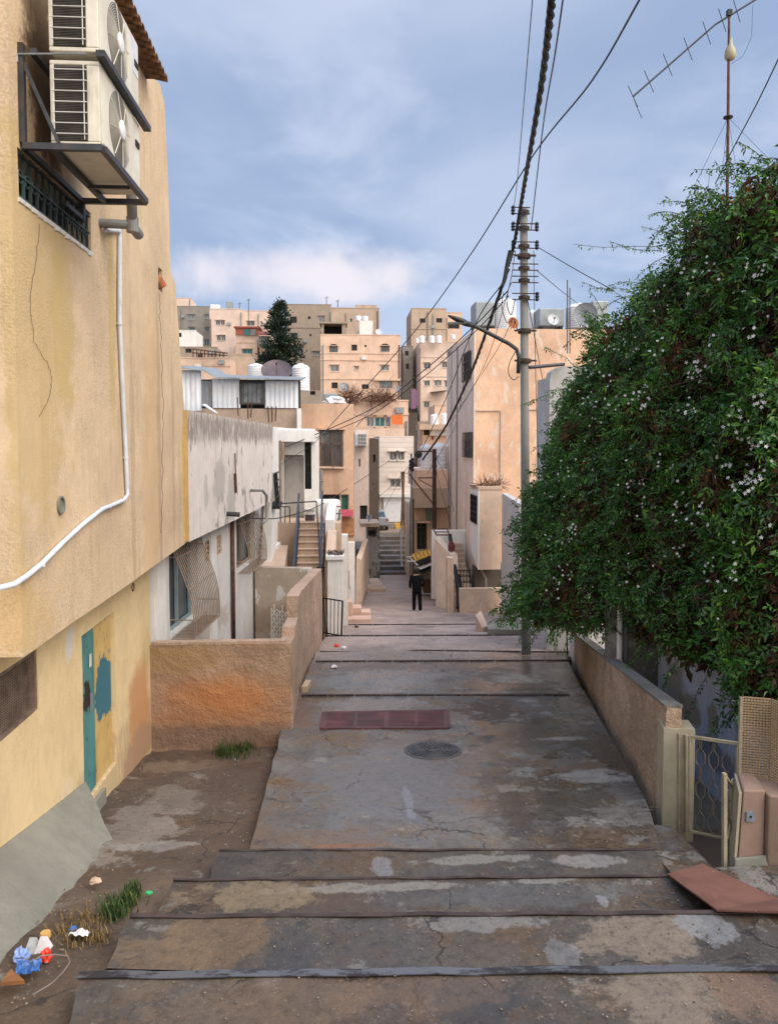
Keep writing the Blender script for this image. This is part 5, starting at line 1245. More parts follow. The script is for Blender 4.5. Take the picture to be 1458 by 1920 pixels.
M['darkwall'] = mason('dark_brown_wall', (.10,.08,.068))  # dark brown; also stands for the shade in the undercroft void
def wz(z, rs, k='w'): return [(*z(a, b), *z(c, d), k) for a, b, c, d in rs]
def Q(z, a, b, c, d): return (*z(a, b), *z(c, d))
bld('apartment_block', 'grey concrete-block apartment house at the far left of the hilltop', Q(Z4,-40,118,214,440), 156, 10, M['greyblk'], wz(Z4, [(75,170,122,200),(185,170,210,197)], 'p') + wz(Z4, [(85,250,120,278),(187,250,212,275),(180,330,212,365)], 't'), zb=3)
bld('penthouse', 'pinkish rooftop room on the grey far-left block', Q(Z4,-30,65,92,118), 157.5, 6, M['pinkwall'], zb=P(*Z4(30,118),Y=157).z-.8)
bld('apartment_block', 'tall pink apartment house left of the dark conifer', Q(Z4,213,135,420,560), 150, 11, M['pinkwall'], wz(Z4, [(253,205,281,235),(284,205,310,235),(260,300,286,335),(288,300,315,335)]), zb=3)
bld('apartment_block', 'pink flat-roofed block tucked between the tall pink house and the conifer', Q(Z4,421,146,640,540), 151.5, 9, M['pinkwall'], wz(Z4, [(450,210,500,240)]), zb=3)
rt, bx = bld('balcony_house', 'pink house with a red painted roof railing left of the conifer', Q(Z4,380,302,525,560), 143, 7, M['peach'], wz(Z4, [(420,388,486,418)], 't'), bands=[Z4(0,345)[1]], zb=1)
mb = MB(); a, b = P(*Z4(380,302),Y=142.9), P(*Z4(525,250),Y=142.9); mb.box((a.x,142.7,a.z+.15),(b.x,143.0,b.z)); mb.box((a.x-.3,142.4,b.z-.15),(b.x+.3,147,b.z+.1)); part(mb, 'roof_screen', M['red_paint'], rt)
for x0, x1 in ((435,468),(474,506)):
    a, b = P(*Z4(x0,300),Y=142.6), P(*Z4(x1,263),Y=142.6); mb = MB(); mb.box((a.x,142.6,a.z),(b.x,142.69,b.z)); part(mb, 'window', M['teal_pane'] if x0 < 450 else M['glass_grey'], rt)
rt, bx = bld('balcony_house', 'narrow pink house with a red awning and glazed balcony against the conifer', Q(Z4,526,366,612,560), 142, 6, M['peach2'], wz(Z4, [(532,428,590,470)], 'd'), zb=1)
a, b = P(*Z4(522,305),Y=141), P(*Z4(612,270),Y=141); mb = MB(); mb.hexa([(a.x,140,a.z),(b.x,140,a.z),(b.x,143,b.z),(a.x,143,b.z),(a.x,140,a.z+.12),(b.x,140,a.z+.12),(b.x,143,b.z+.12),(a.x,143,b.z+.12)]); part(mb, 'awning', M['red_paint'], rt)
a, b = P(*Z4(526,366),Y=141.8), P(*Z4(592,306),Y=141.8); mb = MB(); mb.box((a.x,141.8,a.z),(b.x,142.3,b.z)); gb = part(mb, 'glazed_balcony', M['glass_grey'], rt)
mb = MB()
for k in range(6): mb.bar((a.x+(b.x-a.x)*k/5,141.75,a.z),(a.x+(b.x-a.x)*k/5,141.75,b.z),.22)
part(mb, 'mullion', M['frame_white'], gb)
bld('apartment_block', 'large unfinished grey-brown block behind the conifer', Q(Z4,700,106,985,640), 150, 12, M['brownblk'], wz(Z4, [(725,182,767,222),(735,285,772,325)], 'd') + wz(Z4, [(838,180,855,197),(847,292,860,305)], 'd') + wz(Z4, [(905,178,943,217),(770,370,810,435),(870,402,915,432)], 'p'), zb=3, bands=[Z4(0,250)[1]])
rt, bx = bld('apartment_block', 'tan hilltop house with a stepped roof behind the arched-window house', Q(Z4,988,130,1290,640), 132, 9, M['tanblk'], wz(Z4, [(1105,195,1121,216)], 'g'), zb=1)
mb = MB(); a, b = P(*Z4(1140,130),Y=134), P(*Z4(1276,108),Y=134); mb.box((a.x,134,a.z-1),(b.x,139,b.z)); part(mb, 'roof_room', M['tanblk'], rt)
rA, bA = bld('arched_house', 'peach four-storey house with two arched windows in the middle distance', Q(Z4,918,300,1425,720), 113, 10, M['peach2'],
    wz(Z4, [(975,372,1028,408),(1300,370,1355,405)], 'a') + wz(Z4, [(1115,360,1150,398),(1197,362,1210,376),(988,600,1027,638),(1180,612,1225,642)], 'd') + wz(Z4, [(980,490,1035,530),(1135,497,1160,520),(1300,490,1352,525),(1290,590,1375,638)], 'p'), zb=-2, bands=[Z4(0,412)[1], Z4(0,456)[1], Z4(0,576)[1]])
mb = MB(); a, b = P(*Z4(926,300),Y=113.5), P(*Z4(1080,228),Y=113.5); mb.box((a.x,117,a.z),(b.x,117.3,b.z)); mb.box((a.x,113.5,a.z),(a.x+.3,117,b.z)); mb.box((b.x-.6,113.5,a.z),(b.x,117,b.z)); mb.box((a.x-.3,113.2,b.z),(b.x+.2,117.4,b.z+.25)); part(mb, 'roof_shelter', M['brownblk'], rA)
mb = MB(); mb.box((a.x+.3,116.8,a.z),(b.x-.62,116.9,b.z)); part(mb, 'shelter_back', M['dark'], rA)
mb = MB(); a, b = P(*Z4(1165,300),Y=116), P(*Z4(1250,208),Y=116); mb.box((a.x,116,a.z-.5),(b.x,119,b.z)); part(mb, 'roof_room', M['white_wall'], rA)
mb = MB(); a, b = P(*Z4(1255,590),Y=113), P(*Z4(1425,580),Y=113); mb.box((a.x,112.3,a.z),(b.x,113,b.z)); part(mb, 'balcony_slab', M['peach'], rA)
# right stack
rB, bB = bld('stepped_house', 'tall narrow stone house right of the gap on the far hill', Q(Z5,240,132,462,560), 135, 10, M['tanblk'], wz(Z5, [(293,193,330,221),(398,192,436,220)], 'd'), zb=-2, bands=[Z5(0,258)[1]])
bld('apartment_block', 'flat-roofed block beside the tall narrow stone house', Q(Z5,462,158,560,560), 137, 8, M['peach'], wz(Z5, [(472,225,545,258)], 'd'), zb=-2)
rB2, bB2 = bld('stepped_house', 'pale stone house with paired windows and a dark awning below the tall narrow one', Q(Z5,292,345,545,900), 126, 10, M['pinkwall'],
    wz(Z5, [(318,475,362,513),(435,470,470,505),(322,590,357,622),(387,588,408,620),(410,588,431,620),(452,588,520,630),(320,722,355,760)]), zb=-4, bands=[Z5(0,437)[1], Z5(0,560)[1]])
mb = MB(); a, b = P(*Z5(365,672),Y=125), P(*Z5(465,650),Y=125); mb.hexa([(a.x,124,a.z),(b.x,124,a.z+.4),(b.x,126,b.z),(a.x,126,b.z-.3),(a.x,124,a.z+.08),(b.x,124,a.z+.48),(b.x,126,b.z+.08),(a.x,126,b.z-.22)]); part(mb, 'awning', M['iron_black'], rB2)
bld('terrace_house', 'low peach house whose terrace carries white tanks near the alley gap', Q(Z5,388,745,545,1000), 80, 6, M['peach2'], wz(Z5, [(468,768,530,800)], 'd'), zb=-6)
# dark stepped lane climbing between the two stacks
mb = MB()
for k in range(26):
    y = 84 + k*1.9; z = lerp_tab(TER, y)+.3
    x0 = P(*Z5(196,600),Y=y).x; x1 = P(*Z5(282,600),Y=y).x
    mb.box((x0, y, z-2), (x1, y+1.9, z+.5+.22*k/6))
solo(mb, 'hill_steps', M['darkwall'], None, None, kind='structure')
bld('lane_house', 'dark stone house end closing the stepped lane on the hill', Q(Z5,184,372,250,600), 131, 6, M['greyblk'], wz(Z5, [(200,400,222,430),(205,480,226,515)], 'd'), zb=2)
mb = MB()
for k in range(3):
    a = P(*Z5(254+k*9,640+10*k),Y=100); mb.box((a.x-.3,100+k*.2,a.z-2.6+.5*k),(a.x+.3,100.06+k*.2,a.z))
r = solo(mb, 'laundry', plain('mauve_cloth', (.20,.10,.17), .8), 'mauve laundry hanging in the dark stepped lane', 'laundry')
# lower left of the hill
bld('terrace_house', 'brown rooftop terrace house above the tin shack at the far left', Q(Z4,-20,448,345,620), 95, 9, M['peach'], wz(Z4, [(180,512,225,535)], 'd'), zb=-3, bands=[Z4(0,490)[1]])
bld('terrace_house', 'small brown house with a cluttered roof edge behind the tin shack', Q(Z4,-20,378,262,470), 104, 7, M['brownblk'], wz(Z4, [(60,385,100,412),(140,420,170,445)], 'd'), zb=0)
bld('terrace_house', 'white plastered rooftop room at the left edge of the hill', Q(Z4,-10,272,128,340), 125, 6, M['white_wall'], wz(Z4, [(20,285,36,312)], 'd'), zb=3)
bld('terrace_house', 'pinkish side house right of the brown terrace, behind the dish', Q(Z4,346,425,470,620), 100, 6, M['tanblk'], zb=-3)
mb = MB(); 
for k in range(9): mb.bar(P(*Z4(110+k*24,385+3*k),Y=94), P(*Z4(110+k*24,440),Y=94), .12)
a, b = P(*Z4(105,388),Y=94), P(*Z4(330,415),Y=94); mb.bar(a, b, .15); a, b = P(*Z4(105,412),Y=94), P(*Z4(330,430),Y=94); mb.bar(a, b, .12)
solo(mb, 'roof_railing', M['rust'], 'rusty railing round the brown roof terrace', 'railing')
bld('terrace_house', 'grey roof-access block with a little ladder beside the corrugated tank', Q(Z4,780,650,920,760), 52, 5, M['brownblk'], wz(Z4, [(852,655,885,680)], 'd'), zb=-6)
# ---- nearer houses along the alley
rC, bC = bld('peach_house', 'peach house with one tall brown lattice window on the left of the alley', (561,757,663,1060), 33, 9, mason('peach_house_render', (.62,.42,.30), bscale=30, bump=.3, peel=(.50,.33,.22), peel_lo=.62), [(602,808,642,875,'p'),(601,927,637,962,'d'),(638,927,654,960,'g')], zb=-8, div=.8)
a, b = P(602,875,Y=32.96), P(642,808,Y=32.96); mb = MB(); w_ = b.x-a.x; h_ = b.z-a.z
for x in (a.x, a.x+w_/2, b.x): mb.bar((x,32.95,a.z),(x,32.95,b.z),.06)
for f in (0, .64, 1): mb.bar((a.x,32.95,a.z+h_*f),(b.x,32.95,a.z+h_*f),.06)
for k in range(-9, 10):
    for sg in (1, -1):
        x0 = a.x + w_*(k/9.0); x1 = x0 + sg*h_; z0, z1 = a.z, b.z
        p_, q_ = Vector((x0,32.97,z0)), Vector((x1,32.97,z1))
        ts = sorted([(a.x-x0)/(x1-x0), (b.x-x0)/(x1-x0)]); t0, t1 = max(0, ts[0]), min(1, ts[1])
        if t1 > t0: mb.bar(p_.lerp(q_, t0), p_.lerp(q_, t1), .022)
part(mb, 'window_grille', plain('brown_iron', (.11,.075,.06), .6), rC)
mb = MB(); a, b = P(598,876,Y=32.9), P(646,877,Y=32.9); mb.bar(a, b, .12, .08); part(mb, 'sill', M['peach'], rC)
mb = MB(); mb.tube([P(601,880,Y=32.85), P(601,936,Y=32.85)], .09, 8); mb.tube([P(597,902,Y=32.8), P(606,902,Y=32.8)], .05, 6); part(mb, 'downpipe', M['pvc_grey'], rC)
mb = MB(); a, b = P(639,968,Y=32.5), P(662,957,Y=32.5); mb.box((a.x,32.4,a.z),(b.x,32.95,b.z)); part(mb, 'awning', M['pink'], rC, 'short bright pink awning board')
mb = MB(); a, b = P(641,1004,Y=32.9), P(664,972,Y=32.9); mb.box((a.x,32.9,a.z),(b.x,32.98,b.z)); part(mb, 'door', plain('orange_wood', (.42,.20,.095), .7, 0, .2, 5), rC)
rD, bD = bld('terrace_house', 'peach house with teal curtains and an orange cloth above the white block', (655,752,765,905), 68, 6, M['peach2'], [(687,782,702,800,'p'),(702,782,722,800,'t'),(722,782,732,800,'p')], zb=-7, bands=[776])
mb = MB(); a, b = P(*Z4(1370,868),Y=67), P(*Z4(1440,808),Y=67); mb.box((a.x,67,a.z),(b.x,67.05,b.z)); solo(mb, 'cloth', M['orange_cloth'], 'bright orange cloth hanging beside the teal curtains', 'cloth')
mb = MB(); a, b = P(655,822,Y=67), P(757,803,Y=67); mb.box((a.x,66.5,a.z),(b.x,67.9,b.z)); part(mb, 'balcony', M['peach'], rD)
t = NT('striped_white_block'); st = t.math('FRACT', t.math('MULTIPLY', t.sep()[2], 2.6)); c = t.mix(t.rng(st, .0, .12, 0, 1), (.42,.32,.28), (.68,.60,.55)); c = t.mix(t.math('MULTIPLY', t.rng(t.noise(1.2, 6), .5, .7), .35), c, (.42,.32,.27)); M['striped'] = t.out(c, .9, None, 0, .2)
rE, bE = bld('shop_house', 'white block-built house with a roller-shutter shop at the end of the alley', Q(Z7,245,130,470,700), 59.5, 8, M['striped'], wz(Z7, [(312,235,362,286),(364,235,408,286),(315,410,385,464)], 'p'), zb=-6.6)
a, b = P(*Z7(272,688),Y=59.4), P(*Z7(442,528),Y=59.4); mb = MB(); mb.box((a.x,59.35,a.z),(b.x,59.48,b.z))
for k in range(16): mb.box((a.x,59.30,a.z+(b.z-a.z)*(k+.1)/16),(b.x,59.348,a.z+(b.z-a.z)*(k+.8)/16))
part(mb, 'roller_shutter', plain('white_shutter', (.78,.78,.79), .5, 0, .04), rE)
mb = MB(); mb.box((a.x-.3,59.0,b.z+.02),(b.x+.3,59.46,b.z+.3)); part(mb, 'shutter_box', M['white_paint'], rE)
bld('dark_house', 'dark brown house side between the peach house and the white shop', Q(Z7,176,150,243,720), 55, 8, M['darkwall'], wz(Z7, [(196,440,212,480)], 'p') + wz(Z7, [(205,250,222,300)], 'd'), zb=-7)  # narrow front in dark brown
rI, bI = bld('side_house', 'narrow peach house with a caged balcony box beside the dark house', Q(Z7,82,90,178,760), 50, 6, M['pinkwall'], wz(Z7, [(120,582,168,680)], 'd') + wz(Z7, [(112,280,124,330)], 'p'), zb=-8)
mb = MB(); a, b = P(*Z7(90,195),Y=49.2), P(*Z7(163,108),Y=49.2); mb.box((a.x,49,a.z),(b.x,49.95,b.z)); cb = part(mb, 'balcony_box', M['white_wall'], rI)
mb = MB(); a, b = P(*Z7(108,188),Y=48.9), P(*Z7(160,118),Y=48.9); mb.box((a.x,48.95,a.z),(b.x,48.995,b.z)); part(mb, 'opening', M['dark'], cb)
mb = MB()
for k in range(6): mb.bar((a.x+(b.x-a.x)*k/5,48.93,a.z),(a.x+(b.x-a.x)*k/5,48.93,b.z),.05)
for k in range(4): mb.bar((a.x,48.92,a.z+(b.z-a.z)*k/3),(b.x,48.92,a.z+(b.z-a.z)*k/3),.05)
part(mb, 'cage', M['frame_white'], cb)
rF, bF = bld('pump_hut', 'small grey speckled masonry hut with a dark hatch at the foot of the far steps', Q(Z7,165,722,250,1042), 44, 1.6, mason('speckled_grey_wall', (.30,.28,.27), peel=(.10,.09,.09), peel_lo=.54, bscale=20), wz(Z7, [(172,742,226,780)], 'd'), zb=-8.3)
mb = MB(); a, b = P(*Z7(122,722),Y=43.6), P(*Z7(248,697),Y=43.6); mb.box((a.x,43.5,a.z),(b.x,46,b.z)); part(mb, 'lid_slab', M['tanblk'], rF)
mb = MB(); a = P(*Z7(178,1042),Y=43); b = P(*Z7(290,1130),Y=39.5); mb.hexa([(a.x,39.6,-8.1),(b.x,39.6,-8.1),(b.x-.2,43.4,-8.1),(a.x,43.4,-8.1),(a.x,39.6,-7.62),(b.x,39.6,-7.62),(b.x-.2,43.4,-7.72),(a.x,43.4,-7.72)]); solo(mb, 'stone_platform', M['stone_pale'], 'flat stone platform in front of the grey hut', 'platform')
# doorway house on the right of the lane
rG, bG = bld('doorway_house', 'ochre house with a dark barred door and jutting upper storey in the right lane', Q(Z7,470,600,700,1080), 41, 6, mason('ochre_render', (.62,.46,.33), bscale=25, bump=.3), wz(Z7, [(490,690,555,870)], 'b'), zb=-8.4, reveal=.3)
mb = MB(); a, b = P(*Z7(474,598),Y=40), P(*Z7(690,470),Y=40); mb.box((a.x,40,a.z),(b.x,42,b.z)); part(mb, 'jetty', M['tanblk'], rG)
mb = MB(); a, b = P(*Z7(488,470),Y=40.8), P(*Z7(692,352),Y=40.8); mb.box((a.x,40.8,a.z+.01),(b.x,46,b.z)); part(mb, 'upper_wall', M['peach2'], rG)
mb = MB(); a, b = P(*Z7(480,692),Y=40.7), P(*Z7(575,672),Y=40.7); mb.box((a.x,40.3,a.z),(b.x,40.98,a.z+.1)); part(mb, 'door_canopy', M['stone_pale'], rG)
a = P(*Z7(582,625),Y=40.8); mb = MB(); mb.box(a-Vector((.25,.2,.4)), a+Vector((.2,.15,.4))); part(mb, 'meter_box', plain('grey_green_box', (.12,.17,.15), .6), rG)
rT, bT = bld('terrace_house', 'peach terrace wall with a brown hatch above the doorway house', Q(Z7,528,62,742,130), 75, 5, M['peach'], wz(Z7, [(535,78,572,125)], 'd'), zb=-6)
mb = MB(); a, b = P(*Z7(576,128),Y=74.7), P(*Z7(735,82),Y=74.7); mb.box((a.x,74.6,a.z),(b.x,74.95,b.z)); part(mb, 'parapet', M['white_wall'], rT, 'plain white parapet panel')
# big peach house on the right
M['bigpeach'] = mason('orange_peach_render', (.70,.46,.32), bscale=30, bump=.35, streak=.5, var=.16, streak_col=(.46,.33,.25), peel=(.66,.53,.42), peel_lo=.57)
rR, bR = bld('corner_house', 'big orange-peach house with water tanks on its roof behind the grey pole', (890,617,1180,1145), 32, 7, M['bigpeach'], [], zb=-8.5, div=1.0, rough=.01)
xs_ = P(890,800,Y=32).x
M['sidewall'] = mason('pale_side_render', (.78,.645,.54), bscale=30, bump=.35, streak=.6, streak_col=(.30,.22,.17))
frS = Frame((xs_-.05, 32, 0), (0, 1), (-1, 0)); so_ = lambda px, py: tuple(frS.px(px, py))
wz2 = [so_(883,710)+so_(869,667), so_(886,858)+so_(870,812)]
hs = [(w[0], w[2], min(w[1], w[3]), max(w[1], w[3])) for w in wz2]
mb = MB(); wall(mb, frS, [(-.003,-8.4),(6.9,-8.4),(6.9,P(890,617,Y=32).z-.02),(-.003,P(890,617,Y=32).z-.003)], hs, thick=.045, reveal=.04); part(mb, 'side_wall', M['sidewall'], rR)
for s0, s1, z0, z1 in hs:
    mb = MB(); mb.box((xs_-.052,32+s0,z0),(xs_-.03,32+s1,z1)); wo = part(mb, 'window', M['glass'], rR)
    mb = MB()
    for k in range(6): mb.bar((xs_-.12,32+s0+(s1-s0)*k/5,z0),(xs_-.12,32+s0+(s1-s0)*k/5,z1),.04)
    for k in range(4): mb.bar((xs_-.12,32+s0,z0+(z1-z0)*k/3),(xs_-.12,32+s1,z0+(z1-z0)*k/3),.04)
    part(mb, 'window_grille', M['frame_dark'], wo)
for py, x0, x1 in ((769,893,937),(767,985,1100)):
    a, b = P(x0,py,Y=31.95), P(x1,py,Y=31.95); mb = MB(); mb.box((a.x,31.93,a.z-.03),(b.x,31.985,a.z+.03)); part(mb, 'string_course', M['peach'], rR)
mb = MB(); a, b = P(937,917,Y=31.95), P(937,769,Y=31.95); mb.box((a.x,31.94,a.z),(a.x+.1,31.985,b.z-.04)); part(mb, 'wall_strip', M['peach'], rR)
for px, y in ((858,36.5),(848,38.5)):
    mb = MB(); x_ = P(px, 900, Y=y).x; mb.tube([(x_,y,-7.5),(x_,y,P(px,650,Y=y).z)], .09, 8); part(mb, 'downpipe', M['pvc_grey'], rR)
bld('rear_house', 'pale streaked house end farther down behind the orange-peach house', (858,640,868,1040), 40, 4, M['sidewall'], [(861,930,865,970,'p')], zb=-8.5)
# projecting lower room, undercroft, stair, low wall
lr = thing('projecting_room', 'pale pink projecting room with a barred side window under the orange-peach house', 'building', (6, 31, -6)); lr['kind'] = 'thing'
Yf = 30.0; xa, xb = P(896,990,Y=Yf).x, P(939,990,Y=Yf).x; zt_, zb_ = P(915,918,Y=Yf).z, P(915,1068,Y=Yf).z
M['pinkroom'] = mason('pale_pink_render', (.60,.45,.35), bscale=30, bump=.3, streak=.6, streak_col=(.26,.18,.13), peel=(.47,.385,.32), peel_lo=.57)
mb = MB(); mb.box((xa+.05,Yf,zb_),(xb,31.97,zt_)); part(mb, 'front', M['pinkroom'], lr)
zb2 = P(881,994,Y=33).z; zt2 = P(881,912,Y=33).z
frK = Frame((xa, Yf, 0), (0,1), (-1,0)); ko = lambda px, py: tuple(frK.px(px, py))
w0, w1 = ko(894,995), ko(880,950)
mb = MB(); wall(mb, frK, [(0,zb_),(2.0,zb_+.62),(2.0,zt_-.003),(0,zt_-.003)], [(.25,1.6,-3.25,-2.15)], thick=.045, reveal=.04); part(mb, 'side_wall', M['white_wall'], lr)
mb = MB(); mb.box((xa+.03,Yf+.25,-3.25),(xa+.048,Yf+1.6,-2.15)); wo = part(mb, 'window', M['glass'], lr)
mb = MB()
for k in range(5): mb.bar((xa-.03,Yf+.25+1.35*k/4,-3.25),(xa-.03,Yf+.25+1.35*k/4,-2.15),.05)
for k in range(6): mb.bar((xa-.03,Yf+.25,-3.25+1.1*k/5),(xa-.03,Yf+1.6,-3.25+1.1*k/5),.04)
part(mb, 'window_grille', M['iron_black'], wo)
mb = MB(); mb.box((xa-.02,Yf-.03,zt_+.002),(xb+.03,31.9,zt_+.12)); part(mb, 'roof', M['stone_pale'], lr)
mb = MB(); mb.box((xa+.1,31.2,-8),(xb+1,31.9,zb_-.003)); part(mb, 'undercroft_back', M['darkwall'], lr)  # dark sheet coloured as the shade of the void under the room
mb = MB(); x_ = P(910,1080,Y=30.9).x; mb.tube([(x_,30.9,-7),(x_,30.9,-5.6),(x_-.2,30.9,-5.2),(x_-.2,30.9,zb_)], .05, 8); part(mb, 'drain_pipe', M['pvc_grey'], lr)
a, b = P(861,1146,Y=29.8), P(944,1103,Y=29.8); mb = MB(); mb.box((a.x,29.8,-7.4),(b.x,30.05,b.z)); solo(mb, 'forecourt_wall', M['pinkroom'], 'low pale pink wall in front of the dark undercroft', 'wall', kind='thing')
# white wall right of the room
a = P(940,1000,Y=29).x; b = P(1005,1000,Y=24.5).x
mb = MB(); frW = Frame((P(973,1000,Y=24.5).x,24.5,0),(P(941,1000,Y=29.2).x-P(973,1000,Y=24.5).x,4.7),(-1,-.2))
mb = MB(); wall(mb, frW, [(0,-6.5),(4.9,-7.2),(4.9,P(941,925,Y=29.2).z),(0,P(973,945,Y=24.5).z)], [], thick=.25, div=.8); wl = 4.9
solo(mb, 'side_yard_wall', M['greywhite'], 'tall white yard wall receding behind the grey pole', 'wall', kind='thing')
mb = MB(); x_ = P(1000,1000,Y=23).x; mb.box((x_-.3,23.0,-6.2),(x_+3.5,23.25,P(1000,935,Y=23).z)); 
solo(mb, 'yard_wall', M['white_wall'], 'white yard wall seen between the grey pole and the vine tip', 'wall', kind='thing')
# stone stair up to the side door
st = thing('side_stairs', 'peach stone steps rising beside the white parapet on the right', 'stairs', (5, 31, -6.5)); st['kind'] = 'thing'
mb = MB(); x0_, x1_ = P(850,1100,Y=31).x, P(884,1100,Y=31).x
for k in range(11): mb.box((x0_, 30.6+.30*k, -7.6), (x1_, 30.6+.30*k+(.30 if k < 10 else 1.5), -6.2+.17*k))
part(mb, 'steps', M['stone_pale'], st)
mb = MB(); mb.box((x0_-.55,33.9,-7),(x1_+.3,34.2,P(855,994,Y=34).z)); part(mb, 'parapet', M['white_wall'], st)
mb = MB(); a, b = P(857,1102,Y=30.1), P(886,1069,Y=30.1)
for k in range(6): mb.bar((a.x+(b.x-a.x)*k/5,30.1,a.z),(a.x+(b.x-a.x)*k/5,30.1,b.z),.03)
for k in range(4): mb.bar((a.x,30.1,a.z+(b.z-a.z)*k/3),(b.x,30.1,a.z+(b.z-a.z)*k/3),.03)
part(mb, 'barrier', M['iron_black'], st)
mb = MB(); mb.tube([P(843,1003,Y=33.5), P(848,1040,Y=32.5), P(856,1085,Y=31.2), P(862,1148,Y=29.9)], .09, 8); mb.tube([P(858,1080,Y=31.2), P(862,1110,Y=30.4), P(860,1140,Y=29.9)], .12, 8); part(mb, 'wrapped_handrail', M['iron_black'], st)
mb = MB(); a, b = P(838,1146,Y=30), P(850,1046,Y=30); mb.box((a.x,30,-7.3),(b.x,30.4,b.z)); part(mb, 'gate_post', M['pinkroom'], st)
mb = MB(); a, b = P(817,1120,Y=33), P(838,1012,Y=33); mb.hexa([(a.x,33,-7.5),(b.x,31,-7.4),(b.x+.3,31,-7.4),(a.x+.3,33.5,-7.5),(a.x,33.5,b.z),(b.x,32,b.z-.5),(b.x+.3,32,b.z-.5),(a.x+.3,34,b.z)]); part(mb, 'stair_wall', M['sidewall'], st)
mb = MB(); c = [P(812,992,Y=33), P(838,992,Y=33), P(842,1003,Y=31.5), P(818,1003,Y=31.5)]
for i in range(4): mb.bar(c[i], c[(i+1) % 4], .05)
mb.bar(c[0].lerp(c[3],.5), c[1].lerp(c[2],.5), .04); part(mb, 'canopy_frame', M['rust'], st)
a = P(846,1025,Y=32.3); mb = MB(); mb.lathe(a, [(.04,-.22),(.14,-.15),(.16,.03),(.09,.2),(.03,.24)], 10); solo(mb, 'bundle', plain('maroon_cloth', (.14,.035,.04), .8), 'maroon cloth bundle on the wrapped handrail', 'cloth')
# ---- rooftop water tanks and dishes
def ribbed_tank(px0, px1, py0, py1, Y, label, name='water_tank', mat=None, ribs=9, group='white plastic roof water tanks'):
    a, b = P(px0, py1, Y=Y), P(px1, py0, Y=Y); r = (b.x-a.x)/2; c = Vector(((a.x+b.x)/2, Y+r, a.z)); h = b.z-a.z
    root = thing(name, label, 'water tank', c, group); root['kind'] = 'thing'
    pr = [(r*.97, 0)]
    for k in range(ribs):
        z0 = h*.84*k/ribs; dz = h*.84/ribs
        pr += [(r*.955, z0+dz*.08), (r, z0+dz*.35), (r, z0+dz*.7), (r*.955, z0+dz*.95)]
    pr += [(r*.93, h*.86), (r*.7, h*.93), (r*.35, h*.965)]
    mb = MB(); mb.lathe(c, pr, 24); part(mb, 'tank_body', mat or M['white_plastic'], root, smooth=True)
    mb = MB(); mb.lathe(c, [(r*.33, h*.955), (r*.33, h*.99), (r*.28, h)], 16); part(mb, 'lid', mat or M['white_plastic'], root)
    return root
def cube_tank(px0, px1, py0, py1, Y, dep, label, mat):
    a, b = P(px0, py1, Y=Y), P(px1, py0, Y=Y); root = thing('water_tank', label, 'water tank', ((a.x+b.x)/2, Y, a.z), 'galvanised roof water tanks')
    mb = MB(); mb.box((a.x,Y,a.z+.08),(b.x,Y+dep,b.z)); part(mb, 'tank_body', mat, root, bevel=.05)
    mb = MB(); w = b.x-a.x
    for f in (.1,.9):
        mb.box((a.x+w*f-.06,Y+.05,a.z-.02),(a.x+w*f+.06,Y+dep-.05,a.z+.08))
    part(mb, 'base_frame', M['iron_black'], root)
    mb = MB(); mb.lathe((a.x+w*.5,Y+dep/2,b.z), [(.2,0),(.2,.05),(.15,.07)], 14); part(mb, 'lid', mat, root)
    return root
def dish(px, py, rpx, Y, label, mat, az=0.0, el=.35, asp=1.0, lnb=True):
    c = P(px, py, Y=Y); r = rpx/1440*Y
    root = thing('satellite_dish', label, 'satellite dish', c-Vector((0,0,r*1.05)), 'satellite dishes on the roofs')
    ax = Vector((math.sin(az)*math.cos(el), -math.cos(az)*math.cos(el), math.sin(el)))
    mb = MB(); pr = [(r*k/6, .18*r*(k/6)**2) for k in range(0, 7)]
    mb.lathe(c, pr + [(r*1.01, .19*r), (r*1.0, .17*r)] + [(r*k/6, .18*r*(k/6)**2-.02) for k in range(5, -1, -1)], 28, ax); part(mb, 'reflector', mat, root, smooth=True)
    mb = MB(); mb.tube([c-ax*.02, c-ax*.15, c-ax*.15-Vector((0,0,r*1.05))], max(.025, r*.04), 8); part(mb, 'stand', M['steel_dark'], root)
    if lnb:
        f = c + ax*r*.75; low = ax.cross(Vector((0,0,1)).cross(ax)).normalized()
        mb = MB(); mb.tube([c - Vector((0,0,r*.9)) + ax*.15*r, f], max(.012, r*.02), 5); mb.lathe(f, [(.03,-.06),(.04,0),(.03,.05)], 8, ax); part(mb, 'feed_arm', M['steel_dark'], root)
    return root
Yt = 32.6
cube_tank(*[ZE(262,0)[0], ZE(457,0)[0]], ZE(0,132)[1], ZE(0,392)[1], Yt, 1.2, 'tall dark grey metal tank at the left end of the orange-peach roof', M['grey_metal'])
ribbed_tank(ZE(455,0)[0], ZE(690,0)[0], ZE(0,80)[1], ZE(0,402)[1], Yt-.1, 'big white ribbed tank just left of the grey pole', ribs=14)
ribbed_tank(ZE(785,0)[0], ZE(885,0)[0], ZE(0,205)[1], ZE(0,392)[1], Yt+1.2, 'white tank half hidden between the grey pole and the square tank', ribs=8)
cube_tank(ZE(885,0)[0], ZE(1133,0)[0], ZE(0,197)[1], ZE(0,392)[1], Yt+.3, 1.3, 'wide pale grey metal tank right of the grey pole', M['grey_metal'])
ribbed_tank(ZE(1180,0)[0], ZE(1420,0)[0], ZE(0,130)[1], ZE(0,385)[1], Yt+.2, 'white ribbed tank behind the big grey dish', ribs=10)
cube_tank(ZE(1405,0)[0], ZE(1560,0)[0], ZE(0,125)[1], ZE(0,385)[1], Yt+1.0, 1.2, 'square metal tank partly behind the top of the vine', M['grey_metal'])
dish(*ZE(1336,262), 115/5.207, Yt-.4, 'big slate grey dish on the orange-peach roof edge', M['dish'], -.3, .15)
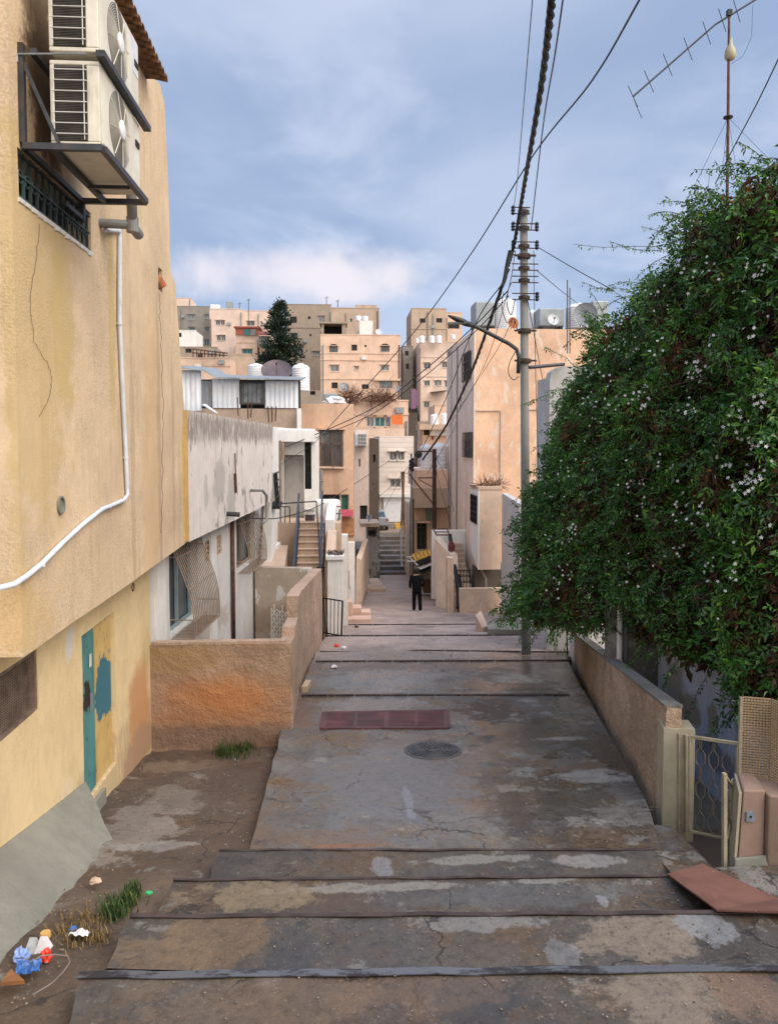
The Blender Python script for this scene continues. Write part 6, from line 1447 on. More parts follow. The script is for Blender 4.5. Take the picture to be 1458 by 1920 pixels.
dish(*ZE(1022,310), 57/5.207, Yt-.2, 'small pale dish in front of the wide metal tank', M['dish_pale'], .1, .3)
dish(*ZE(628,345), 58/5.207, Yt-.5, 'small rusty orange dish in front of the big white tank', M['terracotta'], .3, .2)
for px in (1063, 1067.5):
    mb = MB(); mb.tube([P(px, ZE(0,640)[1], Y=31), P(px, 525 if px < 1065 else 540, Y=31)], .022, 6); solo(mb, 'mast', M['steel_dark'], 'taller of the twin thin masts on the orange-peach house' if px < 1065 else 'shorter of the twin thin masts on the orange-peach house', 'mast')
# tanks round the tin shack
ribbed_tank(*[Z4(450,0)[0], Z4(556,0)[0]], Z4(0,474)[1], Z4(0,585)[1], 34, 'white ribbed tank left of the maroon dish', ribs=9)
ribbed_tank(*[Z4(732,0)[0], Z4(848,0)[0]], Z4(0,474)[1], Z4(0,650)[1], 34, 'taller white ribbed tank right of the maroon dish', ribs=10)
dish(*Z4(640,535), 96/3.39, 33.4, 'huge dark maroon dish between two white tanks', M['dish_dark'], .05, .75)
# small tanks on the far roofs
for x0, x1, y0, y1, z, Y, lb in [(1137,1178,173,206,Z4,123,'left white tank of the pair on the arched house roof'),(1180,1222,174,206,Z4,123,'right white tank of the pair on the arched house roof')]:
    ribbed_tank(z(x0,0)[0], z(x1,0)[0], z(0,y0)[1], z(0,y1)[1], Y, lb, ribs=5)
rr_ = [(268,290,318,348,'small tank at the left end of the row below the tall stone house'),(291,328,300,347,'second tank from the left below the tall stone house'),(355,392,300,347,'third tank from the left below the tall stone house'),(399,437,298,347,'fourth and rightmost white tank of that row under the stone house'),(492,522,292,322,'lone white tank beside the flat-roofed block')]
for x0, x1, y0, y1, lb in rr_: ribbed_tank(Z5(x0,0)[0], Z5(x1,0)[0], Z5(0,y0)[1], Z5(0,y1)[1], 124.5, lb, ribs=5)
for x0, x1, y0, y1, lb in [(362,415,800,868,'leftmost of three white tanks on the peach terrace'),(430,480,794,868,'middle of three white tanks on the peach terrace'),(492,540,795,868,'rightmost of three white tanks on the peach terrace')]: ribbed_tank(Z5(x0,0)[0], Z5(x1,0)[0], Z5(0,y0)[1], Z5(0,y1)[1], 74, lb, ribs=7)
mb = MB(); a, b = P(*Z5(290,900),Y=73.8), P(*Z5(560,868),Y=73.8); mb.box((a.x,73.5,a.z),(b.x,77,b.z)); solo(mb, 'tank_ledge', M['tanblk'], 'stone ledge under the three white tanks', 'ledge', kind='thing')
dish(*Z4(1067,632), 31/3.39, 112, 'grey dish on the front of the arched house', M['dish'], .2, .4)
dish(*Z4(1290,280), 22/3.39, 114, 'small white dish on the arched house roof', M['dish_pale'], 0, .5)
dish(*Z4(1412,640), 22/3.39, 111, 'grey dish at the right corner of the arched house', M['dish'], -.2, .4)
dish(*Z7(698,72), 14/3.471, 74.2, 'tiny orange dish on the peach terrace', M['terracotta'], 0, .3)
dish(*Z7(180,660), 20/3.471, 43.2, 'grey dish on the lid of the speckled hut', M['dish'], 0, .5)
# rooftop things on the doorway house
a, b = P(*Z7(515,348),Y=42.5), P(*Z7(692,178),Y=42.5)
for x0, x1, y0, lb in ((515,598,180,'round white tank left above the doorway house'),(600,692,172,'round white tank right above the doorway house')):
    ribbed_tank(Z7(x0,0)[0], Z7(x1,0)[0], Z7(0,y0)[1], Z7(0,345)[1], 43, lb, ribs=6)
a = P(*Z7(502,250),Y=42); mb = MB(); mb.lathe(a+Vector((0,.4,0)), [(.0,-.4),(.2,-.38),(.23,.0),(.2,.38),(.0,.4)], 18, (0,-1,0)); solo(mb, 'black_tank', plain('black_tank_plastic', (.02,.022,.024), .5), 'small black barrel tank beside the white ones', 'water tank')
dish(*Z7(617,290), 34/3.471, 41, 'white dish on the doorway house roof', M['dish_pale'], -.2, .3)
# ================================================================== TIN SHACK and STAIR HOUSE (left, middle distance)
t = NT('white_corrugated_sheet'); c = t.mix(t.rng(t.noise(1.2, 6), .35, .65), (.60,.64,.70), (.72,.74,.77)); c = t.mix(t.math('MULTIPLY', t.rng(t.noise(2.5, 8, .7, vec=t.map(t.pos,(2,2,.25))), .54, .7), .5), c, (.30,.25,.22)); M['tin'] = t.out(c, .5, None, .1, .4)
Yk = 30.0
sh = thing('tin_shack', 'rooftop shack of white corrugated sheets with a dark framed window', 'shack', P(450,765,Y=Yk)); sh['kind'] = 'thing'
def corr(px0, px1, py0, py1, Y, lean=0):
    a, b = P(px0, py1, Y=Y), P(px1, py0, Y=Y); mb = MB(); n = max(6, int((b.x-a.x)/.045)); V = []
    for k in range(n+1):
        x = a.x+(b.x-a.x)*k/n; dy = (.022 if k % 4 in (1, 2) else 0); V.append((mb.b.verts.new((x,Y-dy,a.z)), mb.b.verts.new((x,Y-dy+lean,b.z)), mb.b.verts.new((x,Y+.05,a.z)), mb.b.verts.new((x,Y+.05+lean,b.z))))
    for p, q in zip(V, V[1:]):
        mb.b.faces.new([p[0],q[0],q[1],p[1]]); mb.b.faces.new([p[2],p[3],q[3],q[2]]); mb.b.faces.new([p[1],q[1],q[3],p[3]]); mb.b.faces.new([p[0],p[2],q[2],q[0]])
    for p in (V[0], V[-1]): mb.b.faces.new(list((p[0],p[1],p[3],p[2])))
    return mb
part(corr(330, 377, 694, 770, Yk-.3), 'sheet_panel', M['tin'], sh)
part(corr(378, 396, 714, 762, Yk+.5), 'sheet_panel', M['tin'], sh)
part(corr(398, 450, 710, 765, Yk), 'sheet_panel', M['tin'], sh)
part(corr(497, 559, 714, 765, Yk), 'sheet_panel', M['tin'], sh)
a, b = P(453,756,Y=Yk+.1), P(494,719,Y=Yk+.1); mb = MB(); mb.box((a.x,Yk+.08,a.z),(b.x,Yk+.12,b.z)); wo = part(mb, 'window', M['glass_grey'], sh)
mb = MB(); mb.bar((a.x-.03,Yk+.03,a.z-.05),(a.x-.03,Yk+.03,b.z+.1),.09); mb.bar((b.x+.03,Yk+.03,a.z-.05),(b.x+.03,Yk+.03,b.z+.1),.09); mb.bar((a.x,Yk+.03,a.z-.02),(b.x,Yk+.03,a.z-.02),.07); mb.bar((a.x,Yk+.03,b.z+.05),(b.x,Yk+.03,b.z+.05),.09)
for k in range(5): mb.bar((a.x+(b.x-a.x)*(k+.5)/5,Yk+.05,a.z),(a.x+(b.x-a.x)*(k+.5)/5,Yk+.05,b.z),.015)
part(mb, 'frame', M['frame_dark'], wo)
q = [P(330,690,Y=Yk-.7), P(383,696,Y=Yk-.6), P(405,709,Y=Yk-.55), P(566,713,Y=Yk-.5)]
mb = MB()
for p, r_ in zip(q, q[1:]): mb.hexa([p, r_, r_+Vector((0,3.2,.35)), p+Vector((0,3.2,.35)), p+Vector((0,0,.045)), r_+Vector((0,0,.045)), r_+Vector((0,3.2,.40)), p+Vector((0,3.2,.40))])
part(mb, 'roof', M['grey_metal'], sh)
mb = MB(); a = P(398,765,Y=Yk+.4); b = P(378,694,Y=Yk+2); mb.box((P(330,700,Y=Yk).x,Yk+1.6,a.z),(P(559,700,Y=Yk).x,Yk+1.65,P(500,712,Y=Yk+1.6).z)); part(mb, 'back_wall', M['steel_dark'], sh)
mb = MB(); a = P(569,860,Y=Yk-.1); b = P(557,766,Y=Yk-.1); mb.box((b.x-.0,Yk-.25,a.z-1),(P(565,800,Y=Yk).x,Yk-.05,b.z)); part(mb, 'corner_post', M['white_wall'], sh)
bld('block_house', 'bare beige block house carrying the tin shack on its roof', (325,766,561,900), Yk+.05, 7, mason('beige_blockwork', (.46,.35,.27), bscale=14), zb=-7)
for k, (px, py0, py1) in enumerate([(447,745,780),(465,750,785),(470,755,783),(504,762,792),(510,762,792),(516,762,790)]):
    mb = MB(); mb.tube([P(px,py1,Y=Yk-.3), P(px+(k%3-1)*2,py0,Y=Yk-.3)], .025, 5); o = solo(mb, 'rebar', M['rust'], 'rusty rebar stub rising in front of the tin shack', 'rebar', 'rebar stubs below the tin shack', kind='thing')
mb = MB(); a, b, c, d = P(379,758,Y=29), P(402,772,Y=28.4), P(409,774,Y=29), P(386,757,Y=29.6); mb.hexa([v-Vector((0,0,.03)) for v in (a,b,c,d)]+[a,b,c,d]); solo(mb, 'loose_sheet', M['tin'], 'bent loose white sheet lying at the roof edge of the peeling house', 'sheet', kind='thing')
# ---- white stair house
sw = thing('stair_house', 'small white house with a shaded porch at the top of the stone stair', 'house', P(560,985,Y=26)); sw['kind'] = 'thing'
frH = Frame((0,26,0),(1,0),(0,-1)); ho = lambda px, py: tuple(frH.px(px, py))
A = ho(524,1000); B = ho(590,803); o0, o1 = ho(531,1004), ho(570,853); v0, v1 = ho(571.5,917), ho(583.5,828)
mb = MB(); wall(mb, frH, [(A[0]-.8,-6),(B[0],-6),(B[0],B[1]-.02),(ho(540,803)[0],ho(540,803)[1]),(A[0]-.2,ho(515,800)[1]),(A[0]-.8,ho(505,796)[1])], [(o0[0],o1[0],o0[1],o1[1]),(v0[0],v1[0],v0[1],v1[1])], thick=.25, reveal=.25)
x0, x1 = o0[0], o1[0]
mb.box((x0-.25,26.255,o0[1]-.2),(x0-.002,27.2,o1[1]+.3)); mb.box((x1+.002,26.255,o0[1]-.2),(x1+.2,27.2,o1[1]+.3)); mb.box((x0,26.95,o0[1]-.2),(x1,27.15,o1[1]+.3)); mb.box((x0,26.255,o1[1]+.05),(x1,26.94,o1[1]+.25))
mb.box((B[0]-.25,26.255,-6),(B[0]-.003,31,B[1]-.06))
part(mb, 'wall', M['white_wall'], sw)
mb = MB(); mb.box((v0[0],26.2,v0[1]),(v1[0],26.24,v1[1])); wo = part(mb, 'window', M['dark'], sw)
mb = MB()
for k in range(7): z = v0[1]+(v1[1]-v0[1])*k/6; mb.bar((v0[0],26.03,z),(v1[0],26.03,z),.03)
for k in range(3): x = v0[0]+(v1[0]-v0[0])*k/2; mb.bar((x,26.05,v0[1]),(x,26.05,v1[1]),.025)
part(mb, 'window_grille', M['iron_black'], wo)
mb = MB(); a, b = P(519,829,Y=25.6), P(589,805,Y=25.6); mb.box((a.x,25.55,a.z),(b.x,25.99,b.z)); part(mb, 'parapet', M['white_wall'], sw, bevel=.03)
mb = MB(); a, b = P(523,1000,Y=25.7), P(531,826,Y=25.7); mb.box((a.x,25.6,-5),(b.x,25.99,b.z-.05)); part(mb, 'pier', M['greywhite'], sw)
mb = MB(); mb.tube([P(526,945,Y=25.4), P(526,826,Y=25.4)], .045, 8); mb.tube([P(530,862,Y=25.4), P(530,830,Y=25.4)], .06, 8); part(mb, 'downpipe', M['beige_paint'], sw)
mb = MB(); a = P(531,853,Y=25.9); mb.bar(a, P(532,868,Y=26.9), .06); mb.bar(P(532,854,Y=25.9), P(568,855,Y=25.9), .05); part(mb, 'porch_beam', M['frame_dark'], sw)
# side room whose dark window looks onto the stair
mb = MB(); xA, xB = P(489,1000,Y=21.2).x, P(523,1000,Y=22.5).x
fr5 = Frame((P(508,900,Y=21.0).x,21.0,0),(P(523,900,Y=25.3).x-P(508,900,Y=21.0).x,4.3),(4.3,-.2))
mb = MB(); wall(mb, fr5, [(0,-6),(4.25,-6),(4.25,P(523,806,Y=25.3).z),(0,P(510,800,Y=21).z)], [(.25,1.9,P(511,948,Y=21.5).z,P(511,888,Y=21.5).z)], thick=.25, reveal=.1, div=.8)
part(mb, 'side_wall', M['white_wall'], sw)
mb = MB(); z0, z1 = P(511,948,Y=21.5).z, P(511,888,Y=21.5).z; mb.face([fr5(.25,z0,-.09), fr5(1.9,z0,-.09), fr5(1.9,z1,-.09), fr5(.25,z1,-.09)]); wo = part(mb, 'window', M['dark'], sw)
mb = MB()
for k in range(6): mb.bar(fr5(.25+1.65*k/5,z0,.12), fr5(.25+1.65*k/5,z1,.06), .03)
for k in range(5): mb.bar(fr5(.25,z0+(z1-z0)*k/4,.12), fr5(1.9,z0+(z1-z0)*k/4,.12), .03)
mb.bar(fr5(.2,z0-.03,.08), fr5(1.95,z0-.03,.08), .28, .08)
part(mb, 'window_grille', M['iron_black'], wo)
# stair
sx0, sx1 = P(545,1063,Y=20.6).x, P(597,1063,Y=20.6).x+.05
stt = thing('stone_stairs', 'pinkish stone stair climbing to the white porch between dark railings', 'stairs', ((sx0+sx1)/2, 20.2, -5.3)); stt['kind'] = 'thing'
mb = MB(); n = 16
for k in range(n): mb.box((sx0, 20.18+.27*k, -6.2), (sx1, 20.18+.27*(k+1)+(.0 if k < n-1 else 1.4), -5.3+.172*(k+1)))
part(mb, 'steps', M['stone_pale'], stt)
mb = MB()
for k in range(n): mb.box((sx0-.01, 20.15+.27*k, -5.3+.172*(k+1)+.002), (sx1+.01, 20.18+.27*(k+1), -5.3+.172*(k+1)+.028))
part(mb, 'treads', plaster('pinkish_tread_stone', (.50,.36,.27), .15, .3, (.25,.17,.12), .3, 30), stt)
mb = MB(); mb.box((sx0-.9,24.5,-6),(P(640,985,Y=25.5).x,28,-2.56)); part(mb, 'landing', M['stone_pale'], stt)
def stair_rail(x, y0, y1, name_lab):
    mb = MB(); zf = lambda y: -5.3+.172*(y-20.18)/.27+.1
    m = 34
    for k in range(m+1):
        y = y0+(y1-y0)*k/m; mb.bar((x,y,zf(y)+.08),(x,y,zf(y)+.95),.022)
    mb.bar((x,y0,zf(y0)+.96),(x,y1,zf(y1)+.96),.06,.05); mb.bar((x,y0,zf(y0)+.08),(x,y1,zf(y1)+.08),.05,.04)
    return mb
M['rail_blue'] = plain('blue_black_railing', (.035,.042,.065), .45, .2, .3, 3, (.10,.09,.09), .4)
part(stair_rail(sx0+.03, 20.3, 24.3, ''), 'railing', M['rail_blue'], stt); part(stair_rail(sx1-.03, 20.3, 24.4, ''), 'railing', M['rail_blue'], stt)
mb = MB(); a, b = P(523,1060,Y=20.4), P(545,1063,Y=20.4)
mb.hexa([P(489,1066,Y=20.3)-Vector((0,0,1.6)), P(533,1068,Y=20.3)-Vector((0,0,1.6)), P(540,1010,Y=24)-Vector((0,0,1.6)), P(522,1005,Y=24)-Vector((0,0,1.6)), P(489,1063,Y=20.3), P(533,1064,Y=20.3), P(540,1022,Y=24), P(522,1022,Y=24)])
part(mb, 'side_ramp', M['stone_pale'], stt)
mb = MB(); mb.hexa([P(489,1060,Y=20.9)-Vector((0,0,1.0)), P(496,1062,Y=20.9)-Vector((0,0,1.0)), P(526,1026,Y=24)-Vector((0,0,1.0)), P(520,1026,Y=24)-Vector((0,0,1.0)), P(489,1050,Y=20.9), P(496,1052,Y=20.9), P(526,1016,Y=24), P(520,1016,Y=24)]); part(mb, 'kerb', M['white_wall'], stt)
# parapet at the right of the landing and pipe rail
pw2 = thing('landing_parapet', 'rounded white parapet wall at the right of the stair landing', 'wall', P(615,1000,Y=26.5)); pw2['kind'] = 'thing'
mb = MB(); a, b = P(590,1010,Y=26.4), P(638,936,Y=26.4); mb.box((a.x,26.4,-5.5),(b.x,26.65,b.z)); part(mb, 'back', M['white_wall'], pw2, bevel=.12)
xr = sx1+.06
mb = MB(); fr6 = Frame((xr,24.2,0),(.05,1),(-1,.05)); wall(mb, fr6, [(0,-4.1),(2.15,-2.9),(2.15,P(626,940,Y=26.3).z),(1.0,P(612,950,Y=25.2).z),(0,P(607,975,Y=24.2).z)], [], thick=.28); part(mb, 'side', M['white_wall'], pw2)
mb = MB(); fr7 = Frame((xr,22.6,0),(.05,1),(-1,.05)); wall(mb, fr7, [(0,-6.2),(1.58,-6.2),(1.58,-2.75),(0,-3.75)], [], thick=.28); part(mb, 'stair_cheek', M['pinkroom'], pw2)
mb = MB(); mb.tube([P(515,945,Y=24.2), P(593,940,Y=24.2), P(597,1000,Y=22.5), P(600,1066,Y=20.5)], .02, 6); r = solo(mb, 'pipe_rail', M['iron_black'], 'thin black pipe rail crossing in front of the white porch', 'rail', kind='thing')
mb = MB(); a, b = P(526,1000,Y=24.6), P(543,950,Y=24.6)
for f in (0,.5,1): mb.bar((a.x+(b.x-a.x)*f,24.6,a.z-.2),(a.x+(b.x-a.x)*f,24.6,b.z),.03)
for f in (0,1): mb.bar((a.x,24.6,a.z+(b.z-a.z)*f),(b.x,24.6,a.z+(b.z-a.z)*f),.03)
solo(mb, 'porch_railing', M['iron_black'], 'small black railing panel at the left of the porch', 'railing', kind='thing')
mb = MB(); a, b = P(624,1045,Y=24), P(637,955,Y=25.5)
for f in (0,.33,.66,1): mb.bar(a.lerp(b, f)-Vector((0,0,.9)), a.lerp(b, f), .03)
mb.bar(a, b, .05); mb.bar(P(616,963,Y=25.3), P(640,963,Y=25.3), .04); mb.bar(P(621,950,Y=25.3), P(640,950,Y=25.3), .035); mb.bar(P(621,963,Y=25.3), P(621,950,Y=25.3), .035)
solo(mb, 'parapet_railing', plain('grey_green_railing', (.08,.10,.09), .5), 'slanting grey-green handrail on the right of the white parapet', 'railing', kind='thing')
# bucket
c = P(581,990,Y=24.75); c.z = -2.56; bk = thing('bucket', 'white plastic bucket with a dark label on the stair landing', 'bucket', c)
mb = MB(); mb.lathe(c, [(.145,0),(.165,.30),(.165,.40),(.178,.40),(.178,.43),(.15,.44)], 20); part(mb, 'bucket_body', M['white_paint'], bk, smooth=True)
mb = MB(); mb.lathe(c, [(.150,.05),(.166,.25)], 20); part(mb, 'label_band', plain('dark_bucket_label', (.05,.035,.04), .5, 0, .3, 30, (.5,.4,.45), .5), bk)
# white gate pillar and stepped white walls
gpw = thing('gate_pillar', 'white square gate pillar with a flat capping and dead plants on top', 'pillar', P(628,1180,Y=22.4)); gpw['kind'] = 'thing'
a, b = P(614,1182,Y=22.4), P(643,1050,Y=22.4); mb = MB(); mb.box((a.x,22.4,-6.2),(b.x,22.95,b.z)); part(mb, 'shaft', M['white_wall'], gpw, bevel=.015)
mb = MB(); mb.box((a.x-.04,22.34,b.z+.002),(b.x+.04,23.0,b.z+.13)); part(mb, 'capping', M['white_wall'], gpw, bevel=.015)
mb = MB(); rnd = random.Random(3)
for k in range(60): p_ = Vector((rnd.uniform(a.x,b.x), rnd.uniform(22.45,22.9), b.z+.12)); mb.tube([p_, p_+Vector((rnd.gauss(0,.06), rnd.gauss(0,.06), rnd.uniform(.04,.16)))], .012, 4)
part(mb, 'dead_plants', plain('dead_plants', (.12,.10,.08), .9, 0, .4, 9), gpw)
mb = MB(); a, b = P(641,1150,Y=25), P(652,1003,Y=25); mb.box((P(630,1100,Y=25).x,25,-6.8),(b.x,25.4,b.z)); a2 = P(641,1100,Y=25.0); 
solo(mb, 'stepped_wall', M['white_wall'], 'tall white wall piece behind the capped gate pillar', 'wall', kind='thing')
mb = MB(); a, b = P(653,1145,Y=27.5), P(665,1017,Y=27.5); mb.box((a.x,27.5,-7),(b.x,27.75,b.z)); mb.box((P(655,1100,Y=27.5).x,27.45,P(655,1100,Y=27.5).z),(P(659,1100,Y=27.5).x,27.497,P(655,1068,Y=27.5).z))
solo(mb, 'stepped_wall', M['white_wall'], 'narrow white wall end beside the pink stone steps', 'wall', kind='thing')
mb = MB(); mb.hexa([P(666,1140,Y=31), P(676,1140,Y=31), P(692,1085,Y=41), P(680,1085,Y=41), P(668,1045,Y=31), P(677,1050,Y=31), P(690,1010,Y=41), P(682,1010,Y=41)]); solo(mb, 'lane_wall', M['pinkroom'], 'peach wall running down the left side of the lane', 'wall', kind='thing')
for i, (r_, Y, lb) in enumerate([((641,1128,661,1172),26.3,'tall pink stone block beside the white gate pillar'),((660,1139,678,1170),26.6,'middle pink stone step block'),((676,1147,695,1172),26.9,'small pink stone step block at the edge of the lane'),((641,1160,696,1176),25.9,'long flat pink stone bottom step'),((676,1099,695,1116),39.5,'pink stone block standing alone down the lane')]):
    a, b = P(r_[0],r_[3],Y=Y), P(r_[2],r_[1],Y=Y); mb = MB(); mb.box((a.x,Y,a.z-.3),(b.x,Y+.55,b.z)); solo(mb, 'step_block', M['stone_pink'] if 'stone_pink' in M else M.setdefault('stone_pink', plaster('pink_limestone', (.60,.42,.34), .1, .2, (.3,.2,.15), .3, 25)), lb, 'stone block', 'pink stone step blocks', kind='thing', bevel=.03)
mb = MB(); c = P(683,1085,Y=38.5); mb.lathe(c, [(.12,-.55),(.20,-.3),(.16,.2),(.06,.5),(.02,.62)], 9); solo(mb, 'sack', M['white_paint'], 'pale cloth sack leaning by the lone pink block', 'sack')
# black gate and its post
bg_ = thing('black_gate', 'low black barred gate standing open at the alley edge', 'gate', P(606,1185,Y=20.9))
A, B, C, D_ = P(606,1186,Y=20.9), P(640,1192,Y=20.4), P(642,1127,Y=20.4), P(605,1121,Y=20.9)
mb = MB()
for f in (0, .2, .4, .6, .8): mb.bar(A.lerp(B, f), D_.lerp(C, f), .022)
mb.bar(B, C, .05); mb.bar(A, B, .03); mb.bar(D_, C, .03); part(mb, 'leaf', M['iron_black'], bg_)
mb = MB(); mb.bar(P(611,1194,Y=20.8), P(603,1064,Y=20.8), .03); mb.bar(P(614,1194,Y=20.75), P(608,1064,Y=20.75), .025); mb.bar(P(594,1064,Y=20.8), P(610,1064,Y=20.75), .03); part(mb, 'post', M['iron_black'], bg_)
# ================================================================== THINGS IN THE LANE
# utility poles farther down
rp = thing('rusty_pole', 'thin rusty iron pole with two crossarms beside the yellow rack', 'utility pole', P(814,1116,Y=37))
mb = MB(); mb.tube([P(814,1118,Y=37)-Vector((0,0,.3)), P(814,842,Y=37)], .10, 10); part(mb, 'shaft', plain('dark_rusty_pole', (.055,.026,.022), .8, .1, .3, 4), rp)
mb = MB(); mb.bar(P(784,847,Y=36.9), P(816,846,Y=36.9), .07); part(mb, 'crossarm', M['rust'], rp)
mb = MB(); mb.bar(P(783,896,Y=36.9), P(814,896,Y=36.9), .06); part(mb, 'crossarm', M['rust'], rp)
mb = MB(); mb.bar(P(766,888,Y=36.8), P(811,944,Y=36.8), .07); mb.bar(P(785,899,Y=36.8), P(812,914,Y=36.8), .04); part(mb, 'brace', M['rust'], rp)
for px0, px1, lb in ((759,752,'left leg of the dark wooden pole pair before the white shop'),(753,760,'right leg of the dark wooden pole pair before the white shop')):
    mb = MB(); mb.tube([P(px1,1003,Y=52), P(px0 if px1 > px0 else px0-2,884,Y=52)], .10, 8, .07); solo(mb, 'wooden_pole', M['wood'], lb, 'utility pole', 'wooden poles by the shop')
for k, (px, y0, y1, Y, lb) in enumerate([(772,1088,936,39.5,'thick brown timber upright at the corner of the doorway house'),]):
    mb = MB(); mb.tube([P(px,y0,Y=Y), P(px,y1,Y=Y)], .13, 8, .11); solo(mb, 'timber_post', M['wood'], lb, 'post', kind='thing')
mb = MB(); mb.tube([P(771,1085,Y=39), P(771,850,Y=39)], .05, 8); mb.tube([P(771,868,Y=39), P(778,866,Y=39)], .04, 6); o = solo(mb, 'pipe_mast', M['pvc_grey'], 'grey pipe mast rising at the corner of the doorway house', 'mast')
for k in range(7):
    a = P(771+(-1)**k*2.5, 862+k*3.2, Y=38.9); mb = MB(); mb.lathe(a-Vector((0,0,.08)), [(.03,0),(.07,.04),(.05,.09),(.07,.13),(.03,.17)], 8); part(mb, 'insulator', M['iron_black'], o)
# goods rack
rk = thing('goods_rack', 'slanting yellow and striped rack of goods beside the walking person', 'rack', P(792,1100,Y=37.6))
q = [P(*ZC(130,1172),Y=36.8), P(*ZC(352,1082),Y=37.0), P(*ZC(352,1030),Y=37.7), P(*ZC(92,1098),Y=37.5)]
mb = MB(); M['yellow_paint'] = plain('yellow_paint', (.62,.36,.05), .6, 0, .15, 6, (.25,.15,.05), .4)
for i in range(4): mb.bar(q[i], q[(i+1) % 4], .07)
for f in (.2,.4,.6,.8): mb.bar(q[0].lerp(q[1], f), q[3].lerp(q[2], f), .09)
mb.bar(q[0].lerp(q[3],.5), q[1].lerp(q[2],.5), .07); part(mb, 'yellow_rack', M['yellow_paint'], rk)
for j in range(3):
    mb = MB(); off = Vector((.12*j, -.12*j, -.30-.17*j)); mb.hexa([v+off for v in q]+[v+off+Vector((0,0,.05)) for v in q]); part(mb, 'sheet', M['white_paint'] if j % 2 else M['iron_black'], rk)
mb = MB(); a, b = P(*ZC(175,1400),Y=37.4), P(*ZC(352,1220),Y=37.4)
for k in range(6): mb.box((a.x,37.4,a.z+(b.z-a.z)*k/6),(b.x,37.5,a.z+(b.z-a.z)*(k+.86)/6))
mb.box((a.x,37.52,a.z-.5),(a.x+.1,38.6,b.z)); mb.box((b.x-.1,37.52,a.z-.5),(b.x,38.6,b.z)); part(mb, 'plank_box', plain('grey_planks', (.30,.25,.20), .85, 0, .2, 3, (.15,.12,.1), .5), rk)
mb = MB(); a, b = P(*ZC(245,1605),Y=37.3), P(*ZC(430,1440),Y=37.3); mb.box((a.x,37.6,a.z),(b.x-.2,38.4,b.z)); part(mb, 'dark_bin', M['rust'], rk)
mb = MB()
for p_, r_ in (((15,1180),(130,1182)),((40,1120),(160,1235)),((15,1130),(80,1118)),((100,1180),(150,1235))): mb.tube([P(*ZC(*p_),Y=36.7), P(*ZC(*r_),Y=36.6)], .03, 6)
part(mb, 'pale_tubes', M['white_paint'], rk)
# goods in front of the shop
for r_, lb, m_, nm in [((741,981,758,993),'yellow crate on the upper street before the shutter','yellow_paint','crate'),((757,986,769,1004),'blue and white bundle beside the wooden poles','bluewhite','bundle'),((731,996,748,1010),'pale metal crate stack left of the wooden poles','white_paint','crate_stack')]:
    if m_ == 'bluewhite': M[m_] = plain('blue_white_plastic', (.30,.42,.62), .5, 0, .5, 3, (.7,.7,.7), .8)
    a, b = P(r_[0],r_[3],Y=56.5), P(r_[2],r_[1],Y=56.5); mb = MB()
    if nm == 'bundle': mb.lathe(((a.x+b.x)/2,56.7,a.z), [(.2,0),(.28,.2),(.25,.5),(.15,.68),(.05,.75)], 9)
    else:
        for k in range(3):
            z0, z1 = a.z+(b.z-a.z)*k/3, a.z+(b.z-a.z)*(k+.9)/3; mb.box((a.x,56.5,z0),(b.x,56.56,z1)); mb.box((a.x,57.0,z0),(b.x,57.06,z1)); mb.box((a.x,56.56,z0),(a.x+.05,57,z1)); mb.box((b.x-.05,56.56,z0),(b.x,57,z1))
        mb.box((a.x+.06,56.57,a.z),(b.x-.06,56.99,a.z+.04))
    solo(mb, nm, M[m_], lb, nm.split('_')[0])
# parked car, seen from behind at the top of the far steps
cx0 = P(729,1000,Y=55).x-1.62; cz = -6.38; cyb = 55.0
car = thing('parked_car', 'silver car parked on the upper street, half hidden by the grey hut', 'car', (cx0+.8, cyb+2, cz))
mb = MB(); W_ = 1.62
secs = [(0,.42,.95,0),(.25,.30,1.0,.02),(.9,.28,.98,.02),(3.2,.28,.92,.02),(4.0,.34,.75,.05)]
rings = [[mb.b.verts.new((cx0+ins, cyb+y, cz+zl)), mb.b.verts.new((cx0+W_-ins, cyb+y, cz+zl)), mb.b.verts.new((cx0+W_-ins, cyb+y, cz+zh*.8)), mb.b.verts.new((cx0+W_-ins-.06, cyb+y, cz+zh)), mb.b.verts.new((cx0+ins+.06, cyb+y, cz+zh)), mb.b.verts.new((cx0+ins, cyb+y, cz+zh*.8))] for y, zl, zh, ins in secs]
for r0, r1 in zip(rings, rings[1:]):
    for k in range(6): mb.b.faces.new([r0[k], r0[(k+1) % 6], r1[(k+1) % 6], r1[k]])
mb.b.faces.new(rings[0]); mb.b.faces.new(rings[-1])
mb.hexa([(cx0+.1,cyb+.2,cz+.96),(cx0+W_-.1,cyb+.2,cz+.96),(cx0+W_-.1,cyb+2.9,cz+.93),(cx0+.1,cyb+2.9,cz+.93),(cx0+.28,cyb+.7,cz+1.42),(cx0+W_-.28,cyb+.7,cz+1.42),(cx0+W_-.28,cyb+2.0,cz+1.42),(cx0+.28,cyb+2.0,cz+1.42)])
part(mb, 'body', plain('silver_car_paint', (.34,.36,.39), .3, .4, .05), car, bevel=.03)
mb = MB(); mb.hexa([(cx0+.24,cyb+.24,cz+1.0),(cx0+W_-.24,cyb+.24,cz+1.0),(cx0+W_-.24,cyb+.27,cz+1.0),(cx0+.24,cyb+.27,cz+1.0),(cx0+.33,cyb+.60,cz+1.36),(cx0+W_-.33,cyb+.60,cz+1.36),(cx0+W_-.33,cyb+.7,cz+1.36),(cx0+.33,cyb+.7,cz+1.36)]); part(mb, 'rear_window', M['glass'], car)
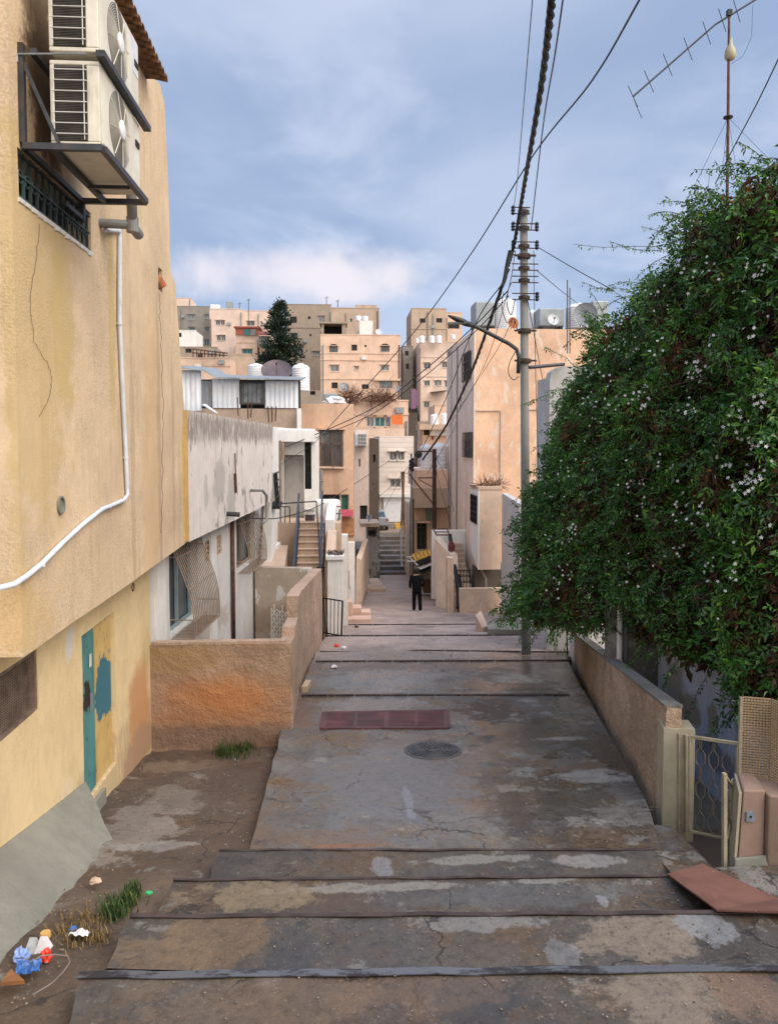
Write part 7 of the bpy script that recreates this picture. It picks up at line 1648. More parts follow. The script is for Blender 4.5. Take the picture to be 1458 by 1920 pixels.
for x in (cx0+.03, cx0+W_-.21):
    for y in (.75, 3.2):
        mb = MB(); mb.lathe((x,cyb+y,cz+.30), [(.30,0),(.31,.03),(.31,.15),(.30,.18)], 18, (1,0,0)); w_o = part(mb, 'wheel', M['cable'], car)
for x in (cx0+.05, cx0+W_-.25):
    mb = MB(); mb.box((x,cyb-.015,cz+.72),(x+.2,cyb+.02,cz+.88)); part(mb, 'tail_light', M['red_paint'], car)
for k, px in enumerate((753,)):
    mb = MB(); mb.tube([P(px,1062-8*k,Y=46.5), P(px-1,986,Y=46.5)], .06, 8); mb.tube([P(px-1,990,Y=46.5), P(px+1,1000,Y=52)], .035, 6); solo(mb, 'stair_rail_post', M['white_paint'], 'pale rail post on the far dark steps', 'rail', kind='thing')
# ================================================================== THE PERSON walking away
pb = PG(781,1146); pers = thing('person', 'person in a black jacket and black trousers walking away down the lane', 'person', pb)
def skin(name, pts, edges, mat, parent, sub=2, smooth=True):
    me = bpy.data.meshes.new(name); L0 = parent_loc(parent)
    me.from_pydata([tuple(Vector(p[:3])+pb-L0) for p in pts], edges, [])
    o = bpy.data.objects.new(name, me); COL.objects.link(o); o.parent = parent
    md = o.modifiers.new('skin', 'SKIN'); sv_ = me.skin_vertices[0].data
    for i, p in enumerate(pts): sv_[i].radius = (p[3], p[4] if len(p) > 4 else p[3]); sv_[i].use_root = (i == 0)
    s_ = o.modifiers.new('sub', 'SUBSURF'); s_.levels = sub; s_.render_levels = sub
    me.materials.append(mat)
    return o
M['jacket'] = plain('black_jacket', (.007,.007,.009), .9, 0, .3, 12, bump=.2, spec=.1); M['trousers'] = plain('black_trousers', (.005,.005,.006), .9, 0, .3, 12, bump=.2, spec=.1)
M['skin'] = plain('skin', (.42,.24,.16), .55, 0, .06, 20); M['hair'] = plain('dark_hair', (.010,.008,.007), .7, 0, .3, 30); M['shoe'] = plain('dark_shoe', (.02,.02,.022), .6); M['sole'] = plain('pale_sole', (.55,.55,.55), .6)
# body: one continuous skin-coloured figure
bp = [(0,0,.95,.06,.05),(0,.01,1.12,.10,.07),(0,.0,1.30,.12,.08),(0,-.01,1.44,.12,.085),(0,0,1.52,.055,.055),(0,.015,1.60,.075,.09),(0,.02,1.70,.082,.098),(0,.02,1.775,.055,.06),
      (-.19,-.01,1.43,.06),(-.26,-.02,1.18,.045),(-.25,.05,.93,.035),(-.245,.07,.85,.03,.02),
      (.19,-.01,1.43,.06),(.27,-.05,1.19,.045),(.20,.06,1.00,.035),(.155,.10,.94,.03,.02),
      (-.09,.0,.84,.05),(-.105,.05,.48,.062),(-.11,-.01,.09,.045),(-.12,.13,.04,.04,.03),
      (.10,-.01,.84,.05),(.12,-.04,.48,.062),(.135,-.13,.11,.045),(.15,.0,.04,.04,.03)]
be = [(0,1),(1,2),(2,3),(3,4),(4,5),(5,6),(6,7),(3,8),(8,9),(9,10),(10,11),(3,12),(12,13),(13,14),(14,15),(0,16),(16,17),(17,18),(18,19),(0,20),(20,21),(21,22),(22,23)]
skin('body', bp, be, M['skin'], pers)
jp = [(0,0,.72,.20,.15),(0,.0,1.02,.21,.155),(0,.0,1.25,.215,.155),(0,-.01,1.40,.18,.13),(0,-.01,1.50,.09,.085),
      (-.20,-.01,1.42,.085),(-.275,-.02,1.17,.07),(-.265,.05,.94,.058),(.20,-.01,1.42,.085),(.285,-.05,1.18,.07),(.215,.05,1.01,.06)]
skin('jacket', jp, [(0,1),(1,2),(2,3),(3,4),(3,5),(5,6),(6,7),(3,8),(8,9),(9,10)], M['jacket'], pers)
tp = [(0,0,.98,.18,.14),(-.09,.0,.80,.108),(-.105,.05,.48,.085),(-.11,.0,.03,.078),(.10,-.01,.80,.108),(.12,-.04,.48,.085),(.137,-.13,.05,.078)]
skin('trousers', tp, [(0,1),(1,2),(2,3),(0,4),(4,5),(5,6)], M['trousers'], pers)
skin('hair', [(0,-.05,1.53,.10,.08),(0,-.045,1.66,.15,.135),(0,-.01,1.79,.135,.14)], [(0,1),(1,2)], M['hair'], pers)
for sx, y0, z0 in ((-.115,.0,.0),(.14,-.10,.02)):
    so2 = skin('shoe', [(sx,y0-.07,z0+.055,.05,.045),(sx,y0+.05,z0+.05,.05,.042),(sx*1.05,y0+.17,z0+.035,.042,.03)], [(0,1),(1,2)], M['shoe'], pers)
    mb = MB(); mb.hexa([tuple(pb+Vector(v)) for v in ((sx-.05,y0-.12,z0),(sx+.05,y0-.12,z0),(sx+.045,y0+.20,z0),(sx-.045,y0+.20,z0),(sx-.05,y0-.12,z0+.025),(sx+.05,y0-.12,z0+.025),(sx+.045,y0+.20,z0+.02),(sx-.045,y0+.20,z0+.02))]); part(mb, 'sole', M['sole'], so2)
for k, (dx, ln) in enumerate(((-.022,.062),(-.008,.072),(.008,.068),(.02,.055))):   # left hand hanging: four fingers and a thumb
    b0 = (-.245, .075+dx, .83); skin('finger', [(*b0,.009),(b0[0]+.008,b0[1]+.004,b0[2]-ln*.55,.0085),(b0[0]+.02,b0[1]+.006,b0[2]-ln,.0075)], [(0,1),(1,2)], M['skin'], pers, 1)
skin('thumb', [(-.235,.10,.86,.011),(-.228,.125,.835,.010),(-.225,.135,.81,.008)], [(0,1),(1,2)], M['skin'], pers, 1)
# face (turned away from us): nose, ears
for nm, c, rr in (('ear',(-.086,.02,1.665),(.012,.022,.032)),('ear',(.086,.02,1.665),(.012,.022,.032)),('nose',(0,.125,1.65),(.014,.02,.022))):
    mb = MB(); bmesh.ops.create_icosphere(mb.b, subdivisions=2, radius=1, matrix=Matrix.Translation(pb+Vector(c)) @ Matrix.Diagonal((*rr,1))); part(mb, nm, M['skin'], pers, smooth=True)
# ================================================================== SMALL THINGS ON THE ALLEY
# manhole cover
c = PG(811,1407); n_ = Vector((0, .095, 1)).normalized(); c = c + n_*.006
mh = thing('manhole_cover', 'round patterned iron manhole cover in the grey slab', 'manhole cover', c)
t = NT('wet_cast_iron'); M['castiron'] = t.out(t.mix(t.rng(t.noise(5, 6), .35, .65), (.045,.047,.055), (.085,.09,.10)), t.rng(t.noise(3, 4), .4, .6, .25, .6), None, .3, .5)
mb = MB(); mb.lathe(c-n_*.03, [(.36,0),(.36,.03),(.355,.032)], 40, n_); part(mb, 'plate', M['castiron'], mh)
mb = MB(); ux = n_.cross(Vector((0,1,0))).normalized(); uy = n_.cross(ux)
for rr, m in ((.32,34),(.26,28),(.20,22),(.14,15),(.08,9)):
    for k in range(m):
        a0, a1 = (k+.15)*2*math.pi/m, (k+.80)*2*math.pi/m
        q = [c+ux*(r_*math.cos(a))+uy*(r_*math.sin(a)) for r_, a in ((rr-.02,a0),(rr+.02,a0),(rr+.02,a1),(rr-.02,a1))]
        mb.hexa([v+n_*.001 for v in q]+[v+n_*.012 for v in q])
part(mb, 'raised_pattern', M['castiron'], mh)
mb = MB()
for k in range(40):
    a0, a1 = k*2*math.pi/40, (k+1)*2*math.pi/40
    q = [c+ux*(r_*math.cos(a))+uy*(r_*math.sin(a)) for r_, a in ((.365,a0),(.40,a0),(.40,a1),(.365,a1))]; mb.hexa([v-n_*.03 for v in q]+[v+n_*.004 for v in q])
part(mb, 'rim', plain('rusty_rim', (.09,.085,.085), .6, .2), mh)
# red drain grate
q = [PG(603,1367), PG(840,1366), PG(838,1334), PG(607,1338)]
q = [v+Vector((0,0,.012)) for v in q]
dg = thing('drain_grate', 'long red-brown steel drain grate across the slab', 'drain grate', q[0])
M['redsteel'] = plain('red_worn_steel', (.115,.042,.042), .5, .2, .35, 3, (.06,.045,.045), .8)
mb = MB()
for i in range(4): mb.bar(q[i], q[(i+1) % 4], .06, .03)
part(mb, 'frame', M['redsteel'], dg)
for h in range(2):
    mb = MB(); f0, f1 = (.02,.505) if h == 0 else (.515,.98)
    for k in range(12):
        g_ = .07+.86*k/11
        a, b = q[0].lerp(q[3], g_), q[1].lerp(q[2], g_)
        mb.bar(a.lerp(b, f0), a.lerp(b, f1), .038, .02)
    for f in (f0, (f0+f1)/2, f1): mb.bar(q[0].lerp(q[1], f)+Vector((0,.02,.002)), q[3].lerp(q[2], f)+Vector((0,-.02,.002)), .05, .02)
    part(mb, 'grating', M['redsteel'], dg)
mb = MB(); mb.hexa([v-Vector((0,0,.4)) for v in q]+[v-Vector((0,0,.010)) for v in q]); part(mb, 'trench', M['dark'], dg)
# stone slabs by the pole
a = PG(905,1186); mb = MB(); q = [P(891,1160,Y=22.6), P(901,1150,Y=23.2), P(914,1180,Y=22.2), P(903,1187,Y=22.0)]
for v in q: v.z = max(v.z, alley_z(v.y)+.02)
mb.hexa([v-Vector((0,0,.35)) for v in q]+[v+Vector((0,0,.12)) for v in q]); solo(mb, 'stone_slab', M['stone_pale'], 'pale tilted stone slab lying left of the grey pole', 'stone slab', bevel=.03)
mb = MB(); q = [PG(913,1189), PG(1000,1191), PG(1000,1177), PG(916,1176)]; mb.hexa([v-Vector((0,0,.1)) for v in q]+[v+Vector((0,0,.14)) for v in q]); solo(mb, 'kerb_stone', M['skirt'], 'low grey kerb stone running from the tilted slab to the grey pole', 'kerb stone', kind='thing')
a = PG(1063,1228); mb = MB(); mb.tube([a, a+Vector((-.02,0,.5)), a+Vector((-.05,.02,1.15))], .02, 6, .012); solo(mb, 'stick', M['stem'], 'thin dark stick standing at the far end of the low splatter wall', 'stick')
def gz(p): return dirt_z(p.y)
def D(px, py, dz=0.0):
    z = dirt_z(6); 
    for _ in range(8): p = P(px, py, Z=z); z = dirt_z(p.y)+.01+dz
    return P(px, py, Z=z)
q = PG(573,1293); mb = MB(); mb.hexa([q+Vector(v) for v in ((-.07,-.2,0),(.05,-.2,0),(.10,.2,0),(-.02,.2,0),(-.07,-.2,.13),(.05,-.2,.13),(.10,.2,.13),(-.02,.2,.13))]); solo(mb, 'brick', plaster('pale_brick', (.46,.34,.24), .1, 0, bump=.4), 'single pale brick against the foot of the splatter wall', 'brick', bevel=.012)
# litter beside the cement skirt
def crumple(c, rx, ry, rz, seed, n=3):
    mb = MB(); bmesh.ops.create_icosphere(mb.b, subdivisions=n, radius=1)
    for v in mb.b.verts:
        f = 1 + .45*mnoise.noise(v.co*2.2+Vector((seed,0,0))) + .3*mnoise.noise(v.co*5+Vector((0,seed,0)))
        v.co = Vector((c.x+v.co.x*rx*f, c.y+v.co.y*ry*f, c.z+max(-.25, v.co.z)*rz*f+rz*.2))
    return mb
def sheet(c, lx, ly, amp, seed, rot=0, n=14):
    mb = MB(); V = []
    for i in range(n+1):
        row = []
        for j in range(n+1):
            u, v = (i/n-.5)*lx, (j/n-.5)*ly; k = 1 + .3*mnoise.noise(Vector((u*9,v*9,seed)))
            x, y = u*k*math.cos(rot)-v*k*math.sin(rot), u*k*math.sin(rot)+v*k*math.cos(rot)
            z = abs(amp*(mnoise.noise(Vector((u*12,v*12,seed+3)))+.6*mnoise.noise(Vector((u*30,v*30,seed)))))
            row.append(mb.b.verts.new((c.x+x, c.y+y, dirt_z(c.y+y)+.045+z)))
        V.append(row)
    for a, b in zip(V, V[1:]):
        for j in range(n): mb.b.faces.new([a[j],a[j+1],b[j+1],b[j]])
    return mb
M['blue_bag'] = plain('blue_plastic_bag', (.035,.12,.36), .4, 0, .3, 7, (.12,.12,.16), .4); M['red_bag'] = plain('red_plastic', (.75,.05,.025), .4, 0, .1, 9); M['white_bag'] = plain('white_plastic_scrap', (.70,.68,.70), .5, 0, .12, 9, (.4,.35,.33), .4)
solo(sheet(D(55,1824), .15, .20, .075, 2, .4), 'plastic_bag', M['blue_bag'], 'torn bright blue plastic bag lying at the foot of the cement skirt', 'plastic bag')
solo(crumple(D(40,1795), .05, .06, .05, 5), 'plastic_scrap', plain('pale_blue_film', (.22,.32,.60), .4), 'pale blue crumpled scrap above the torn blue bag', 'litter')
mb = MB(); a, b, c_ = D(2,1862), D(47,1858), D(22,1836); mb.b.faces.new([mb.b.verts.new(v+Vector((0,0,.07))) for v in (a,b,c_)]); mb.b.faces.new([mb.b.verts.new(v+Vector((0,0,.045))) for v in (a,c_,b)])
for u, v in ((a,b),(b,c_),(c_,a)): mb.face([u+Vector((0,0,.045)), v+Vector((0,0,.045)), v+Vector((0,0,.07)), u+Vector((0,0,.07))])
solo(mb, 'board_scrap', plain('brown_board', (.26,.11,.04), .8, 0, .2, 8), 'triangular scrap of brown board next to the blue bag', 'board scrap')
solo(crumple(D(87,1797), .035, .04, .055, 9), 'plastic_scrap', M['red_bag'], 'small crumpled bright red plastic scrap', 'litter')
for px, py, lb, sd in ((62,1784,'grey-white folded carton half leaning on the skirt',1),(82,1782,'white torn carton piece next to the red scrap',4)):
    c = D(px, py); mb = MB(); h = .09; mb.hexa([c+Vector(v) for v in ((-.05,-.05,0),(.04,-.03,0),(.05,.05,0),(-.03,.05,0),(-.01,-.02,h*1.3),(.01,-.02,h*1.3),(.02,.02,h),(-.01,.02,h))]); solo(mb, 'carton', M['white_bag'] if sd == 4 else plain('grey_carton', (.42,.44,.45), .6, 0, .2, 12), lb, 'litter')
c = D(86,1764); mb = MB(); mb.lathe(c+Vector((0,0,.02)), [(.035,0),(.04,.02),(.035,.045)], 14); solo(mb, 'jar_lid', plain('mustard_plastic', (.50,.30,.10), .6), 'mustard yellow jar lid lying by the skirt', 'lid')
c = D(138,1750); solo(crumple(c+Vector((0,0,.03)), .028, .03, .018, 12, 2), 'bottle_cap', M['blue_bag'], 'tiny blue plastic cap in the dry grass', 'bottle cap')
solo(sheet(D(152,1762), .13, .10, .06, 8), 'paper_scrap', M['white_bag'], 'crumpled whitish paper scrap near the dry grass', 'paper')
c = D(279,1682); solo(crumple(c+Vector((0,0,.03)), .03, .022, .018, 3, 2), 'bottle_cap', plain('green_plastic', (.02,.42,.13), .5), 'small green plastic cap beside the step ends', 'bottle cap')
c = D(180,1659); solo(crumple(c+Vector((0,0,.03)), .055, .045, .03, 14, 2), 'stone', M['stone_pale'], 'single pale flat stone near the skirt', 'stone')
q = [D(58,1818), D(78,1806), D(104,1803), D(128,1806), D(132,1818), D(118,1838), D(98,1858), D(82,1868), D(62,1880)]
mb = MB(); pts = []
for a, b in zip(q, q[1:]):
    for k in range(4): pts.append(a.lerp(b, k/4)+Vector((0,0,.05)))
mb.tube(pts+[q[-1]+Vector((0,0,.05))], .0045, 6); solo(mb, 'electric_cord', plain('grey_cord', (.22,.18,.165), .6), 'grey electric cord curling across the dirt by the blue bag', 'cord')
for px, py, lb, m_ in ((631,1213,'small red wrapper on the alley beside the long splatter wall','red_bag'),(645,1217,'greenish white wrapper right of the red wrapper','white_bag'),(626,1253,'white crumpled tissue by the wall foot','white_bag'),(668,1177,'brown crumpled rag just below the pink step blocks','rust')):
    c = PG(px, py); solo(crumple(c+Vector((0,0,.02)), .07, .08, .05, px, 2), 'wrapper', M[m_], lb, 'litter')
# loose stones and straw scattered on ground (beyond counting)
mb = MB(); rnd = random.Random(23)
def pebble(p, r):
    u = [Vector((rnd.gauss(0,1), rnd.gauss(0,1), rnd.gauss(0,.6))).normalized()*r for _ in range(7)]
    bm2 = [mb.b.verts.new(p+Vector((d_[0]*r*rnd.uniform(.7,1.2), d_[1]*r*rnd.uniform(.7,1.2), d_[2]*r*.7))) for d_ in ((1,0,0),(0,1,0),(-1,0,0),(0,-1,0),(0,0,1))]
    for i in range(4): mb.b.faces.new([bm2[i], bm2[(i+1) % 4], bm2[4]])
for k in range(1500):
    px, py = rnd.uniform(20,520), rnd.uniform(1400,1900)
    p = D(px, py)
    if -3.0 < p.x < lerp_tab(XL, p.y)-.02 and p.y < 11.5 and not (p.y < 7.4 and p.x > -1.9+.0*(p.y)): pebble(p+Vector((0,0,.012)), rnd.uniform(.003,.012))
for k in range(700):
    z = rnd.choice((-3.27,-3.44,-3.61)); px = rnd.uniform(250,1440); py = {-3.27:rnd.uniform(1830,1915),-3.44:rnd.uniform(1722,1800),-3.61:rnd.uniform(1655,1702)}[z]
    if px < 1000 and rnd.random() < .75: continue
    pebble(P(px, py, Z=z)+Vector((0,0,.008)), rnd.uniform(.003,.011))
for k in range(420):
    px, py = rnd.uniform(560,1230), rnd.uniform(1260,1585)
    if rnd.random() < .5: px = rnd.uniform(900,1230)
    pebble(PG(px, py)+Vector((0,0,.008)), rnd.uniform(.004,.014))
t = NT('mixed_pebbles'); g = t.n('ShaderNodeNewGeometry'); M['pebble'] = t.out(t.mix(t.rng(g.outputs['Random Per Island'], 0, 1, 0, 1, False), (.07,.055,.042), (.26,.21,.16)), .9)
solo(mb, 'gravel', M['pebble'], 'loose pebbles and grit scattered over dirt and steps', 'gravel', kind='stuff')
# grass tufts
def tuft(name, lab, spots, n, h, mat, group=None):
    vs, fs = [], []; rnd = random.Random(len(lab))
    for k in range(n):
        sx, sy, sr = rnd.choice(spots); c = D(sx+rnd.gauss(0,sr), sy+rnd.gauss(0,sr*.6)); hh = h*rnd.uniform(.4,1.2); a = rnd.random()*6.28; l = rnd.uniform(.2,.9)*hh; w = rnd.uniform(.003,.007)
        d_ = Vector((math.cos(a), math.sin(a), 0)); s_ = Vector((-d_.y, d_.x, 0))*w; i = len(vs)
        vs += [c-s_, c+s_, c+d_*l*.4+Vector((0,0,hh*.7))+s_*.7, c+d_*l+Vector((0,0,hh))+s_*.1, c+d_*l*.4+Vector((0,0,hh*.7))-s_*.7]; fs += [(i,i+1,i+2,i+4),(i+4,i+2,i+3)]
    me = bpy.data.meshes.new(name); me.from_pydata([tuple(v) for v in vs], [], fs); me.materials.append(mat); o = bpy.data.objects.new(name, me); COL.objects.link(o); tag(o, lab, 'grass', group, 'stuff' if not group else None)
    return o
M['grass'] = leaf_material('grass_blade', (.018,.042,.010), (.04,.085,.018), (.16,.12,.04), .3, .6); M['straw'] = leaf_material('dry_straw', (.13,.085,.035), (.24,.16,.06), (.3,.22,.1), .2, .8)
tuft('grass_tuft', 'green grass tuft growing at the broken ends of the steps', [(225,1700,14),(210,1715,12),(245,1690,9),(250,1672,5)], 800, .085, M['grass'], 'grass tufts on the dirt')
tuft('grass_tuft', 'small green grass tuft at the foot of the orange wall', [(440,1412,12),(460,1408,10),(420,1414,9)], 420, .16, M['grass'], 'grass tufts on the dirt')
tuft('dry_grass', 'dry straw and dead stems around the litter', [(170,1725,22),(150,1745,22),(120,1760,18),(185,1760,14)], 520, .05, M['straw'])
# ================================================================== CONIFER on the hill
con = thing('conifer', 'tall dark ragged conifer standing among the hilltop houses', 'tree', P(527,700,Y=139))
cb, ct = P(527,712,Y=139), P(524,563,Y=139)
mb = MB(); mb.tube([cb-Vector((0,0,3)), cb.lerp(ct,.5), ct], .45, 8, .05)
rnd = random.Random(8); vs, fs = [], []
H = (ct-cb).length
for k in range(150):
    f = rnd.random()**.8; z = cb.z + H*(.06+.92*f); a = rnd.random()*6.28
    Lb = (1-f)**.75*4.6*rnd.uniform(.55,1.15)+.35; 
    if f > .55: Lb *= .9+.3*math.sin(f*40)
    base_ = Vector((cb.lerp(ct, (z-cb.z)/H).x, 139, z)); d_ = Vector((math.cos(a), math.sin(a), .25-.35*(1-f)))
    tip = base_ + d_*Lb; mb.tube([base_, tip], .07, 4, .02)
    for j in range(int(26+60*Lb/4)):
        g_ = rnd.uniform(.12,1.05); c = base_.lerp(tip, g_)+Vector((rnd.gauss(0,.28),rnd.gauss(0,.28),rnd.gauss(-.12,.26))); L_ = rnd.uniform(.35,.75); dd = (d_+Vector((rnd.gauss(0,.6),rnd.gauss(0,.6),rnd.gauss(.15,.5)))).normalized(); s_ = dd.cross(Vector((rnd.gauss(0,1),rnd.gauss(0,1),1))).normalized()*rnd.uniform(.10,.18); i = len(vs)
        vs += [c-s_*.3, c+dd*L_*.5-s_, c+dd*L_, c+dd*L_*.5+s_]; fs.append((i,i+1,i+2,i+3))
part(mb, 'trunk', M['stem'], con)
M['needle'] = leaf_material('conifer_needles', (.010,.022,.016), (.020,.042,.026), (.035,.06,.03), .1, .8)
me = bpy.data.meshes.new('crown'); me.from_pydata([tuple(v-parent_loc(con)) for v in vs], [], fs); me.materials.append(M['needle']); o = bpy.data.objects.new('crown', me); COL.objects.link(o); o.parent = con
# dead climbing plant on the terrace and weeds on the projecting roof
def twigs(name, lab, cat, boxes, n, L_, mat, r=.012):
    mb = MB(); rnd = random.Random(len(lab))
    for k in range(n):
        x0, y0, x1, y1, Y = rnd.choice(boxes); p = P(rnd.uniform(x0,x1), rnd.uniform(y0,y1), Y=Y+rnd.gauss(0,.2)); pts = [p]
        d_ = Vector((rnd.gauss(0,1), rnd.gauss(0,.4), rnd.gauss(.3,.6)))
        for j in range(3): d_ = d_ + Vector((rnd.gauss(0,.5),rnd.gauss(0,.3),rnd.gauss(0,.4))); pts.append(pts[-1]+d_.normalized()*L_/3)
        mb.tube(pts, r, 3, r*.4, cap=False)
    return solo(mb, name, mat, lab, cat)
M['dead_twig'] = plain('dead_reddish_twigs', (.13,.06,.035), .9, 0, .4, 3)
twigs('dead_vine', 'leafless reddish climber sprawling over the peach terrace below the arched house', 'vine', [(650,738,735,752,67.5),(690,742,735,752,67.5),(648,735,662,760,67.5)], 330, 1.0, M['dead_twig'], .03)
twigs('weeds', 'dry weeds on the roof of the pale pink projecting room', 'weeds', [(900,906,938,915,30.6)], 150, .5, M['dead_twig'])
c = P(628,750,Y=33.6); solo(crumple(c+Vector((0,.4,-.1)), .45, .4, .22, 6), 'tarpaulin', M['white_bag'], 'crumpled white tarpaulin on the peach house roof', 'tarpaulin')
a, b = P(607,750,Y=34.5), P(633,738,Y=34.5); mb = MB(); mb.box((a.x,34.5,a.z),(b.x,35.3,b.z)); solo(mb, 'metal_tank', M['grey_metal'], 'low grey metal tank beside the white tarpaulin', 'water tank', bevel=.04)
for px, y0, y1, Y in ((449,585,567,150),(612,570,556,150),(633,578,562,131),(466,640,560,143)):
    mb = MB(); mb.tube([P(px,y0+6,Y=Y+2), P(px,y1,Y=Y+2)], .07, 5); mb.bar(P(px-4,y1+3,Y=Y+2), P(px+4,y1+2,Y=Y+2), .06); solo(mb, 'roof_aerial', M['cable_grey'], 'thin aerial standing on a hilltop flat roof', 'aerial', 'thin aerials on the hilltop roofs')
a, b = P(394,576,Y=152), P(412,571,Y=152); mb = MB(); mb.box((a.x,152,a.z-.6),(b.x,154,b.z)); solo(mb, 'roof_tank', M['white_plastic'], 'flat white tank on the tall pink hilltop house', 'water tank', bevel=.1)
a, b = P(424,578,Y=152), P(436,565,Y=152); mb = MB(); mb.box((a.x,152,a.z-.6),(b.x,153.4,b.z)); solo(mb, 'roof_tank', M['grey_metal'], 'grey metal tank on the tall pink hilltop house', 'water tank', bevel=.1)
# ================================================================== CABLES
CG = 'overhead cables'
def cable(pts, r, lab, sag=0.0, mat='cable', twist=0, name='overhead_cable'):
    W3 = [P(x, y, Y=Y) for x, y, Y in pts]; out = []
    if len(pts) > 2: sag = 0
    E = [W3[0]*2-W3[1]] + W3 + [W3[-1]*2-W3[-2]]
    for i, (a, b) in enumerate(zip(W3, W3[1:])):
        n = 14
        for k in range(n):
            f = k/n; p_, q_ = E[i], E[i+3]; p = .5*((2*a) + (b-p_)*f + (2*p_-5*a+4*b-q_)*f*f + (3*a-p_-3*b+q_)*f**3); p.z -= sag*4*f*(1-f); out.append(p)
    out.append(W3[-1])
    mb = MB()
    if twist:
        for s_ in range(3):
            mb.tube([p+Vector((math.cos(i*.9+s_*2.1), 0, math.sin(i*.9+s_*2.1)))*r*.75 for i, p in enumerate(out)], r*.75, 6)
    else: mb.tube(out, r, 5)
    return solo(mb, name, M[mat], lab, 'cable', CG)
Ypl = base.y-.2
cable([(1040,-60,7.0),(1031,30,7.6),(1016,150,9.5),(996,270,12.0),(982,350,14.6),(972,410,16.2),(962,465,17.2),(952,500,Ypl)], .030, 'thick twisted black cable sweeping from the top of the photo to the grey pole', 0, twist=1)
cable([(1060,-40,8),(1040,100,10),(1017,240,13),(995,430,Ypl)], .011, 'thin cable just right of the thick twisted cable', 0, 'cable_grey')
cable([(1001,-40,9),(985,150,11.5),(970,330,15.5),(962,396,Ypl)], .007, 'hair-thin wire left of the thick twisted cable', 0, 'cable_grey')
cable([(1215,-30,8.5),(1110,150,11),(1000,290,14),(880,480,18),(770,630,22),(640,775,26),(594,826,25.7)], .014, 'long straight cable slanting from the top right down to the white stair house', 0, 'cable_grey')
cable([(952,505,Ypl),(905,640,21),(880,705,24),(835,800,30),(792,862,36.6)], .032, 'heavy cable bundle dropping from the grey pole to the rusty pole', .1, twist=1)
cable([(950,520,Ypl),(890,610,21),(830,760,29),(770,880,40),(756,886,52)], .015, 'cable running from the grey pole to the dark wooden pole pair', .1)
cable([(952,545,Ypl),(888,612,20),(800,690,23),(700,765,26),(560,828,25.5),(533,838,25.3)], .015, 'upper of two cables swinging from the grey pole over to the white porch', .05)
cable([(953,555,Ypl),(890,622,20),(800,702,23),(700,775,26),(590,822,25.9)], .013, 'lower of two cables swinging from the grey pole over to the white porch', .05)
cable([(446,970,17.2),(490,972,19),(528,970,21),(594,950,25),(645,920,32),(700,884,42),(755,848,52),(772,855,39)], .014, 'low sagging cable crossing in front of the white porch', 0)
cable([(1007,463,Ypl),(1075,503,15.5),(1150,545,13.6)], .010, 'upper service wire from the grey pole into the vine', .05, 'cable_grey')
cable([(1007,508,Ypl),(1060,552,22),(1110,590,31.5)], .010, 'lower service wire from the grey pole to the orange-peach house roof', .03, 'cable_grey')
cable([(1475,75,7.5),(1420,190,9),(1370,285,10.2),(1340,345,10.6)], .008, 'short slanting wire at the upper right behind the aerial', 0, 'cable_grey')
cable([(960,600,Ypl),(935,650,22),(900,705,30),(858,770,36)], .009, 'slack wire from the lamp height of the pole to the orange-peach side wall', .15)
cable([(988,560,Ypl),(1003,640,Ypl+2),(1018,720,24),(1032,790,28)], .010, 'wire dropping from the pole behind the vine', .1)
cable([(1000,470,Ypl),(1001,560,Ypl),(1004,720,Ypl+.5),(1010,900,Ypl+.6)], .008, 'thin wire hanging down the right side of the grey pole', 0)
cable([(958,530,Ypl),(952,545,Ypl),(950,572,Ypl),(958,590,Ypl),(965,560,Ypl)], .011, 'looped slack cable end left of the grey pole', 0)
cable([(944,548,Ypl),(940,575,Ypl),(950,605,Ypl),(962,598,Ypl),(970,620,Ypl)], .010, 'second looped cable end lower on the grey pole', 0)
cable([(968,655,Ypl),(955,680,Ypl),(953,700,Ypl),(962,712,Ypl),(972,706,Ypl)], .010, 'short drooping cable under the street lamp bracket', 0)
cable([(966,470,Ypl),(948,560,Ypl+1),(905,690,27),(842,800,36)], .009, 'faint wire from the upper crossarm down toward the lane', .1, 'cable_grey')
cable([(814,850,37),(838,905,36),(850,960,35)], .012, 'wire from the top of the rusty pole to the pale side wall', 0)
cable([(814,870,37),(828,925,37),(846,990,34)], .010, 'lower wire from the rusty pole to the white parapet', 0)
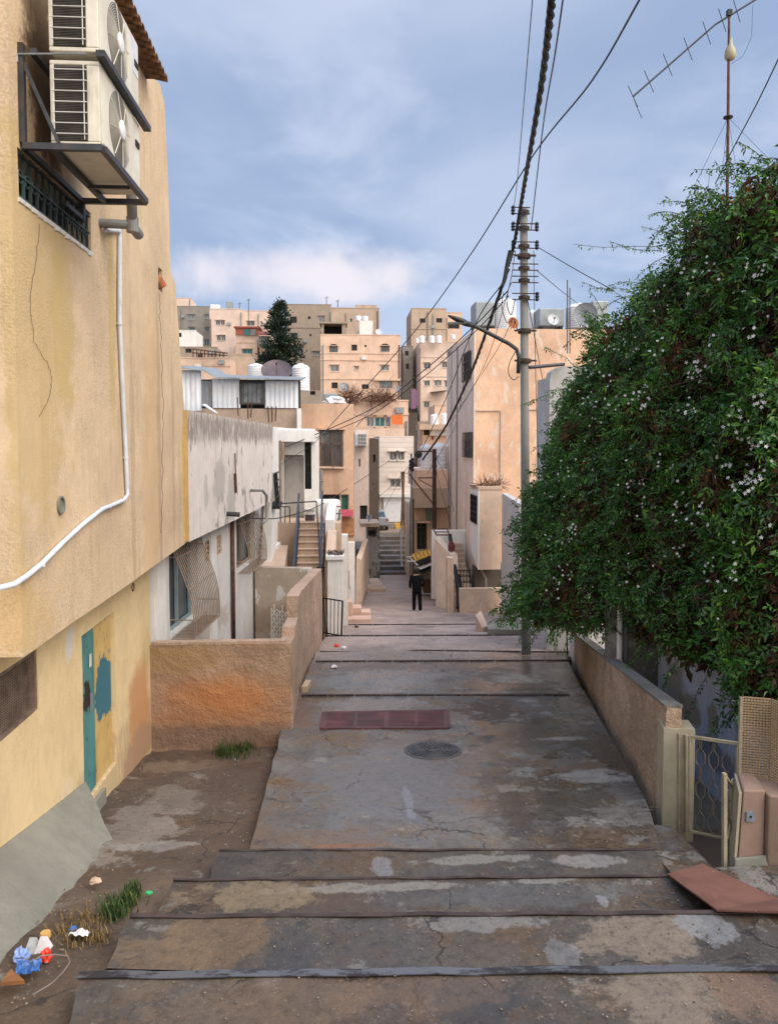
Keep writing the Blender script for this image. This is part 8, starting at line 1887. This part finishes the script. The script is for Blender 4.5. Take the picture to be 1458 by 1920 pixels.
cable([(771,868,39),(740,905,48),(712,930,55)], .012, 'wire from the grey pipe mast across to the dark brown house', 0)
cable([(756,890,52),(733,930,57),(712,972,58)], .012, 'wire fanning down from the wooden poles over the roller shutter', 0)
cable([(600,830,26),(625,880,33),(660,950,33)], .008, 'thin wire hanging across the peach lattice-window house', 0, 'cable_grey')
cable([(735,705,110),(700,760,66),(668,800,49)], .03, 'wire running from the arched house down to the caged balcony box', 0, 'cable_grey')
cable([(880,640,33),(868,720,34),(852,800,37),(800,890,37)], .012, 'wire strung down along the pale side wall to the rusty pole', 0)
cable([(438,848,17.2),(462,868,18.3),(486,886,19.4)], .010, 'short dark wire from the bracket on the peeling wall', .04)
cable([(486,890,19.4),(480,905,19.2),(466,909,18.6),(452,900,17.9)], .009, 'drooping loop of wire on the peeling wall', .02)
cable([(487,886,19.5),(527,870,25.3),(594,828,25.8)], .008, 'thin wire stretching from the peeling wall to the white porch', .05, 'cable_grey')
cable([(487,895,19.5),(494,925,20),(493,965,20),(486,1060,20)], .012, 'cable trailing down the corner of the peeling house', .0)
a = PG(486,1066); mb = MB(); q0, q1 = P(484,1066,Y=20.4), P(493,935,Y=20.6); mb.tube([q0, q1], .03, 6); solo(mb, 'conduit_pole', M['beige_paint'], 'thin tan conduit pole at the corner of the peeling house', 'pole')
c = P(487,898,Y=19.4); mb = MB(); mb.lathe(c-Vector((0,0,.1)), [(.03,0),(.07,.05),(.06,.12),(.03,.18)], 8); solo(mb, 'cable_joint', M['cable'], 'black cable joint hanging off the peeling wall', 'cable joint')
mb = MB(); c = P(952,500,Y=Ypl-.02); rnd = random.Random(2)
mb.tube([c+Vector((.06,0,.35)), c+Vector((0,0,.12)), c+Vector((-.03,0,0)), c+Vector((-.07,0,-.2)), c+Vector((-.12,0,-.42))], .06, 8, .03)
solo(mb, 'cable_splice', M['cable'], 'black tangle of cable splices left of the grey pole', 'cable joint')
for o in S.objects:
    if o.get('category') and not o.get('kind'): o['kind'] = 'thing'
